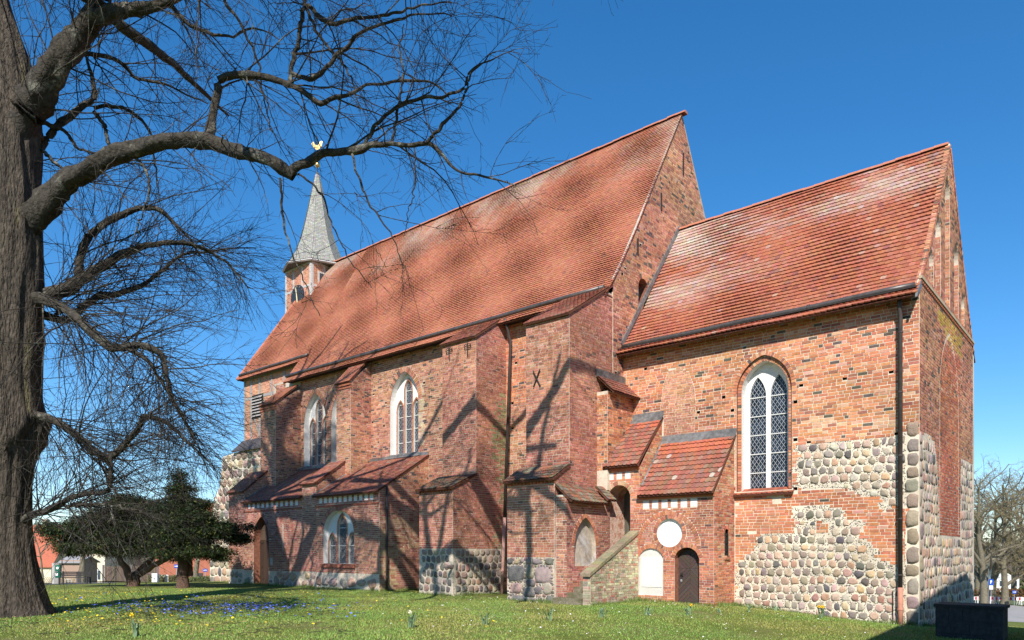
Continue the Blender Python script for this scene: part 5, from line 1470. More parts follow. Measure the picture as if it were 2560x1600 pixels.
for i in range(len(TP)):
    h = TP[i, 2]
    for k in range(sides):
        a = 2 * math.pi * k / sides
        r = TR[i]
        r *= 1 + .42 * math.exp(-max(0, h) / .40) * (.55 + .45 * abs(math.sin(a * 2.5 + .6)) ** 1.5) * .7
        burl = math.exp(-((h - 4.85) / .62) ** 2)
        r += burl * (.16 + .07 * math.sin(a * 3 + h * 2) + .05 * math.sin(a * 7 - h * 5))
        fl = math.sin(a * 13 + 1.3 * math.sin(h * 1.1) + .6 * math.sin(h * 3.1 + a * 2)) * .5 + math.sin(a * 23 + 2 * math.sin(h * .9 + 1) + h * .5) * .35 + math.sin(a * 37 - h * 1.7) * .2
        r += .052 * fl * (1 - .4 * burl) + .02 * burl * math.sin(a * 11 + h * 17)
        r += .05 * math.sin(a * 2 + h * .8) 
        V.append((TP[i, 0] + r * math.cos(a), TP[i, 1] + r * math.sin(a), h))
F = [(i * sides + k, i * sides + (k + 1) % sides, (i + 1) * sides + (k + 1) % sides, (i + 1) * sides + k) for i in range(len(TP) - 1) for k in range(sides)]
link(bpy.data.objects.new('trunk', mesh_np('trunk', V, F, M_BARK, smooth=True)), lime)
px = lambda w: w * .69 / 2 / F_ * T0           # half of a pixel width, in metres at the tree
LIMBS = [  # pixel course with extra depth, and width in pixels along it
 ([(30, 330, 0), (90, 235, -.1), (150, 150, -.2), (205, 75, -.3), (245, 10, -.4), (275, -90, -.6), (300, -260, -.9), (340, -480, -1.2)], [150, 105, 84, 72, 62, 50, 36, 14]),
 ([(222, 52, -.3), (280, 32, -.5), (345, 22, -.8), (410, 6, -1.1), (500, -30, -1.4), (620, -60, -1.8), (760, -70, -2.0)], [64, 50, 40, 34, 26, 18, 8]),
 ([(40, 600, 0), (100, 530, -.2), (150, 470, -.4), (215, 425, -.7), (290, 388, -.9), (370, 368, -1.2), (450, 352, -1.4), (520, 352, -1.6), (590, 378, -1.8), (655, 395, -2.0), (705, 424, -2.1), (735, 440, -2.1)], [110, 84, 72, 60, 54, 50, 46, 48, 40, 36, 36, 30]),
 ([(728, 428, -2.1), (760, 408, -2.2), (805, 386, -2.3), (860, 378, -2.5), (900, 376, -2.6), (920, 364, -2.6), (970, 358, -2.8), (1030, 361, -3.0), (1080, 362, -3.1), (1112, 388, -3.2), (1142, 426, -3.3), (1205, 440, -3.5), (1290, 464, -3.7)], [30, 30, 27, 25, 30, 20, 16, 15, 14, 11, 9, 7, 4]),
 ([(522, 352, -1.6), (528, 305, -1.5), (542, 245, -1.4), (550, 196, -1.4), (590, 185, -1.5), (645, 190, -1.6), (700, 202, -1.7), (745, 226, -1.8), (782, 250, -1.9), (808, 262, -1.9), (832, 245, -2.0), (880, 240, -2.1), (915, 212, -2.2), (1000, 204, -2.4), (1045, 200, -2.6), (1092, 212, -2.8), (1122, 242, -2.9)], [34, 28, 26, 26, 24, 22, 20, 18, 18, 16, 14, 12, 10, 9, 8, 6, 4]),
 ([(725, 210, -1.7), (732, 150, -1.6), (748, 80, -1.5), (764, 5, -1.4), (775, -80, -1.3)], [17, 15, 14, 13, 10]),
 ([(730, 182, -1.7), (778, 196, -1.9), (850, 136, -2.1), (900, 82, -2.3), (980, 52, -2.5), (1060, 32, -2.8), (1130, 40, -3.0)], [14, 16, 14, 11, 9, 6, 3]),
 ([(908, 368, -2.6), (935, 318, -2.8), (985, 272, -3.0), (1050, 247, -3.2), (1115, 241, -3.4), (1158, 222, -3.5), (1172, 182, -3.6), (1210, 158, -3.8), (1280, 128, -4.0)], [11, 12, 12, 11, 10, 9, 7, 5, 2.5]),
 ([(980, 354, -2.8), (992, 290, -2.9), (1006, 200, -3.0), (1000, 120, -3.1), (1010, 60, -3.3)], [9, 9, 7, 5, 3]),
 ([(1068, 358, -3.1), (1110, 308, -3.3), (1150, 262, -3.4), (1166, 224, -3.5), (1182, 178, -3.7), (1240, 130, -4.0)], [13, 11, 9, 8, 6, 3]),
 ([(770, 12, -1.4), (800, 45, -1.5), (835, 60, -1.7), (880, 48, -1.9), (950, 40, -2.1), (1010, 26, -2.3), (1065, 12, -2.6), (1130, 5, -2.8)], [14, 15, 14, 12, 10, 8, 6, 3]),
 ([(765, 20, -1.4), (790, 75, -1.5), (815, 110, -1.6), (850, 150, -1.8), (880, 200, -2.0), (900, 280, -2.2)], [10, 11, 9, 7, 5, 3]),
 ([(45, 760, .1), (110, 740, .2), (185, 712, .5), (248, 668, .8), (300, 640, 1.0), (345, 620, 1.2), (420, 606, 1.5), (490, 616, 1.8), (560, 650, 2.1), (620, 720, 2.4)], [70, 54, 40, 34, 28, 22, 18, 14, 10, 5]),
 ([(195, 700, .5), (200, 650, .6), (215, 600, .8), (258, 560, 1.0), (300, 540, 1.2), (345, 522, 1.4), (395, 524, 1.6), (430, 555, 1.8), (465, 585, 2.0), (500, 640, 2.3)], [26, 27, 25, 24, 21, 18, 15, 12, 9, 5]),
 ([(60, 742, 0), (118, 752, -.2), (168, 772, -.4), (204, 806, -.6), (242, 842, -.8), (282, 872, -1.0), (333, 864, -1.2), (380, 868, -1.4), (405, 890, -1.5), (417, 942, -1.7), (430, 994, -1.8), (456, 1042, -2.0), (490, 1110, -2.2)], [46, 36, 30, 28, 28, 26, 22, 20, 18, 15, 12, 9, 5]),
 ([(300, 868, -1.0), (345, 885, -1.3), (378, 915, -1.5), (410, 965, -1.8), (450, 1030, -2.1), (500, 1120, -2.4)], [14, 14, 12, 10, 7, 4]),
 ([(50, 770, .2), (110, 785, .5), (165, 800, .8), (235, 745, 1.1), (300, 735, 1.4), (340, 720, 1.7), (390, 690, 2.0), (450, 640, 2.3), (540, 625, 2.6), (640, 620, 3.0)], [40, 30, 24, 24, 22, 18, 14, 10, 7, 4]),
 ([(55, 1030, 0), (100, 1040, -.1), (135, 1050, -.2), (178, 1078, -.4), (222, 1114, -.6), (259, 1142, -.8), (280, 1144, -.9), (315, 1108, -1.0), (343, 1076, -1.1), (360, 1044, -1.2), (393, 1048, -1.4), (436, 1070, -1.6), (465, 1102, -1.8), (520, 1150, -2.1)], [34, 28, 25, 23, 22, 24, 24, 20, 17, 15, 13, 10, 8, 4]),
 ([(50, 1305, -.1), (75, 1290, -.2), (138, 1268, -.5), (172, 1248, -.7), (222, 1234, -.9), (268, 1226, -1.1), (278, 1172, -1.1), (276, 1142, -.9)], [30, 24, 20, 17, 15, 14, 13, 14]),
 ([(140, 1266, -.5), (222, 1262, -.9), (315, 1270, -1.4), (400, 1300, -1.9)], [12, 11, 8, 4]),
 ([(60, 420, .3), (130, 330, .6), (200, 270, .9), (235, 245, 1.1), (228, 190, 1.2), (215, 140, 1.3)], [26, 24, 22, 20, 14, 6]),
 ([(235, 270, 1.0), (265, 265, 1.1), (320, 275, 1.2), (370, 320, 1.4), (385, 390, 1.6), (395, 470, 1.8)], [12, 12, 11, 9, 7, 4]),
 ([(235, 280, 1.0), (258, 310, 1.0), (272, 360, 1.0), (285, 395, .9)], [14, 13, 12, 12]),
 ([(60, 330, .4), (140, 185, .7), (215, 135, 1.0), (300, 155, 1.3), (345, 195, 1.6), (420, 215, 2.0), (520, 260, 2.4)], [20, 16, 15, 14, 11, 8, 4]),
 ([(85, 310, .2), (130, 315, .4), (170, 335, .6), (200, 375, .8), (260, 385, 1.0)], [16, 14, 12, 9, 6]),
 ([(90, 370, .3), (130, 400, .4), (175, 440, .5)], [12, 11, 9]),
 ([(700, 445, -2.1), (705, 520, -2.0), (720, 600, -2.0), (750, 680, -2.0), (800, 790, -2.1)], [8, 8, 6, 4.5, 2.5]),
 ([(880, 385, -2.6), (905, 470, -2.6), (945, 540, -2.7), (985, 600, -2.8), (1010, 680, -2.9)], [8, 7, 6, 4, 2]),
 ([(745, 435, -2.1), (800, 480, -2.2), (830, 560, -2.3), (870, 640, -2.4), (930, 720, -2.5)], [7, 6, 5, 4, 2]),
 ([(1035, 365, -3.0), (1038, 440, -3.0), (1025, 520, -3.1), (1010, 590, -3.1)], [5, 4.5, 3.5, 2]),
 ([(330, 385, -1.0), (365, 430, -1.1), (372, 480, -1.1), (355, 540, -1.0), (330, 600, -.9)], [10, 9, 8, 6, 3]),
 ([(600, -60, -1.8), (560, -10, -1.5), (600, 60, -1.4), (640, 140, -1.3), (660, 240, -1.2), (680, 330, -1.2)], [14, 11, 9, 7, 5, 3]),
 ([(420, 0, -1.1), (470, 60, -1.0), (560, 90, -1.1), (640, 70, -1.2), (700, 100, -1.3)], [16, 12, 9, 6, 3]),
]
# long upper limbs above the frame, reaching towards the buttresses: their shadows climb the nave
for q in ([(-22.9, 5.7, 18.0), (-19.5, 6.4, 17.2), (-15.5, 7.4, 16.8), (-12.2, 8.2, 17.0), (-9.6, 8.6, 16.4), (-7.6, 8.4, 16.6)], [(-15.5, 7.4, 16.8), (-13.2, 8.4, 18.6), (-10.8, 9.4, 19.6), (-8.8, 9.9, 21.2)], [(-12.2, 8.2, 17.0), (-10.2, 8.9, 15.1), (-8.8, 9.2, 13.6), (-7.6, 9.4, 12.5)], [(-22.9, 5.7, 18.6), (-19.5, 8.6, 17.4), (-17.2, 10.0, 18.4), (-15.2, 10.2, 20.6)], [(-19.5, 8.6, 17.0), (-17.0, 9.0, 15.9), (-14.8, 9.6, 16.8), (-12.8, 10.2, 18.2)], [(-9.6, 8.6, 16.4), (-8.2, 9.6, 17.6), (-7.2, 10.2, 19.2)]):
    LIMBS.append((np.array(q), np.linspace(.22, .07, len(q))))
for q, ra in (([(-22.9, 5.7, 17.6), (-17.8, 5.9, 16.6), (-14.2, 5.6, 16.2), (-11.6, 5.5, 15.2), (-9.8, 6.6, 15.6), (-8.1, 7.5, 14.6)], (.26, .15)), ([(-11.6, 5.5, 15.2), (-11.3, 5.5, 12.8), (-11.6, 5.6, 11.0)], (.12, .06)), ([(-11.8, 5.5, 15.3), (-12.1, 5.4, 18), (-12.6, 5.2, 21.5)], (.14, .05)), ([(-11.4, 5.6, 15.2), (-10.9, 5.7, 17.5), (-10.2, 5.9, 20.5)], (.12, .04)), ([(-8.1, 7.5, 14.6), (-8.0, 7.4, 12.4), (-8.35, 7.3, 10.6)], (.13, .06)), ([(-8.2, 7.5, 14.6), (-7.8, 7.7, 17.3), (-7.1, 7.9, 20.2)], (.13, .05)), ([(-8.3, 7.5, 14.8), (-8.9, 7.4, 16.8), (-9.5, 7.3, 19.4)], (.11, .05)), ([(-14.2, 5.6, 16.2), (-14.6, 5.2, 18.4), (-15.4, 5.0, 21.4)], (.13, .05)), ([(-14.0, 5.6, 16.2), (-13.6, 5.5, 13.6), (-13.8, 5.4, 12.6)], (.10, .05))):
    LIMBS.append((np.array(q), np.linspace(ra[0], ra[1], len(q))))
# the crown above the frame (it throws the branch shadows on the nave)
top = TP[-26]
for j in range(24):
    a = rng.uniform(0, 2 * math.pi); el = rng.uniform(.5, 1.25); ln = rng.uniform(5, 10)
    i0 = rng.integers(88, 107); b0 = TP[i0]; pts = [b0]; d = np.array([math.cos(a) * math.cos(el), math.sin(a) * math.cos(el), math.sin(el)])
    for k in range(6):
        d = norm(d + rng.normal(size=3) * .22 + np.array([0, 0, .08])); pts.append(pts[-1] + d * ln / 6)
    LIMBS.append((np.array(pts), np.linspace(TR[i0] * .75, .03, 7)))
K1 = 26; LP, LR, LL = [], [], []
for pts, w in LIMBS:
    if isinstance(pts, np.ndarray): P_, R0_ = pts, w
    elif pts[0][0] < 100 and pts[0][1] > 100:
        pts = [(16, pts[0][1] + 25, 0)] + list(pts); w = [w[0]] + list(w)
        P_ = np.array([AT(a, b_, T0 + c) for a, b_, c in pts]); R0_ = np.array([px(q) for q in w])
    else: P_ = np.array([AT(a, b_, T0 + c) for a, b_, c in pts]); R0_ = np.array([px(q) * (T0 + p[2]) / T0 for q, p in zip(w, pts)])
    a, b_, l = resample(P_, R0_, K1)
    a[1:-1] += rng.normal(size=a[1:-1].shape) * .016
    LP.append(a); LR.append(b_); LL.append(l)
for i in range(len(LP)):
    Pd, Rd_, _ = resample(LP[i], LR[i], 60)
    v_, f_ = tubes_np(Pd[None], Rd_[None], 18)
    rr_ = np.repeat(Rd_, 18)[:, None]; ph_ = np.tile(np.arange(18), 60)[:, None] * 2 * math.pi / 18; sl_ = np.repeat(np.arange(60), 18)[:, None]
    v_ += (v_ - np.repeat(Pd, 18, axis=0)) * (.15 * np.sin(ph_ * 5 + sl_ * .5 + i) * np.sin(sl_ * .9 + ph_) + .07 * np.sin(ph_ * 3 - sl_ * .37 + 2 * i) + rng.normal(size=(len(v_), 1)) * .07 + .16 * np.maximum(0, np.sin(sl_ * .41 + i * 1.7)) ** 6)
    link(bpy.data.objects.new('limb', mesh_np('limb', v_, f_, M_BARK2, smooth=True)), lime)
LP = np.array(LP); LR = np.array(LR); LL = np.array(LL)
big = LP
thick = np.clip(LR[:, 4] / .07, .35, 1.0)      # thin hanging limbs carry fewer side shoots
b1 = sprout(rng, LP, LR, LL * thick, 3.4, (1.0, 4.0), 50, 10, .03, .13, .12, .5, .008, taper=.25, kf=.0045)
b2 = sprout(rng, *b1, 2.5, (.5, 2.0), 44, 6, .035, .12, .1, .6, .006, taper=.35)
b3 = sprout(rng, *b2, 3.4, (.22, .85), 42, 4, .02, .13, .1, .7, .0042, taper=.45)
b4 = sprout(rng, *b3, 2.2, (.10, .3), 42, 3, .0, .12, .2, .8, .0034, taper=.6)
# long thin shoots sweeping out between trunk and tower
lo = np.array([i for i in range(len(LL)) if LP[i][:, 2].mean() < 10.5 and LP[i][0, 0] < -17.5])
s1 = sprout(rng, LP[lo], LR[lo], LL[lo], 17, (1.6, 5.0), 44, 8, .045, .105, .1, .3, .0052, taper=.3, flat=.2, kf=.0018)
s2 = sprout(rng, *s1, 2.1, (.3, 1.3), 32, 5, .02, .08, .1, .7, .0045, taper=.5)
s3 = sprout(rng, *s2, 2.4, (.1, .4), 38, 3, .0, .12, .2, .8, .0034, taper=.6)
# water shoots from the trunk
tp = TP[18:86][None]; tr_ = TR[18:86][None]
w1 = sprout(rng, tp, tr_, np.array([TL * .6]), 6, (.5, 1.7), 80, 7, .02, .15, 0, .02, .005, taper=.4)
w1[0][:] += (w1[0][:, 1:2] - w1[0][:, 0:1]) / (np.linalg.norm(w1[0][:, 1:2] - w1[0][:, 0:1], axis=-1, keepdims=True)) * .7
w2 = sprout(rng, *w1, 2.5, (.15, .5), 45, 4, .02, .12, .1, .8, .003, taper=.5)
LIME_COUNTS = [len(q[0]) for q in (b1, b2, b3, b4, s1, s2, s3, w1, w2)]
v_, f_ = merge([tubes_np(b1[0], b1[1], 6), tubes_np(b2[0], b2[1], 4), tubes_np(s1[0], s1[1], 4), tubes_np(w1[0], w1[1], 4)])
o = link(bpy.data.objects.new('branches', mesh_np('branches', v_, f_, M_BARK2, smooth=True)), lime); o['kind'] = 'stuff'
v_, f_ = merge([tubes_np(q[0], q[1], 3) for q in (b3, b4, s2, s3, w2)])
o = link(bpy.data.objects.new('twigs', mesh_np('twigs', v_, f_, M_TWIG)), lime); o['kind'] = 'stuff'

# ---------------------------------------------------------------- bare trees: generic
def bare_tree(name, label, x, y, h, seed, spread=.5, trunk_r=.3, z=None, mat=None, twig=None, dens=1.0, group=None, cat='tree', clear=.25, n_limb=12, thin=1.0):
    rg = np.random.default_rng(seed); z = gz(x, y) if z is None else z
    t = thing(name, label, cat, (x, y, z), world=True, group=group)
    pts = [np.array([x, y, z - .2])]; d = np.array([0, 0, 1.0])
    for k in range(8):
        d = norm(d + rg.normal(size=3) * .06); pts.append(pts[-1] + d * (h * .85) / 8)
    P_, R0_, L0 = resample(np.array(pts), np.linspace(trunk_r, trunk_r * .12, 9), 24)
    R0_[:3] *= np.array([1.45, 1.2, 1.08])
    v_, f_ = tubes_np(P_[None], R0_[None], 12); link(bpy.data.objects.new('trunk', mesh_np('trunk', v_, f_, mat or M_BARK2, smooth=True)), t)
    L1P, L1R, L1L = [], [], []
    for j in range(n_limb):
        i0 = int(rg.uniform(clear, .95) * 23); a = rg.uniform(0, 6.283); el = rg.uniform(.35, 1.0)
        ln = h * spread * rg.uniform(.55, 1.0) * (1.15 - i0 / 23 * .6); d = np.array([math.cos(a) * math.cos(el), math.sin(a) * math.cos(el), math.sin(el)]); q = [P_[i0]]
        for k in range(6): d = norm(d + rg.normal(size=3) * .17 + np.array([0, 0, .04])); q.append(q[-1] + d * ln / 6)
        a_, b_, l_ = resample(np.array(q), np.linspace(min(R0_[i0] * .7, trunk_r * .5), .02 * thin, 7), 16); L1P.append(a_); L1R.append(b_); L1L.append(l_)
    L1 = (np.array(L1P), np.array(L1R), np.array(L1L))
    c1 = sprout(rg, *L1, .9 * dens, (h * .08, h * .2), 48, 7, .0, .16, .15, .6, .008 * thin, taper=.35)
    c2 = sprout(rg, *c1, 1.6 * dens, (h * .035, h * .1), 45, 5, .0, .15, .1, .6, .006 * thin, taper=.4)
    c3 = sprout(rg, *c2, 2.6 * dens, (h * .015, h * .045), 42, 3, .0, .12, .1, .7, .005 * thin, taper=.6)
    v_, f_ = merge([tubes_np(L1[0], L1[1], 8), tubes_np(c1[0], c1[1], 5), tubes_np(c2[0], c2[1], 4)])
    link(bpy.data.objects.new('limbs', mesh_np('limbs', v_, f_, mat or M_BARK2, smooth=True)), t)['kind'] = 'stuff'
    v_, f_ = tubes_np(c3[0], c3[1], 3); link(bpy.data.objects.new('twigs', mesh_np('twigs', v_, f_, twig or M_TWIG)), t)['kind'] = 'stuff'
    return t
# ---------------------------------------------------------------- yews
def yew_foliage(rg, blobs, n_per, size=(.07, .20)):
    """flat drooping sprays: blobs = (centre, radii, count)"""
    C = []; 
    for c, rr, n in blobs:
        u = norm(rg.normal(size=(n, 3))) * (rg.uniform(.25, 1.0, (n, 1)) ** .5); C.append(np.array(c) + u * np.array(rr))
    C = np.concatenate(C); n = len(C) * n_per
    base = np.repeat(C, n_per, axis=0) + rg.normal(size=(n, 3)) * np.array([.2, .2, .07])
    a = rg.uniform(0, 6.283, n); el = rg.normal(-.25, .35, n)
    d = np.stack([np.cos(a) * np.cos(el), np.sin(a) * np.cos(el), np.sin(el)], 1); ln = rg.uniform(*size, n)[:, None]
    side = norm(np.cross(d, np.array([0, 0, 1.0])) + rg.normal(size=(n, 3)) * .35); w = ln * rg.uniform(.10, .20, (n, 1))
    tip = base + d * ln + np.array([0, 0, -.02]); mid = base + d * ln * .45
    V = np.stack([base, mid + side * w, tip, mid - side * w], 1).reshape(-1, 3)
    F = np.arange(n * 4).reshape(-1, 4)
    col = np.array([.024, .043, .012]) * rg.uniform(.55, 1.5, (n, 1)) * (np.array([1, 1, 1]) + rg.normal(size=(n, 3)) * .06)
    hi = rg.random(n) < .22; col[hi] = np.array([.085, .09, .02]) * rg.uniform(.7, 1.3, (hi.sum(), 1))
    return V, F, col
M_YEW = mk('yew_needles', attr=True, rough=.6, spec=.35)
def make_yew(label, px0, t, trunk, blobs_px, seed):
    rg = np.random.default_rng(seed); x, y = GP(px0, t)
    yw = thing('yew_tree', label, 'tree', (x, y, 0), world=True)
    acc = []
    for pts, w in trunk:
        P_ = np.array([AT(a, b_, t + c) for a, b_, c in pts]); Rr = np.array([q / 2 / F_ * t for q in w]); a_, b2_, l_ = resample(P_, Rr, 14)
        a_[1:] += rg.normal(size=a_[1:].shape) * .02
        v_, f_ = tubes_np(a_[None], b2_[None], 10); v_ += rg.normal(size=v_.shape) * .012
        acc.append((v_, f_)); lastP = (a_[None], b2_[None], np.array([l_]))
        s_ = sprout(rg, *lastP, 1.3, (.8, 2.2), 55, 6, .0, .14, .5, .5, .012, taper=.3); acc.append(tubes_np(s_[0], s_[1], 5))
    v_, f_ = merge(acc); link(bpy.data.objects.new('trunk', mesh_np('trunk', v_, f_, M_YEWB, smooth=True)), yw)
    bl = []
    for a, b_, dt, rw, rh, n in blobs_px:
        bl.append((AT(a, b_, t + dt), (rw / F_ * t, rw / F_ * t * .8, rh / F_ * t), n))
    V_, F2, col = yew_foliage(rg, bl, 46)
    link(bpy.data.objects.new('crown', mesh_np('crown', V_, F2, M_YEW, col)), yw)
    return yw
make_yew('spreading dark yew forking low above the lawn beside the bench', 330, 35.0,
    [([(326, 1474, 0), (328, 1450, 0), (318, 1425, -.2), (296, 1395, -.4), (270, 1350, -.7), (230, 1310, -1.0)], [32, 24, 17, 13, 9, 5]),
     ([(332, 1470, 0), (338, 1440, .1), (362, 1415, .3), (385, 1390, .5), (400, 1340, .6), (395, 1280, .6)], [30, 22, 15, 12, 9, 5]),
     ([(336, 1465, 0), (350, 1436, -.1), (390, 1410, -.4), (440, 1385, -.8), (480, 1360, -1.0)], [24, 17, 13, 10, 6])],
    [(150, 1335, -.3, 48, 26, 110), (215, 1318, -.8, 62, 30, 170), (190, 1365, -.5, 55, 22, 120), (270, 1300, 0, 72, 34, 210), (260, 1360, -1.0, 70, 28, 170), (330, 1268, .4, 62, 32, 190), (340, 1330, -.5, 72, 34, 210), (390, 1290, .6, 60, 40, 190), (400, 1350, -.8, 58, 30, 150), (330, 1375, -.9, 60, 16, 70), (290, 1252, .6, 40, 16, 60), (120, 1318, -.2, 26, 14, 30)], 21)
make_yew('upright conical dark yew whose branches reach the annex doorway', 458, 33.0,
    [([(456, 1478, 0), (457, 1440, 0), (456, 1390, 0), (455, 1300, 0), (452, 1210, 0)], [38, 27, 24, 18, 6]),
     ([(474, 1440, .2), (474, 1420, .2), (470, 1380, .2)], [16, 15, 14])],
    [(450, 1190, 0, 13, 20, 28), (450, 1225, 0, 30, 22, 80), (455, 1262, 0, 52, 26, 150), (480, 1295, -.4, 66, 28, 180), (425, 1290, .2, 48, 26, 130), (510, 1330, -.5, 66, 26, 170), (440, 1335, -.5, 60, 28, 150), (560, 1322, -.2, 42, 22, 90), (595, 1345, .2, 32, 16, 60), (500, 1375, -.6, 66, 20, 120), (550, 1385, -.2, 36, 18, 55), (430, 1385, -.4, 42, 18, 60), (500, 1262, .2, 36, 16, 50), (625, 1318, .1, 14, 8, 14)], 23)
# bare trees behind the yews and beyond the choir
bt = 'bare trees along the street'
M_OLIVE = mk('olive_twigs', (.30, .24, .115), .9, noise=(.6, .7, 1.4))
M_GREYB = mk('grey_street_bark', (.17, .145, .10), .95, noise=(6, .7, 1.3))
for i, (a, t, h, lb) in enumerate(((205, 68, 10.5, 'grey-trunked bare street tree behind the bench'), (487, 66, 8.0, 'bare street tree behind the conical yew'), (108, 62, 6.0, 'small bare shrubby tree before the red roof'))):
    x, y = GP(a, t); bare_tree('street_tree', lb, x, y, h, 31 + i, .42, (.30, .28, .10)[i], mat=M_GREYB, group=bt, dens=.8, clear=.35, thin=1.6)
for i, (a, t, h, lb, tr0) in enumerate(((2463, 84, 17.5, 'bare tree right of the choir corner with the palest trunk', .42), (2482, 90, 16, 'bare tree directly behind the parking sign', .4), (2512, 86, 17, 'bare tree right of the parking sign', .4), (2570, 84, 17, 'bare tree at the right picture edge', .4), (2445, 100, 17, 'far bare tree peeping past the choir corner', .4), (2535, 106, 16, 'far bare tree filling the gap before the hedge', .4), (2600, 98, 18, 'bare tree beyond the right picture edge', .5))):
    x, y = GP(a, t); bare_tree('roadside_tree', lb, x, y, h, 41 + i, .42, tr0, mat=M_GREYB, twig=M_OLIVE, group='bare trees beyond the choir', dens=1.9, clear=.2, n_limb=22, thin=2.2)
# ================================================================== LAWN COVER
rng = np.random.default_rng(77)
def footprint(x, y):
    m = (y > YA - .05) & (x < -14.0) & (x > -46)
    m |= (y > 18.6) & (x < -12.8) & (x > -16.6)
    m |= (y > 19.3) & (x < -19.4) & (x > -21.5)
    m |= (y > YP - .05) & (x < -10.05) & (x > -14.2)
    m |= (y > YC - .05) & (x < XE + .05)
    return m
gzv = np.vectorize(gz)
def scatter(n, px0, px1, t0, t1, pw=1.0):
    t = t0 + (t1 - t0) * rng.random(n) ** pw; p = rng.uniform(px0, px1, n)
    d = VW[None] + ((p - CX_) / F_)[:, None] * RT[None]
    x, y = d[:, 0] * t, d[:, 1] * t
    k = ~footprint(x, y); x, y = x[k], y[k]
    z = gzv(x, y) + .012 * np.sin(x * 1.1 + y * .7) + .012 * np.sin(x * .5 - y * 1.3)
    return x, y, z
def vnoise(x, y, s, seed=0):
    return (np.sin(x * s + 1.7 * np.sin(y * s * .8 + seed)) + np.sin(y * s * 1.3 + 2.1 * np.sin(x * s * .7 + seed * 2)) + np.sin((x + y) * s * .6 + seed)) / 3
x, y, z = scatter(330000, -80, 2640, 12.6, 33, .85)
keep = rng.random(len(x)) > np.clip(vnoise(x, y, 1.3, 12) * 1.3 - .25, 0, .85); x, y, z = x[keep], y[keep], z[keep]
n = len(x)
patch = vnoise(x, y, .9, 1) * .5 + vnoise(x, y, 2.7, 2) * .35 + rng.normal(size=n) * .25
h = rng.uniform(.015, .042, n) * (1 + .35 * vnoise(x, y, 1.6, 4)); w = rng.uniform(.006, .013, n)
a = rng.uniform(0, 6.283, n); ln = rng.uniform(.2, .9, n) * h
B0 = np.stack([x - np.cos(a) * w, y - np.sin(a) * w, z - .005], 1); B1 = np.stack([x + np.cos(a) * w, y + np.sin(a) * w, z - .005], 1)
a2 = rng.uniform(0, 6.283, n); Tp = np.stack([x + np.cos(a2) * ln, y + np.sin(a2) * ln, z + h], 1)
V = np.stack([B0, B1, Tp], 1).reshape(-1, 3)
col = np.array([.22, .29, .062]) * rng.uniform(.65, 1.4, (n, 1)); col[:, 0] *= 1 + np.clip(patch, -.3, .8) * .7; col[:, 2] *= 1 + np.clip(patch, 0, .8) * .5
dry = rng.random(n) < (.05 + .16 * np.clip(patch + .1, 0, 1)); col[dry] = np.array([.36, .29, .15]) * rng.uniform(.6, 1.2, (dry.sum(), 1))
tag(obj('grass', mesh_np('grass', V, np.arange(n * 3).reshape(-1, 3), mk('grass_blade', attr=True, rough=.75, spec=.25), col), None), 'short green lawn grass around the church', 'grass', kind='stuff')
# taller tufts and weeds along the foot of the walls
seg = [((-34.9, YA), (-24.1, YA)), ((-24.1, YA), (-24.1, 22.3)), ((-21.4, 19.36), (-19.5, 19.36)), ((-19.5, 19.36), (-19.5, 22.3)), ((-19.5, 22.4), (-16.5, 22.4)), ((-16.45, 18.94), (-14.0, 18.94)), ((-12.85, 18.7), (-12.85, 21.5)), ((-12.8, YP), (-10.1, YP)), ((-10.1, YP), (-10.1, YC)), ((-10.1, YC), (XE, YC)), ((XE, YC), (XE, 32))]
X_, Y_ = [], []
for (xa, ya), (xb, yb) in seg:
    l = math.hypot(xb - xa, yb - ya); m_ = int(l * 260); f = rng.random(m_); off = rng.exponential(.09, m_) + .015; nx_, ny_ = (yb - ya) / l, -(xb - xa) / l
    X_.append(xa + (xb - xa) * f + nx_ * off); Y_.append(ya + (yb - ya) * f + ny_ * off)
x, y = np.concatenate(X_), np.concatenate(Y_); n = len(x); z = gzv(x, y); h = rng.uniform(.04, .17, n) * (.5 + .8 * np.clip(vnoise(x, y, 2.3, 8) + .4, 0, 1)); a = rng.uniform(0, 6.283, n); a2 = rng.uniform(0, 6.283, n); w = .008
V = np.stack([np.stack([x - np.cos(a) * w, y - np.sin(a) * w, z - .01], 1), np.stack([x + np.cos(a) * w, y + np.sin(a) * w, z - .01], 1), np.stack([x + np.cos(a2) * h * .5, y + np.sin(a2) * h * .5, z + h], 1)], 1).reshape(-1, 3)
tag(obj('wall_foot_weeds', mesh_np('wall_foot_weeds', V, np.arange(n * 3).reshape(-1, 3), mk('grass_blade'), np.array([.15, .21, .05]) * rng.uniform(.5, 1.4, (n, 1))), None), 'longer grass and weeds along the church wall foot', 'grass', kind='stuff')
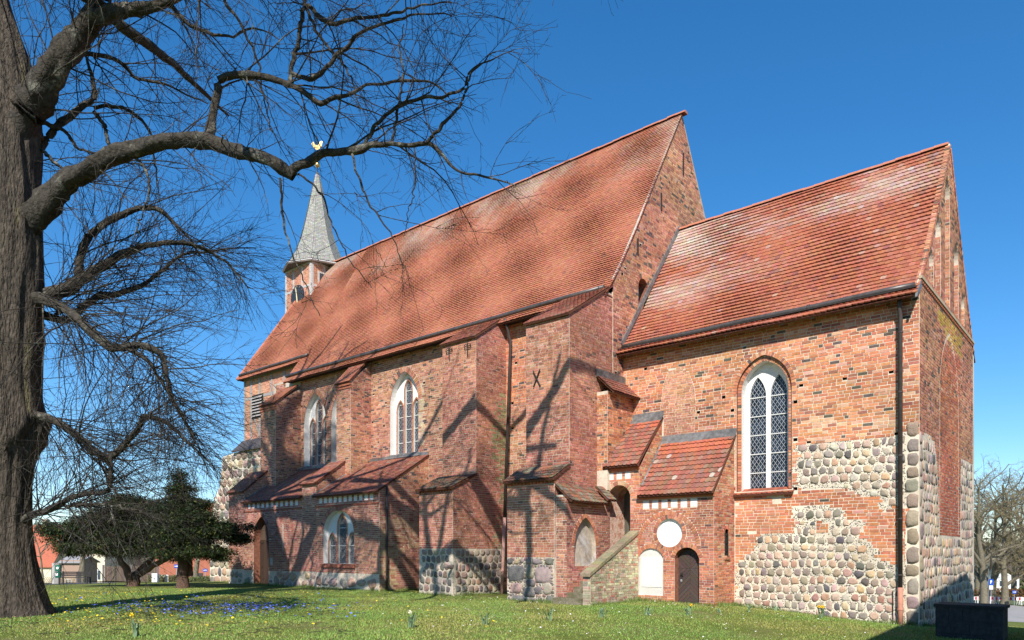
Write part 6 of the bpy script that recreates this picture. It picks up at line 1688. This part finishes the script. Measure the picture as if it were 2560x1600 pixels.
def flowers(x, y, z, hgt, size, colf, lbl, name, leaf=None, petals=5, per=1):
    n = len(x); V = []; F = []; C = []
    for i in range(n):
        hh = rng.uniform(*hgt); s = rng.uniform(*size); c = colf()
        b0 = len(V); px_, py_, pz_ = x[i], y[i], z[i] + hh
        tl = rng.uniform(-.5, .5, 2)
        V.append((px_, py_, pz_ - s * .25))
        for k in range(petals):
            aa = k * 6.283 / petals
            V.append((px_ + math.cos(aa) * s, py_ + math.sin(aa) * s, pz_ + s * (.5 + tl[0] * math.cos(aa) + tl[1] * math.sin(aa))))
        for k in range(petals): F.append((b0, b0 + 1 + k, b0 + 1 + (k + 1) % petals)); C.append(c)
        if leaf:
            for k in range(leaf[0]):
                aa = rng.uniform(0, 6.283); l = rng.uniform(*leaf[1]); b1_ = len(V); wd = .006
                V += [(px_ - math.sin(aa) * wd, py_ + math.cos(aa) * wd, z[i]), (px_ + math.sin(aa) * wd, py_ - math.cos(aa) * wd, z[i]), (px_ + math.cos(aa) * l * .6, py_ + math.sin(aa) * l * .6, z[i] + l * .8)]
                F.append((b1_, b1_ + 1, b1_ + 2)); C.append(tuple(np.array([.11, .19, .05]) * rng.uniform(.7, 1.4)))
    me = mesh_np(name, np.array(V), np.array(F), mk('petals', attr=True, rough=.7), np.array(C))
    return tag(obj(name, me, None), lbl[0], lbl[1], kind='stuff')
x, y, z = scatter(9000, 120, 1000, 17.3, 27)
pxx = CX_ + F_ * (x * RT[0] + y * RT[1]) / (x * VW[0] + y * VW[1]); tt = x * VW[0] + y * VW[1]
dens = np.exp(-((pxx - 520) / 210) ** 2) * np.exp(-((tt - 20.6) / 1.7) ** 2) * 1.1 + .03 * (pxx < 900) + .25 * np.exp(-((pxx - 690) / 120) ** 2) * np.exp(-((tt - 20.5) / 1.2) ** 2)
k = rng.random(len(x)) < dens * (.55 + .45 * vnoise(x, y, 2.2, 6))
flowers(x[k], y[k], z[k], (.07, .15), (.018, .034), lambda: tuple(np.array([.11, .16, .56]) * rng.uniform(.6, 1.5)), ('carpet of small blue squill flowers in the lawn', 'flowers'), 'blue_squill', (3, (.08, .16)))
x, y, z = scatter(1500, 90, 1250, 15.5, 30)
pxx = CX_ + F_ * (x * RT[0] + y * RT[1]) / (x * VW[0] + y * VW[1])
k = rng.random(len(x)) < np.exp(-np.maximum(0, pxx - 350) / 420) * .62
flowers(x[k], y[k], z[k], (.05, .10), (.018, .034), lambda: tuple(np.array([.78, .58, .03]) * rng.uniform(.7, 1.15)), ('scattered yellow celandine flowers in the lawn', 'flowers'), 'yellow_celandine', (2, (.04, .09)), 6)
x, y, z = scatter(330, 950, 2300, 15, 27)
flowers(x, y, z, (.05, .09), (.012, .022), lambda: (.75, .74, .70), ('tiny white daisies dotted over the lawn', 'flowers'), 'white_daisies', None, 6)
# bare earth and dead twigs under the lime
x, y, z = scatter(120, -40, 900, 14.5, 20)
V = []; acc = Acc()
for i in range(len(x)):
    a = rng.uniform(0, 6.283); l = rng.uniform(.1, .5); bnd = rng.normal() * .08
    tube(acc, [(x[i], y[i], z[i] + .03), (x[i] + math.cos(a) * l * .5 + bnd, y[i] + math.sin(a) * l * .5, z[i] + .05), (x[i] + math.cos(a) * l, y[i] + math.sin(a) * l, z[i] + .03)], .005, 4)
tag(obj('fallen_twigs', acc, M_TWIG), 'thin dead twigs lying in the grass', 'twigs', kind='stuff')
x, y, z = scatter(160, -40, 700, 14, 21)
acc = Acc()
for i in range(len(x)):
    a = rng.uniform(0, 6.283); s = rng.uniform(.02, .05); c, s_ = math.cos(a) * s, math.sin(a) * s
    acc.add([(x[i] - c, y[i] - s_, z[i] + .035), (x[i] + s_ * .6, y[i] - c * .6, z[i] + .05), (x[i] + c, y[i] + s_, z[i] + .04), (x[i] - s_ * .6, y[i] + c * .6, z[i] + .03)], [(0, 1, 2, 3)], jit((.34, .22, .11), ru, .3))
tag(obj('dead_leaves', acc, mk('dead_leaf', attr=True, rough=.9)), 'dry brown leaves scattered in the grass', 'leaves', kind='stuff')

# ---------------------------------------------------------------- daffodil clumps, each a thing
M_DLEAF = mk('daffodil_leaf', (.17, .25, .13), .55, noise=(4, .75, 1.25)); M_DFL = mk('daffodil_petal', (.86, .60, .03), .6); M_DFW = mk('pale_daffodil_petal', (.82, .78, .60), .6)
DAFF = [(336, 1592, 11, .34, 1, 'y', 'daffodil clump with one yellow flower nearest the camera at lower left'), (1028, 1568, 14, .32, 1, 'w', 'daffodil clump with one pale flower left of the lawn centre'), (1210, 1562, 9, .27, 0, '', 'flowerless daffodil clump below the buttress corner'), (1372, 1552, 12, .30, 0, '', 'flowerless daffodil clump below the stone buttress foot'), (1505, 1543, 12, .26, 0, '', 'wide flowerless daffodil clump below the stair parapet'), (1617, 1538, 8, .24, 0, '', 'slim daffodil clump below the pale arched panel'), (1720, 1538, 8, .25, 1, 'y', 'daffodil clump with one yellow flower below the small oak door'), (1797, 1531, 5, .14, 0, '', 'smallest daffodil tuft below the porch corner'), (1872, 1529, 10, .20, 0, '', 'daffodil clump close to the fieldstone wall left end'), (1938, 1527, 10, .18, 0, '', 'low daffodil clump between the wall and daisies'), (2053, 1545, 14, .30, 3, 'y', 'daffodil clump with several yellow flowers before the fieldstones')]
for a, b_, nl_, hh, nf, fc, lb in DAFF:
    d = ray(a); t = 18.0
    for _ in range(6): t = (CAM_Z - gz(*(d * t))) * F_ / (b_ - HY_)
    x0, y0 = d * t; z0 = gz(x0, y0)
    t_ = thing('daffodil', lb, 'flower', (x0, y0, z0), 0, 'daffodil clumps in the lawn')
    for k in range(nl_):
        ang = rng.uniform(0, 6.283); ox, oy = rng.normal(size=2) * .035; le = rng.uniform(.03, .12); hk = hh * rng.uniform(.7, 1.1); wd = .019; bnd = rng.uniform(.0, .10) if rng.random() < .3 else 0
        ca, sa = math.cos(ang), math.sin(ang); q = Acc(); L_ = []
        for f in (0, .5, .85, 1):
            cx, cy, cz_ = ox + ca * le * f * f * 1.2, oy + sa * le * f * f * 1.2, hk * f - (bnd if f == 1 else 0)
            ww = wd * (1 if f < .9 else .25); L_ += [(cx - sa * ww, cy + ca * ww, cz_), (cx + sa * ww, cy - ca * ww, cz_)]
        q.add(L_, [(0, 1, 3, 2), (2, 3, 5, 4), (4, 5, 7, 6)]); obj('leaf', q, M_DLEAF, t_)
    for k in range(nf):
        ang = rng.uniform(0, 6.283); ox, oy = rng.normal(size=2) * .06; hk = hh * rng.uniform(1.0, 1.3); q = Acc()
        tube(q, [(ox * .5, oy * .5, 0), (ox, oy, hk)], .005, 4); obj('stem', q, M_DLEAF, t_)
        q = Acc(); fd = np.array([.2 + rng.normal() * .3, -.9, -.1]); fd = fd / np.linalg.norm(fd); sd = np.cross(fd, [0, 0, 1]); sd /= np.linalg.norm(sd); up_ = np.cross(sd, fd); c0 = np.array([ox, oy, hk])
        vs = [c0]
        for j in range(12):
            rr = .062 if j % 2 == 0 else .026; vs.append(c0 + (sd * math.cos(j * .5236) + up_ * math.sin(j * .5236)) * rr + fd * .008)
        q.add([tuple(v) for v in vs], [(0, 1 + j, 1 + (j + 1) % 12) for j in range(12)])
        tube(q, [tuple(c0), tuple(c0 + fd * .045)], [.014, .026], 7, cap=False)
        obj('flower', q, M_DFL if fc == 'y' else M_DFW, t_)

# ================================================================== SURROUNDINGS
def sheet(name, pts, mat, dz, nsub=1):
    acc = Acc(); acc.add([(x, y, gz(x, y) + dz) for x, y in pts], [tuple(range(len(pts)))]); o = obj(name, acc, mat); o['kind'] = 'structure'; return o
def strip(name, path, width_dir, mat, dz, n=40):
    """a band between two paths of ground points"""
    a, b_ = path; acc = Acc(); vs = []
    for i in range(n + 1):
        f = i / n
        for p in (a, b_):
            xs = [q[0] for q in p]; ys = [q[1] for q in p]; s = np.linspace(0, 1, len(p)); x = float(np.interp(f, s, xs)); y = float(np.interp(f, s, ys)); vs.append((x, y, gz(x, y) + dz))
    acc.add(vs, [(2 * i, 2 * i + 1, 2 * i + 3, 2 * i + 2) for i in range(n)]); o = obj(name, acc, mat); o['kind'] = 'structure'; return o
M_ASPH = mk('asphalt', (.075, .073, .075), .95, noise=(30, .8, 1.2), noise2=(.5, .85, 1.15), bump=(60, .3, .01))
M_PAVE = mk('pale_paving', (.34, .31, .28), .95, noise=(12, .8, 1.15), noise2=(.7, .85, 1.1))
strip('road', ([GP(-260, 47), GP(150, 47), GP(800, 47)], [GP(-260, 55), GP(150, 55), GP(800, 55)]), None, M_ASPH, .012)
strip('pavement', ([GP(-260, 55.2), GP(150, 55.2), GP(800, 55.2)], [GP(-260, 59), GP(150, 59), GP(800, 59)]), None, M_PAVE, .10)
strip('east_road', ([GP(2380, 44), GP(2560, 46), GP(2900, 50)], [GP(2380, 92), GP(2560, 86), GP(2900, 78)]), None, M_PAVE, .02)
# ---- bench
def at_px(p, t): x, y = GP(p, t); return x, y, gz(x, y)
face = math.asin(.65085)                 # turned to the camera
x0, y0, z0 = at_px(187, 46.0)
bn = thing('park_bench', 'dark slatted park bench under the yews beside the street', 'bench', (x0, y0, z0), face + .05)
M_BENCH = mk('dark_bench_wood', (.03, .026, .024), .7, noise=(8, .7, 1.4))
for i in range(3): q = Acc(); q.box(-.86, .86, -.22 + i * .15, -.10 + i * .15, .42, .46); obj('seat_slat', q, M_BENCH, bn)
for i in range(3): q = Acc(); q.box(-.86, .86, .20, .24, .52 + i * .10, .595 + i * .10); obj('back_slat', q, M_BENCH, bn)
for s in (-.84, .84):
    for yy in (-.2, .22): q = Acc(); q.box(s - .04, s + .04, yy - .03, yy + .03, -.05, .44 if yy < 0 else .82); obj('leg', q, M_BENCH, bn)
# ---- dog bag dispenser
x0, y0, z0 = at_px(146, 50)
dp = thing('bag_dispenser', 'green bag dispenser with round opening on a grey post', 'dispenser', (x0, y0, z0), face)
M_GREEN = mk('green_enamel', (.012, .12, .075), .4, noise=(3, .8, 1.2)); M_ZINC = mk('zinc_post', (.45, .46, .47), .45, metal=.5)
q = Acc(); tube(q, [(0, .1, 0), (0, .1, 1.25)], .045, 8); obj('post', q, M_ZINC, dp)
q = Acc(); q.box(-.17, .17, -.1, .1, .88, 1.3); obj('upper_box', q, M_GREEN, dp)
q = Acc(); tube(q, [(0, -.10, 1.1), (0, -.115, 1.1)], .09, 14); obj('opening_ring', q, M_WHITE, dp)
q = Acc(); tube(q, [(0, 0, .42), (0, 0, .85)], .19, 14); obj('bin', q, M_GREEN, dp)
q = Acc(); q.box(-.1, .1, -.215, -.195, .58, .76); obj('notice', q, M_WHITE, dp)
# ---- posts and lattice fences
x0, y0, z0 = at_px(139, 52); q = Acc(); q.box(-.27, .13, -.15, .15, -.1, 1.48)
o = obj('concrete_pillar', q, mk('pale_concrete', (.52, .48, .42), .9, noise=(8, .8, 1.1)), loc=(x0, y0, z0)); tag(o, 'pale square concrete pillar behind the green dispenser', 'pillar')
x0, y0, z0 = at_px(197, 52); q = Acc(); q.box(-.14, .14, -.12, .12, -.1, .80); q.add([(-.14, -.12, .8), (.14, -.12, .8), (.14, .12, .8), (-.14, .12, .8), (0, 0, .86)], [(0, 1, 4), (1, 2, 4), (2, 3, 4), (3, 0, 4)])
o = obj('stone_bollard', q, mk('weathered_post', (.12, .105, .095), .9, noise=(8, .7, 1.3)), loc=(x0, y0, z0)); tag(o, 'short dark stone post left of the bench', 'post')
M_LATT = mk('tan_lattice_wood', (.42, .34, .20), .85, noise=(6, .8, 1.2))
for (p0, p1, lb) in ((88, 134, 'tan lattice fence between lime trunk and pillar'), (151, 193, 'tan lattice fence between pillar and stone post')):
    t = 55.0; xa, ya, za = at_px(p0, t); xb, yb, zb = at_px(p1, t); L_ = math.hypot(xb - xa, yb - ya)
    fz = thing('lattice_fence', lb, 'fence', ((xa + xb) / 2, (ya + yb) / 2, (za + zb) / 2), math.atan2(yb - ya, xb - xa), 'lattice fences by the street')
    nn = int(L_ / .16)
    for i in range(nn):
        for sg in (-1, 1):
            xx = -L_ / 2 + i * .16; q = Acc(); tube(q, [(xx if sg > 0 else xx + .3, .02 * sg, .05), (xx + .3 if sg > 0 else xx, .02 * sg, .50)], .02, 4); obj('lath', q, M_LATT, fz)
    for xx in (-L_ / 2, L_ / 2): q = Acc(); q.box(xx - .05, xx + .05, -.05, .05, -.1, .56); obj('post', q, M_LATT, fz)
# ---- wooden yard gate
xa, ya, za = at_px(262, 62); xb, yb, zb = at_px(392, 64); L_ = math.hypot(xb - xa, yb - ya)
gt = thing('board_gate', 'weathered brown board fence and gate behind the yew trunk', 'fence', ((xa + xb) / 2, (ya + yb) / 2, (za + zb) / 2), math.atan2(yb - ya, xb - xa))
nn = 30
for i in range(nn):
    xx = -L_ / 2 + L_ * i / nn; q = Acc(); q.box(xx + .006, xx + L_ / nn - .006, -.02, .02 + ru.uniform(-.006, .006), -.1, 1.62 + ru.uniform(-.03, .03), jit((.15, .105, .08), ru, .25)); obj('board', q, M_WOOD, gt)
for zz in (.35, 1.3): q = Acc(); q.box(-L_ / 2, L_ / 2, .025, .07, zz, zz + .1, (.10, .07, .055)); obj('rail', q, M_WOOD, gt)
for xx in (-L_ / 2 - .1, 0.0, L_ / 2 + .1): q = Acc(); q.box(xx - .08, xx + .08, -.05, .1, -.1, 1.75, (.16, .14, .13)); obj('gate_post', q, M_WOOD, gt)
# ---- utility box, hedges, signs
x0, y0, z0 = at_px(388, 54); q = Acc(); q.box(-.2, .2, -.12, .12, -.05, .70); ub = thing('utility_box', 'white electricity cabinet at the kerb between the yews', 'cabinet', (x0, y0, z0), face); obj('cabinet', q, mk('white_enamel', (.78, .78, .76), .5), ub)
q = Acc(); q.box(-.21, .21, -.13, .13, .70, .73); obj('lid', q, mk('white_enamel'), ub); q = Acc(); q.box(-.01, .03, -.135, -.12, .30, .40); obj('lock', q, M_IRON, ub)
M_HEDGE = mk('hedge_leaf', attr=True, rough=.8)
def hedge(label, p0, p1, t, h, d, col, seed, n=2600, name='hedge', cat='hedge', size=(.05, .12)):
    rg = np.random.default_rng(seed); xa, ya, za = at_px(p0, t); xb, yb, zb = at_px(p1, t); L_ = math.hypot(xb - xa, yb - ya); a = math.atan2(yb - ya, xb - xa)
    hd = thing(name, label, cat, ((xa + xb) / 2, (ya + yb) / 2, min(za, zb)), a)
    P_ = np.stack([rg.uniform(-L_ / 2, L_ / 2, n), rg.uniform(-d / 2, d / 2, n), rg.uniform(0, 1, n) ** .7 * h], 1); P_[:, 2] += .05 * np.sin(P_[:, 0] * 3)
    dv = norm(rg.normal(size=(n, 3))); sv = norm(np.cross(dv, rg.normal(size=(n, 3)))); l = rg.uniform(*size, (n, 1))
    V = np.stack([P_, P_ + dv * l * .5 + sv * l * .3, P_ + dv * l, P_ + dv * l * .5 - sv * l * .3], 1).reshape(-1, 3)
    link(bpy.data.objects.new('foliage', mesh_np('foliage', V, np.arange(n * 4).reshape(-1, 4), M_HEDGE, np.array(col) * rg.uniform(.5, 1.5, (n, 1)))), hd)
    q = Acc(); q.box(-L_ / 2 + .1, L_ / 2 - .1, -d * .25, d * .25, -.1, h * .75); obj('stem_mass', q, mk('hedge_core', (.05, .05, .025), .95), hd)
hedge('clipped olive hedge left of the conical yew trunk', 424, 455, 57, .75, .7, (.13, .12, .05), 3)
hedge('clipped green hedge right of the conical yew trunk', 470, 528, 57, .70, .7, (.12, .14, .045), 4)
hedge('small olive bush behind the white cabinet', 370, 412, 58, .75, .7, (.15, .14, .05), 5, 1500)
M_BLUE = mk('sign_blue', (.01, .07, .38), .45); M_POLE = mk('sign_pole_grey', (.40, .41, .42), .5, metal=.4)
def sign(name, label, p, t, zb, w, h, group, arrow=True, letter=False):
    x0, y0, z0 = at_px(p, t); s = thing(name, label, 'sign', (x0, y0, z0), face, group)
    q = Acc(); tube(q, [(0, .03, -.1), (0, .03, zb + h)], .03, 7); obj('pole', q, M_POLE, s)
    q = Acc(); q.box(-w / 2, w / 2, -.012, .012, zb, zb + h); bd = obj('board', q, M_BLUE, s)
    if arrow:
        q = Acc(); m_ = zb + h / 2; ps = [(-w * .4, m_ + h * .1), (w * .1, m_ + h * .1), (w * .1, m_ + h * .28), (w * .4, m_), (w * .1, m_ - h * .28), (w * .1, m_ - h * .1), (-w * .4, m_ - h * .1)]
        plate(q, WR((0, -.013, 0), (1, 0), (0, -1)), ps, (), .004, 0); obj('arrow', q, M_WHITE, bd)
    if letter:
        W_ = WR((0, -.013, 0), (1, 0), (0, -1)); q = Acc(); b0 = zb + h * .2; hh = h * .6; ww = w * .16
        wbox(q, W_, -w * .22, -w * .22 + ww, b0, b0 + hh, 0, .004)
        c0 = (-w * .06, b0 + hh * .70); ro, ri = hh * .30, hh * .30 - ww
        arc = [(c0[0] + ro * math.cos(a_), c0[1] + ro * math.sin(a_)) for a_ in np.linspace(-math.pi / 2, math.pi / 2, 9)]; ar2 = [(c0[0] + ri * math.cos(a_), c0[1] + ri * math.sin(a_)) for a_ in np.linspace(-math.pi / 2, math.pi / 2, 9)]
        q.add([W_.P(*p_, .004) for p_ in arc + ar2], [(i, i + 1, 9 + i + 1, 9 + i) for i in range(8)])
        wbox(q, W_, -w * .22 + ww, c0[0], c0[1] + ri, c0[1] + ro, 0, .004); wbox(q, W_, -w * .22 + ww, c0[0], c0[1] - ro, c0[1] - ri, 0, .004)
        obj('letter', q, M_WHITE, bd)
        q = Acc(); q.box(-w * .42, w * .42, -.012, .012, zb - h * .75, zb - h * .08); obj('lower_board', q, M_WHITE, s)
    return s
sign('one_way_sign', 'blue one-way arrow sign left of the conical yew trunk', 441, 58, 1.35, .36, .28, 'blue street signs')
sign('one_way_sign', 'blue one-way arrow sign near the tower foot', 513, 60, 1.20, .36, .24, 'blue street signs')
# ---- houses
def house(label, p0, p1, t, z_eave, z_ridge, wall, roof, wins=(), depth=7.0, base=None, door=None, name='house', overhang=.25, turn=0.0):
    xa, ya, za = at_px(p0, t); xb, yb, zb = at_px(p1, t); L_ = math.hypot(xb - xa, yb - ya); z0 = min(za, zb)
    hs = thing(name, label, 'house', ((xa + xb) / 2, (ya + yb) / 2, z0), math.atan2(yb - ya, xb - xa) + turn)
    e, rz = z_eave - z0, z_ridge - z0
    q = Acc(); prof = [(0, -.3), (0, e), (depth / 2, rz - .15), (depth, e), (depth, -.3)]; n = 5
    q.add([(-L_ / 2, y, z) for y, z in prof] + [(L_ / 2, y, z) for y, z in prof], [tuple(range(n)), tuple(reversed(range(n, 2 * n)))] + [(j, n + j, n + (j + 1) % n, (j + 1) % n) for j in (0, 3)])
    obj('wall', q, wall, hs)
    q = Acc()
    for sgn in (0, 1):
        a = (-overhang, e - overhang * .8) if sgn == 0 else (depth + overhang, e - overhang * .8); b_ = (depth / 2, rz)
        q.add([(-L_ / 2 - .2, a[0], a[1]), (L_ / 2 + .2, a[0], a[1]), (L_ / 2 + .2, b_[0], b_[1]), (-L_ / 2 - .2, b_[0], b_[1]), (-L_ / 2 - .2, a[0], a[1] - .1), (L_ / 2 + .2, a[0], a[1] - .1), (L_ / 2 + .2, b_[0], b_[1] - .12), (-L_ / 2 - .2, b_[0], b_[1] - .12)], [(0, 1, 2, 3), (4, 7, 6, 5), (0, 4, 5, 1), (1, 5, 6, 2), (3, 2, 6, 7), (0, 3, 7, 4)])
    ro = obj('roof', q, roof, hs)
    q = Acc(); q.box(L_ * .2, L_ * .2 + .5, depth / 2 - .25, depth / 2 + .25, rz - .6, rz + .7); obj('chimney', q, wall, ro)
    if base: q = Acc(); q.box(-L_ / 2 - .02, L_ / 2 + .02, -.03, .1, -.3, base[0]); obj('plinth', q, base[1], hs)
    for (u, v, w, h) in wins:
        q = Acc(); q.box(u - w / 2, u + w / 2, -.02, .05, v, v + h); wn_ = obj('window', q, mk('white_frame', (.75, .75, .73), .6), hs)
        for sx in (-1, 1): q = Acc(); q.box(u + (sx * w / 4) - w * .19, u + (sx * w / 4) + w * .19, -.035, .0, v + h * .07, v + h * .93); obj('pane', q, mk('far_glass', (.06, .075, .09), .12, spec=.6), wn_)
    if door: q = Acc(); u, w, h = door; q.box(u - w / 2, u + w / 2, -.03, .05, 0, h); obj('door', q, mk('house_door', (.06, .05, .045), .6), hs)
    return hs
M_ROOFR = mk('far_red_tiles', (.42, .125, .07), .85, noise=(3, .8, 1.2), noise2=(30, .75, 1.2), stretch=(1, 1, 4)); M_CREAM = mk('cream_render', (.72, .62, .45), .9, noise=(2, .9, 1.06)); M_REDB = mk('red_brick_render', (.40, .14, .085), .9, noise=(40, .8, 1.2), noise2=(2, .85, 1.1)); M_PINK = mk('pink_plinth', (.48, .26, .20), .9)
house('low house with a broad red tile roof behind the lime trunk', -130, 128, 80, .25, 4.75, M_CREAM, M_ROOFR, [(3.6, .25, .9, .9)], 8)
house('cream rendered house with pink base behind the bench', 200, 262, 80, 2.3, 6.0, M_CREAM, M_ROOFR, [(-.85, .75, .8, 1.15), (.55, .75, .8, 1.15)], 8, (.25, M_PINK))
house('red brick house with red roof behind the yews', 388, 545, 84, 3.0, 7.6, M_REDB, M_ROOFR, [(-2.6, .6, 1.0, 1.2), (-.6, .6, 1.0, 1.2)], 9, None, (1.2, 1.4, 2.0))
house('small beige shed with flat-looking grey roof behind the lattice fence', 152, 200, 72, .85, 1.25, mk('brown_render', (.36, .24, .18), .9), mk('grey_felt', (.30, .29, .29), .8), [(-.2, .0, .6, .6)], 3.0, name='shed')
# tall house east of the lawn: it stands out of view and shades the choir corner
hs = thing('house', 'tall rendered house beside the photographer out of view', 'house', (.98, 13.5, -.45), .057)
def wall_quad(acc, W_, outer): plate(acc, W_, outer, (), 0, 0, sides=False)
q = Acc(); q.box(0, 8.5, -9.5, 9.0, -.4, 9.2); obj('wall', q, mk('ochre_render', (.55, .45, .32), .9, noise=(2, .9, 1.06)), hs)
q = Acc(); q.add([(-.05, -9.7, 9.2), (-.05, 9.2, 9.2), (4.25, 9.2, 12.6), (4.25, -9.7, 12.6), (8.7, -9.7, 9.2), (8.7, 9.2, 9.2)], [(0, 1, 2, 3), (3, 2, 5, 4), (0, 3, 4), (1, 5, 2)]); obj('roof', q, M_ROOFR, hs)
for fl in range(3):
    for i in range(5):
        q = Acc(); q.box(-.04, .02, -8 + i * 3.4, -6.9 + i * 3.4, 1.0 + fl * 2.9, 2.5 + fl * 2.9); w_ = obj('window', q, mk('white_frame'), hs); q = Acc(); q.box(-.05, 0, -7.9 + i * 3.4, -7.0 + i * 3.4, 1.1 + fl * 2.9, 2.4 + fl * 2.9); obj('pane', q, mk('far_glass'), w_)
# ---- low wall block in the shade by the choir corner
xa, ya = GP(2338, 17.5); xb = xa + 1.36
lw = thing('low_wall', 'low dark masonry wall block in the shade by the choir corner', 'wall', ((xa + xb) / 2, ya, -.5))
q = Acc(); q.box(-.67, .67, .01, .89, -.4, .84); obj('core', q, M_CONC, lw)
for r_ in range(4):
    xx = -.68
    while xx < .66:
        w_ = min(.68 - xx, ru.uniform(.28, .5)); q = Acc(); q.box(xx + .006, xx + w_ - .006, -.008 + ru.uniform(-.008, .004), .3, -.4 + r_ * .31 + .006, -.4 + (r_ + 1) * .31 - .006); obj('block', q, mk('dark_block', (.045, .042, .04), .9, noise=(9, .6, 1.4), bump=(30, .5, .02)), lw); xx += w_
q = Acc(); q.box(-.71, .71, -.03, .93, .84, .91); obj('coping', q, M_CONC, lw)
# ---- barriers, parking sign, lamp, hedge and far house to the right
M_REDP = mk('barrier_red', (.55, .03, .03), .5); M_WHP = mk('barrier_white', (.8, .8, .8), .5)
for i, (p, lb) in enumerate(((2424, 'red and white barrier panel nearest the choir corner'), (2497, 'red and white barrier panel just right of the parking sign'), (2533, 'red and white barrier panel second right of the parking sign'), (2569, 'red and white barrier panel at the right picture edge'))):
    x0, y0, z0 = at_px(p, 88); br = thing('barrier_panel', lb, 'barrier', (x0, y0, z0), face - .35, 'roadwork barriers')
    q = Acc(); q.box(-.9, .9, -.02, .02, .55, .95); bd = obj('board', q, M_WHP, br)
    for k in range(4): q = Acc(); q.box(-.8 + k * .45, -.58 + k * .45, -.026, .026, .58, .92); obj('red_block', q, M_REDP, bd)
    for k in range(9):
        xx = -.85 + k * .2; q = Acc(); tube(q, [(xx, 0, .05), (xx + .1, 0, .55)], .025, 4); obj('picket', q, M_WHP, br)
    for xx in (-.88, .88): q = Acc(); q.box(xx - .03, xx + .03, -.03, .03, 0, 1.0); obj('foot_post', q, M_WHP, br)
sign('parking_sign', 'blue parking sign with white letter P right of the choir', 2478, 76, 2.35, .46, .62, None, False, True)
sign('street_sign', 'small blue and white street sign by the far barrier', 2536, 84, 1.5, .5, .35, 'blue street signs', True)
x0, y0, z0 = at_px(2471, 82); lp = thing('street_lamp', 'grey street lamp with short arm before the bare trees', 'lamp', (x0, y0, z0), face)
q = Acc(); tube(q, [(0, 0, -.1), (0, 0, 4.6), (.08, 0, 4.85), (.3, 0, 4.95)], [.07, .05, .045, .04], 8); obj('pole', q, mk('lamp_pole', (.12, .12, .12), .6), lp)
q = Acc(); q.box(.2, .62, -.09, .09, 4.9, 5.0); obj('lamp_head', q, mk('lamp_pole'), lp)
hedge('brown winter beech hedge behind the barriers', 2405, 2660, 100, 1.9, 1.2, (.17, .085, .035), 9, 9000, size=(.12, .28))
house('white house glimpsed through the bare trees on the right', 2490, 2548, 125, -1.5, 2.5, mk('white_render', (.75, .75, .73), .9), mk('dark_roof', (.12, .09, .08), .9), [(-1, .9, .9, 1.1), (1.2, .9, .9, 1.1)], 7)
# distant woods closing the horizon
rg = np.random.default_rng(5); V = []; C = []
for p0, p1, t0, t1, hh, n in ((-300, 700, 150, 260, 11, 26000), (2300, 2900, 130, 230, 12, 16000)):
    t = rg.uniform(t0, t1, n); p = rg.uniform(p0, p1, n); d = VW[None] + ((p - CX_) / F_)[:, None] * RT[None]; x, y = d[:, 0] * t, d[:, 1] * t
    top = hh * (.75 + .25 * vnoise(x, y, .09, 3)); z = gzv(x, y) + rg.random(n) ** .8 * top
    l = rg.uniform(.6, 1.6, n)[:, None]; dv = norm(rg.normal(size=(n, 3))); sv = norm(np.cross(dv, rg.normal(size=(n, 3)))); P_ = np.stack([x, y, z], 1)
    V.append(np.stack([P_, P_ + dv * l * .5 + sv * l * .22, P_ + dv * l, P_ + dv * l * .5 - sv * l * .22], 1).reshape(-1, 3)); C.append(np.array([.11, .095, .065]) * rg.uniform(.6, 1.4, (n, 1)))
V = np.concatenate(V); C = np.concatenate(C)
tag(obj('distant_wood', mesh_np('distant_wood', V, np.arange(len(V)).reshape(-1, 4), M_HEDGE, C), None), 'far brown winter woodland along the horizon', 'woodland', kind='stuff')
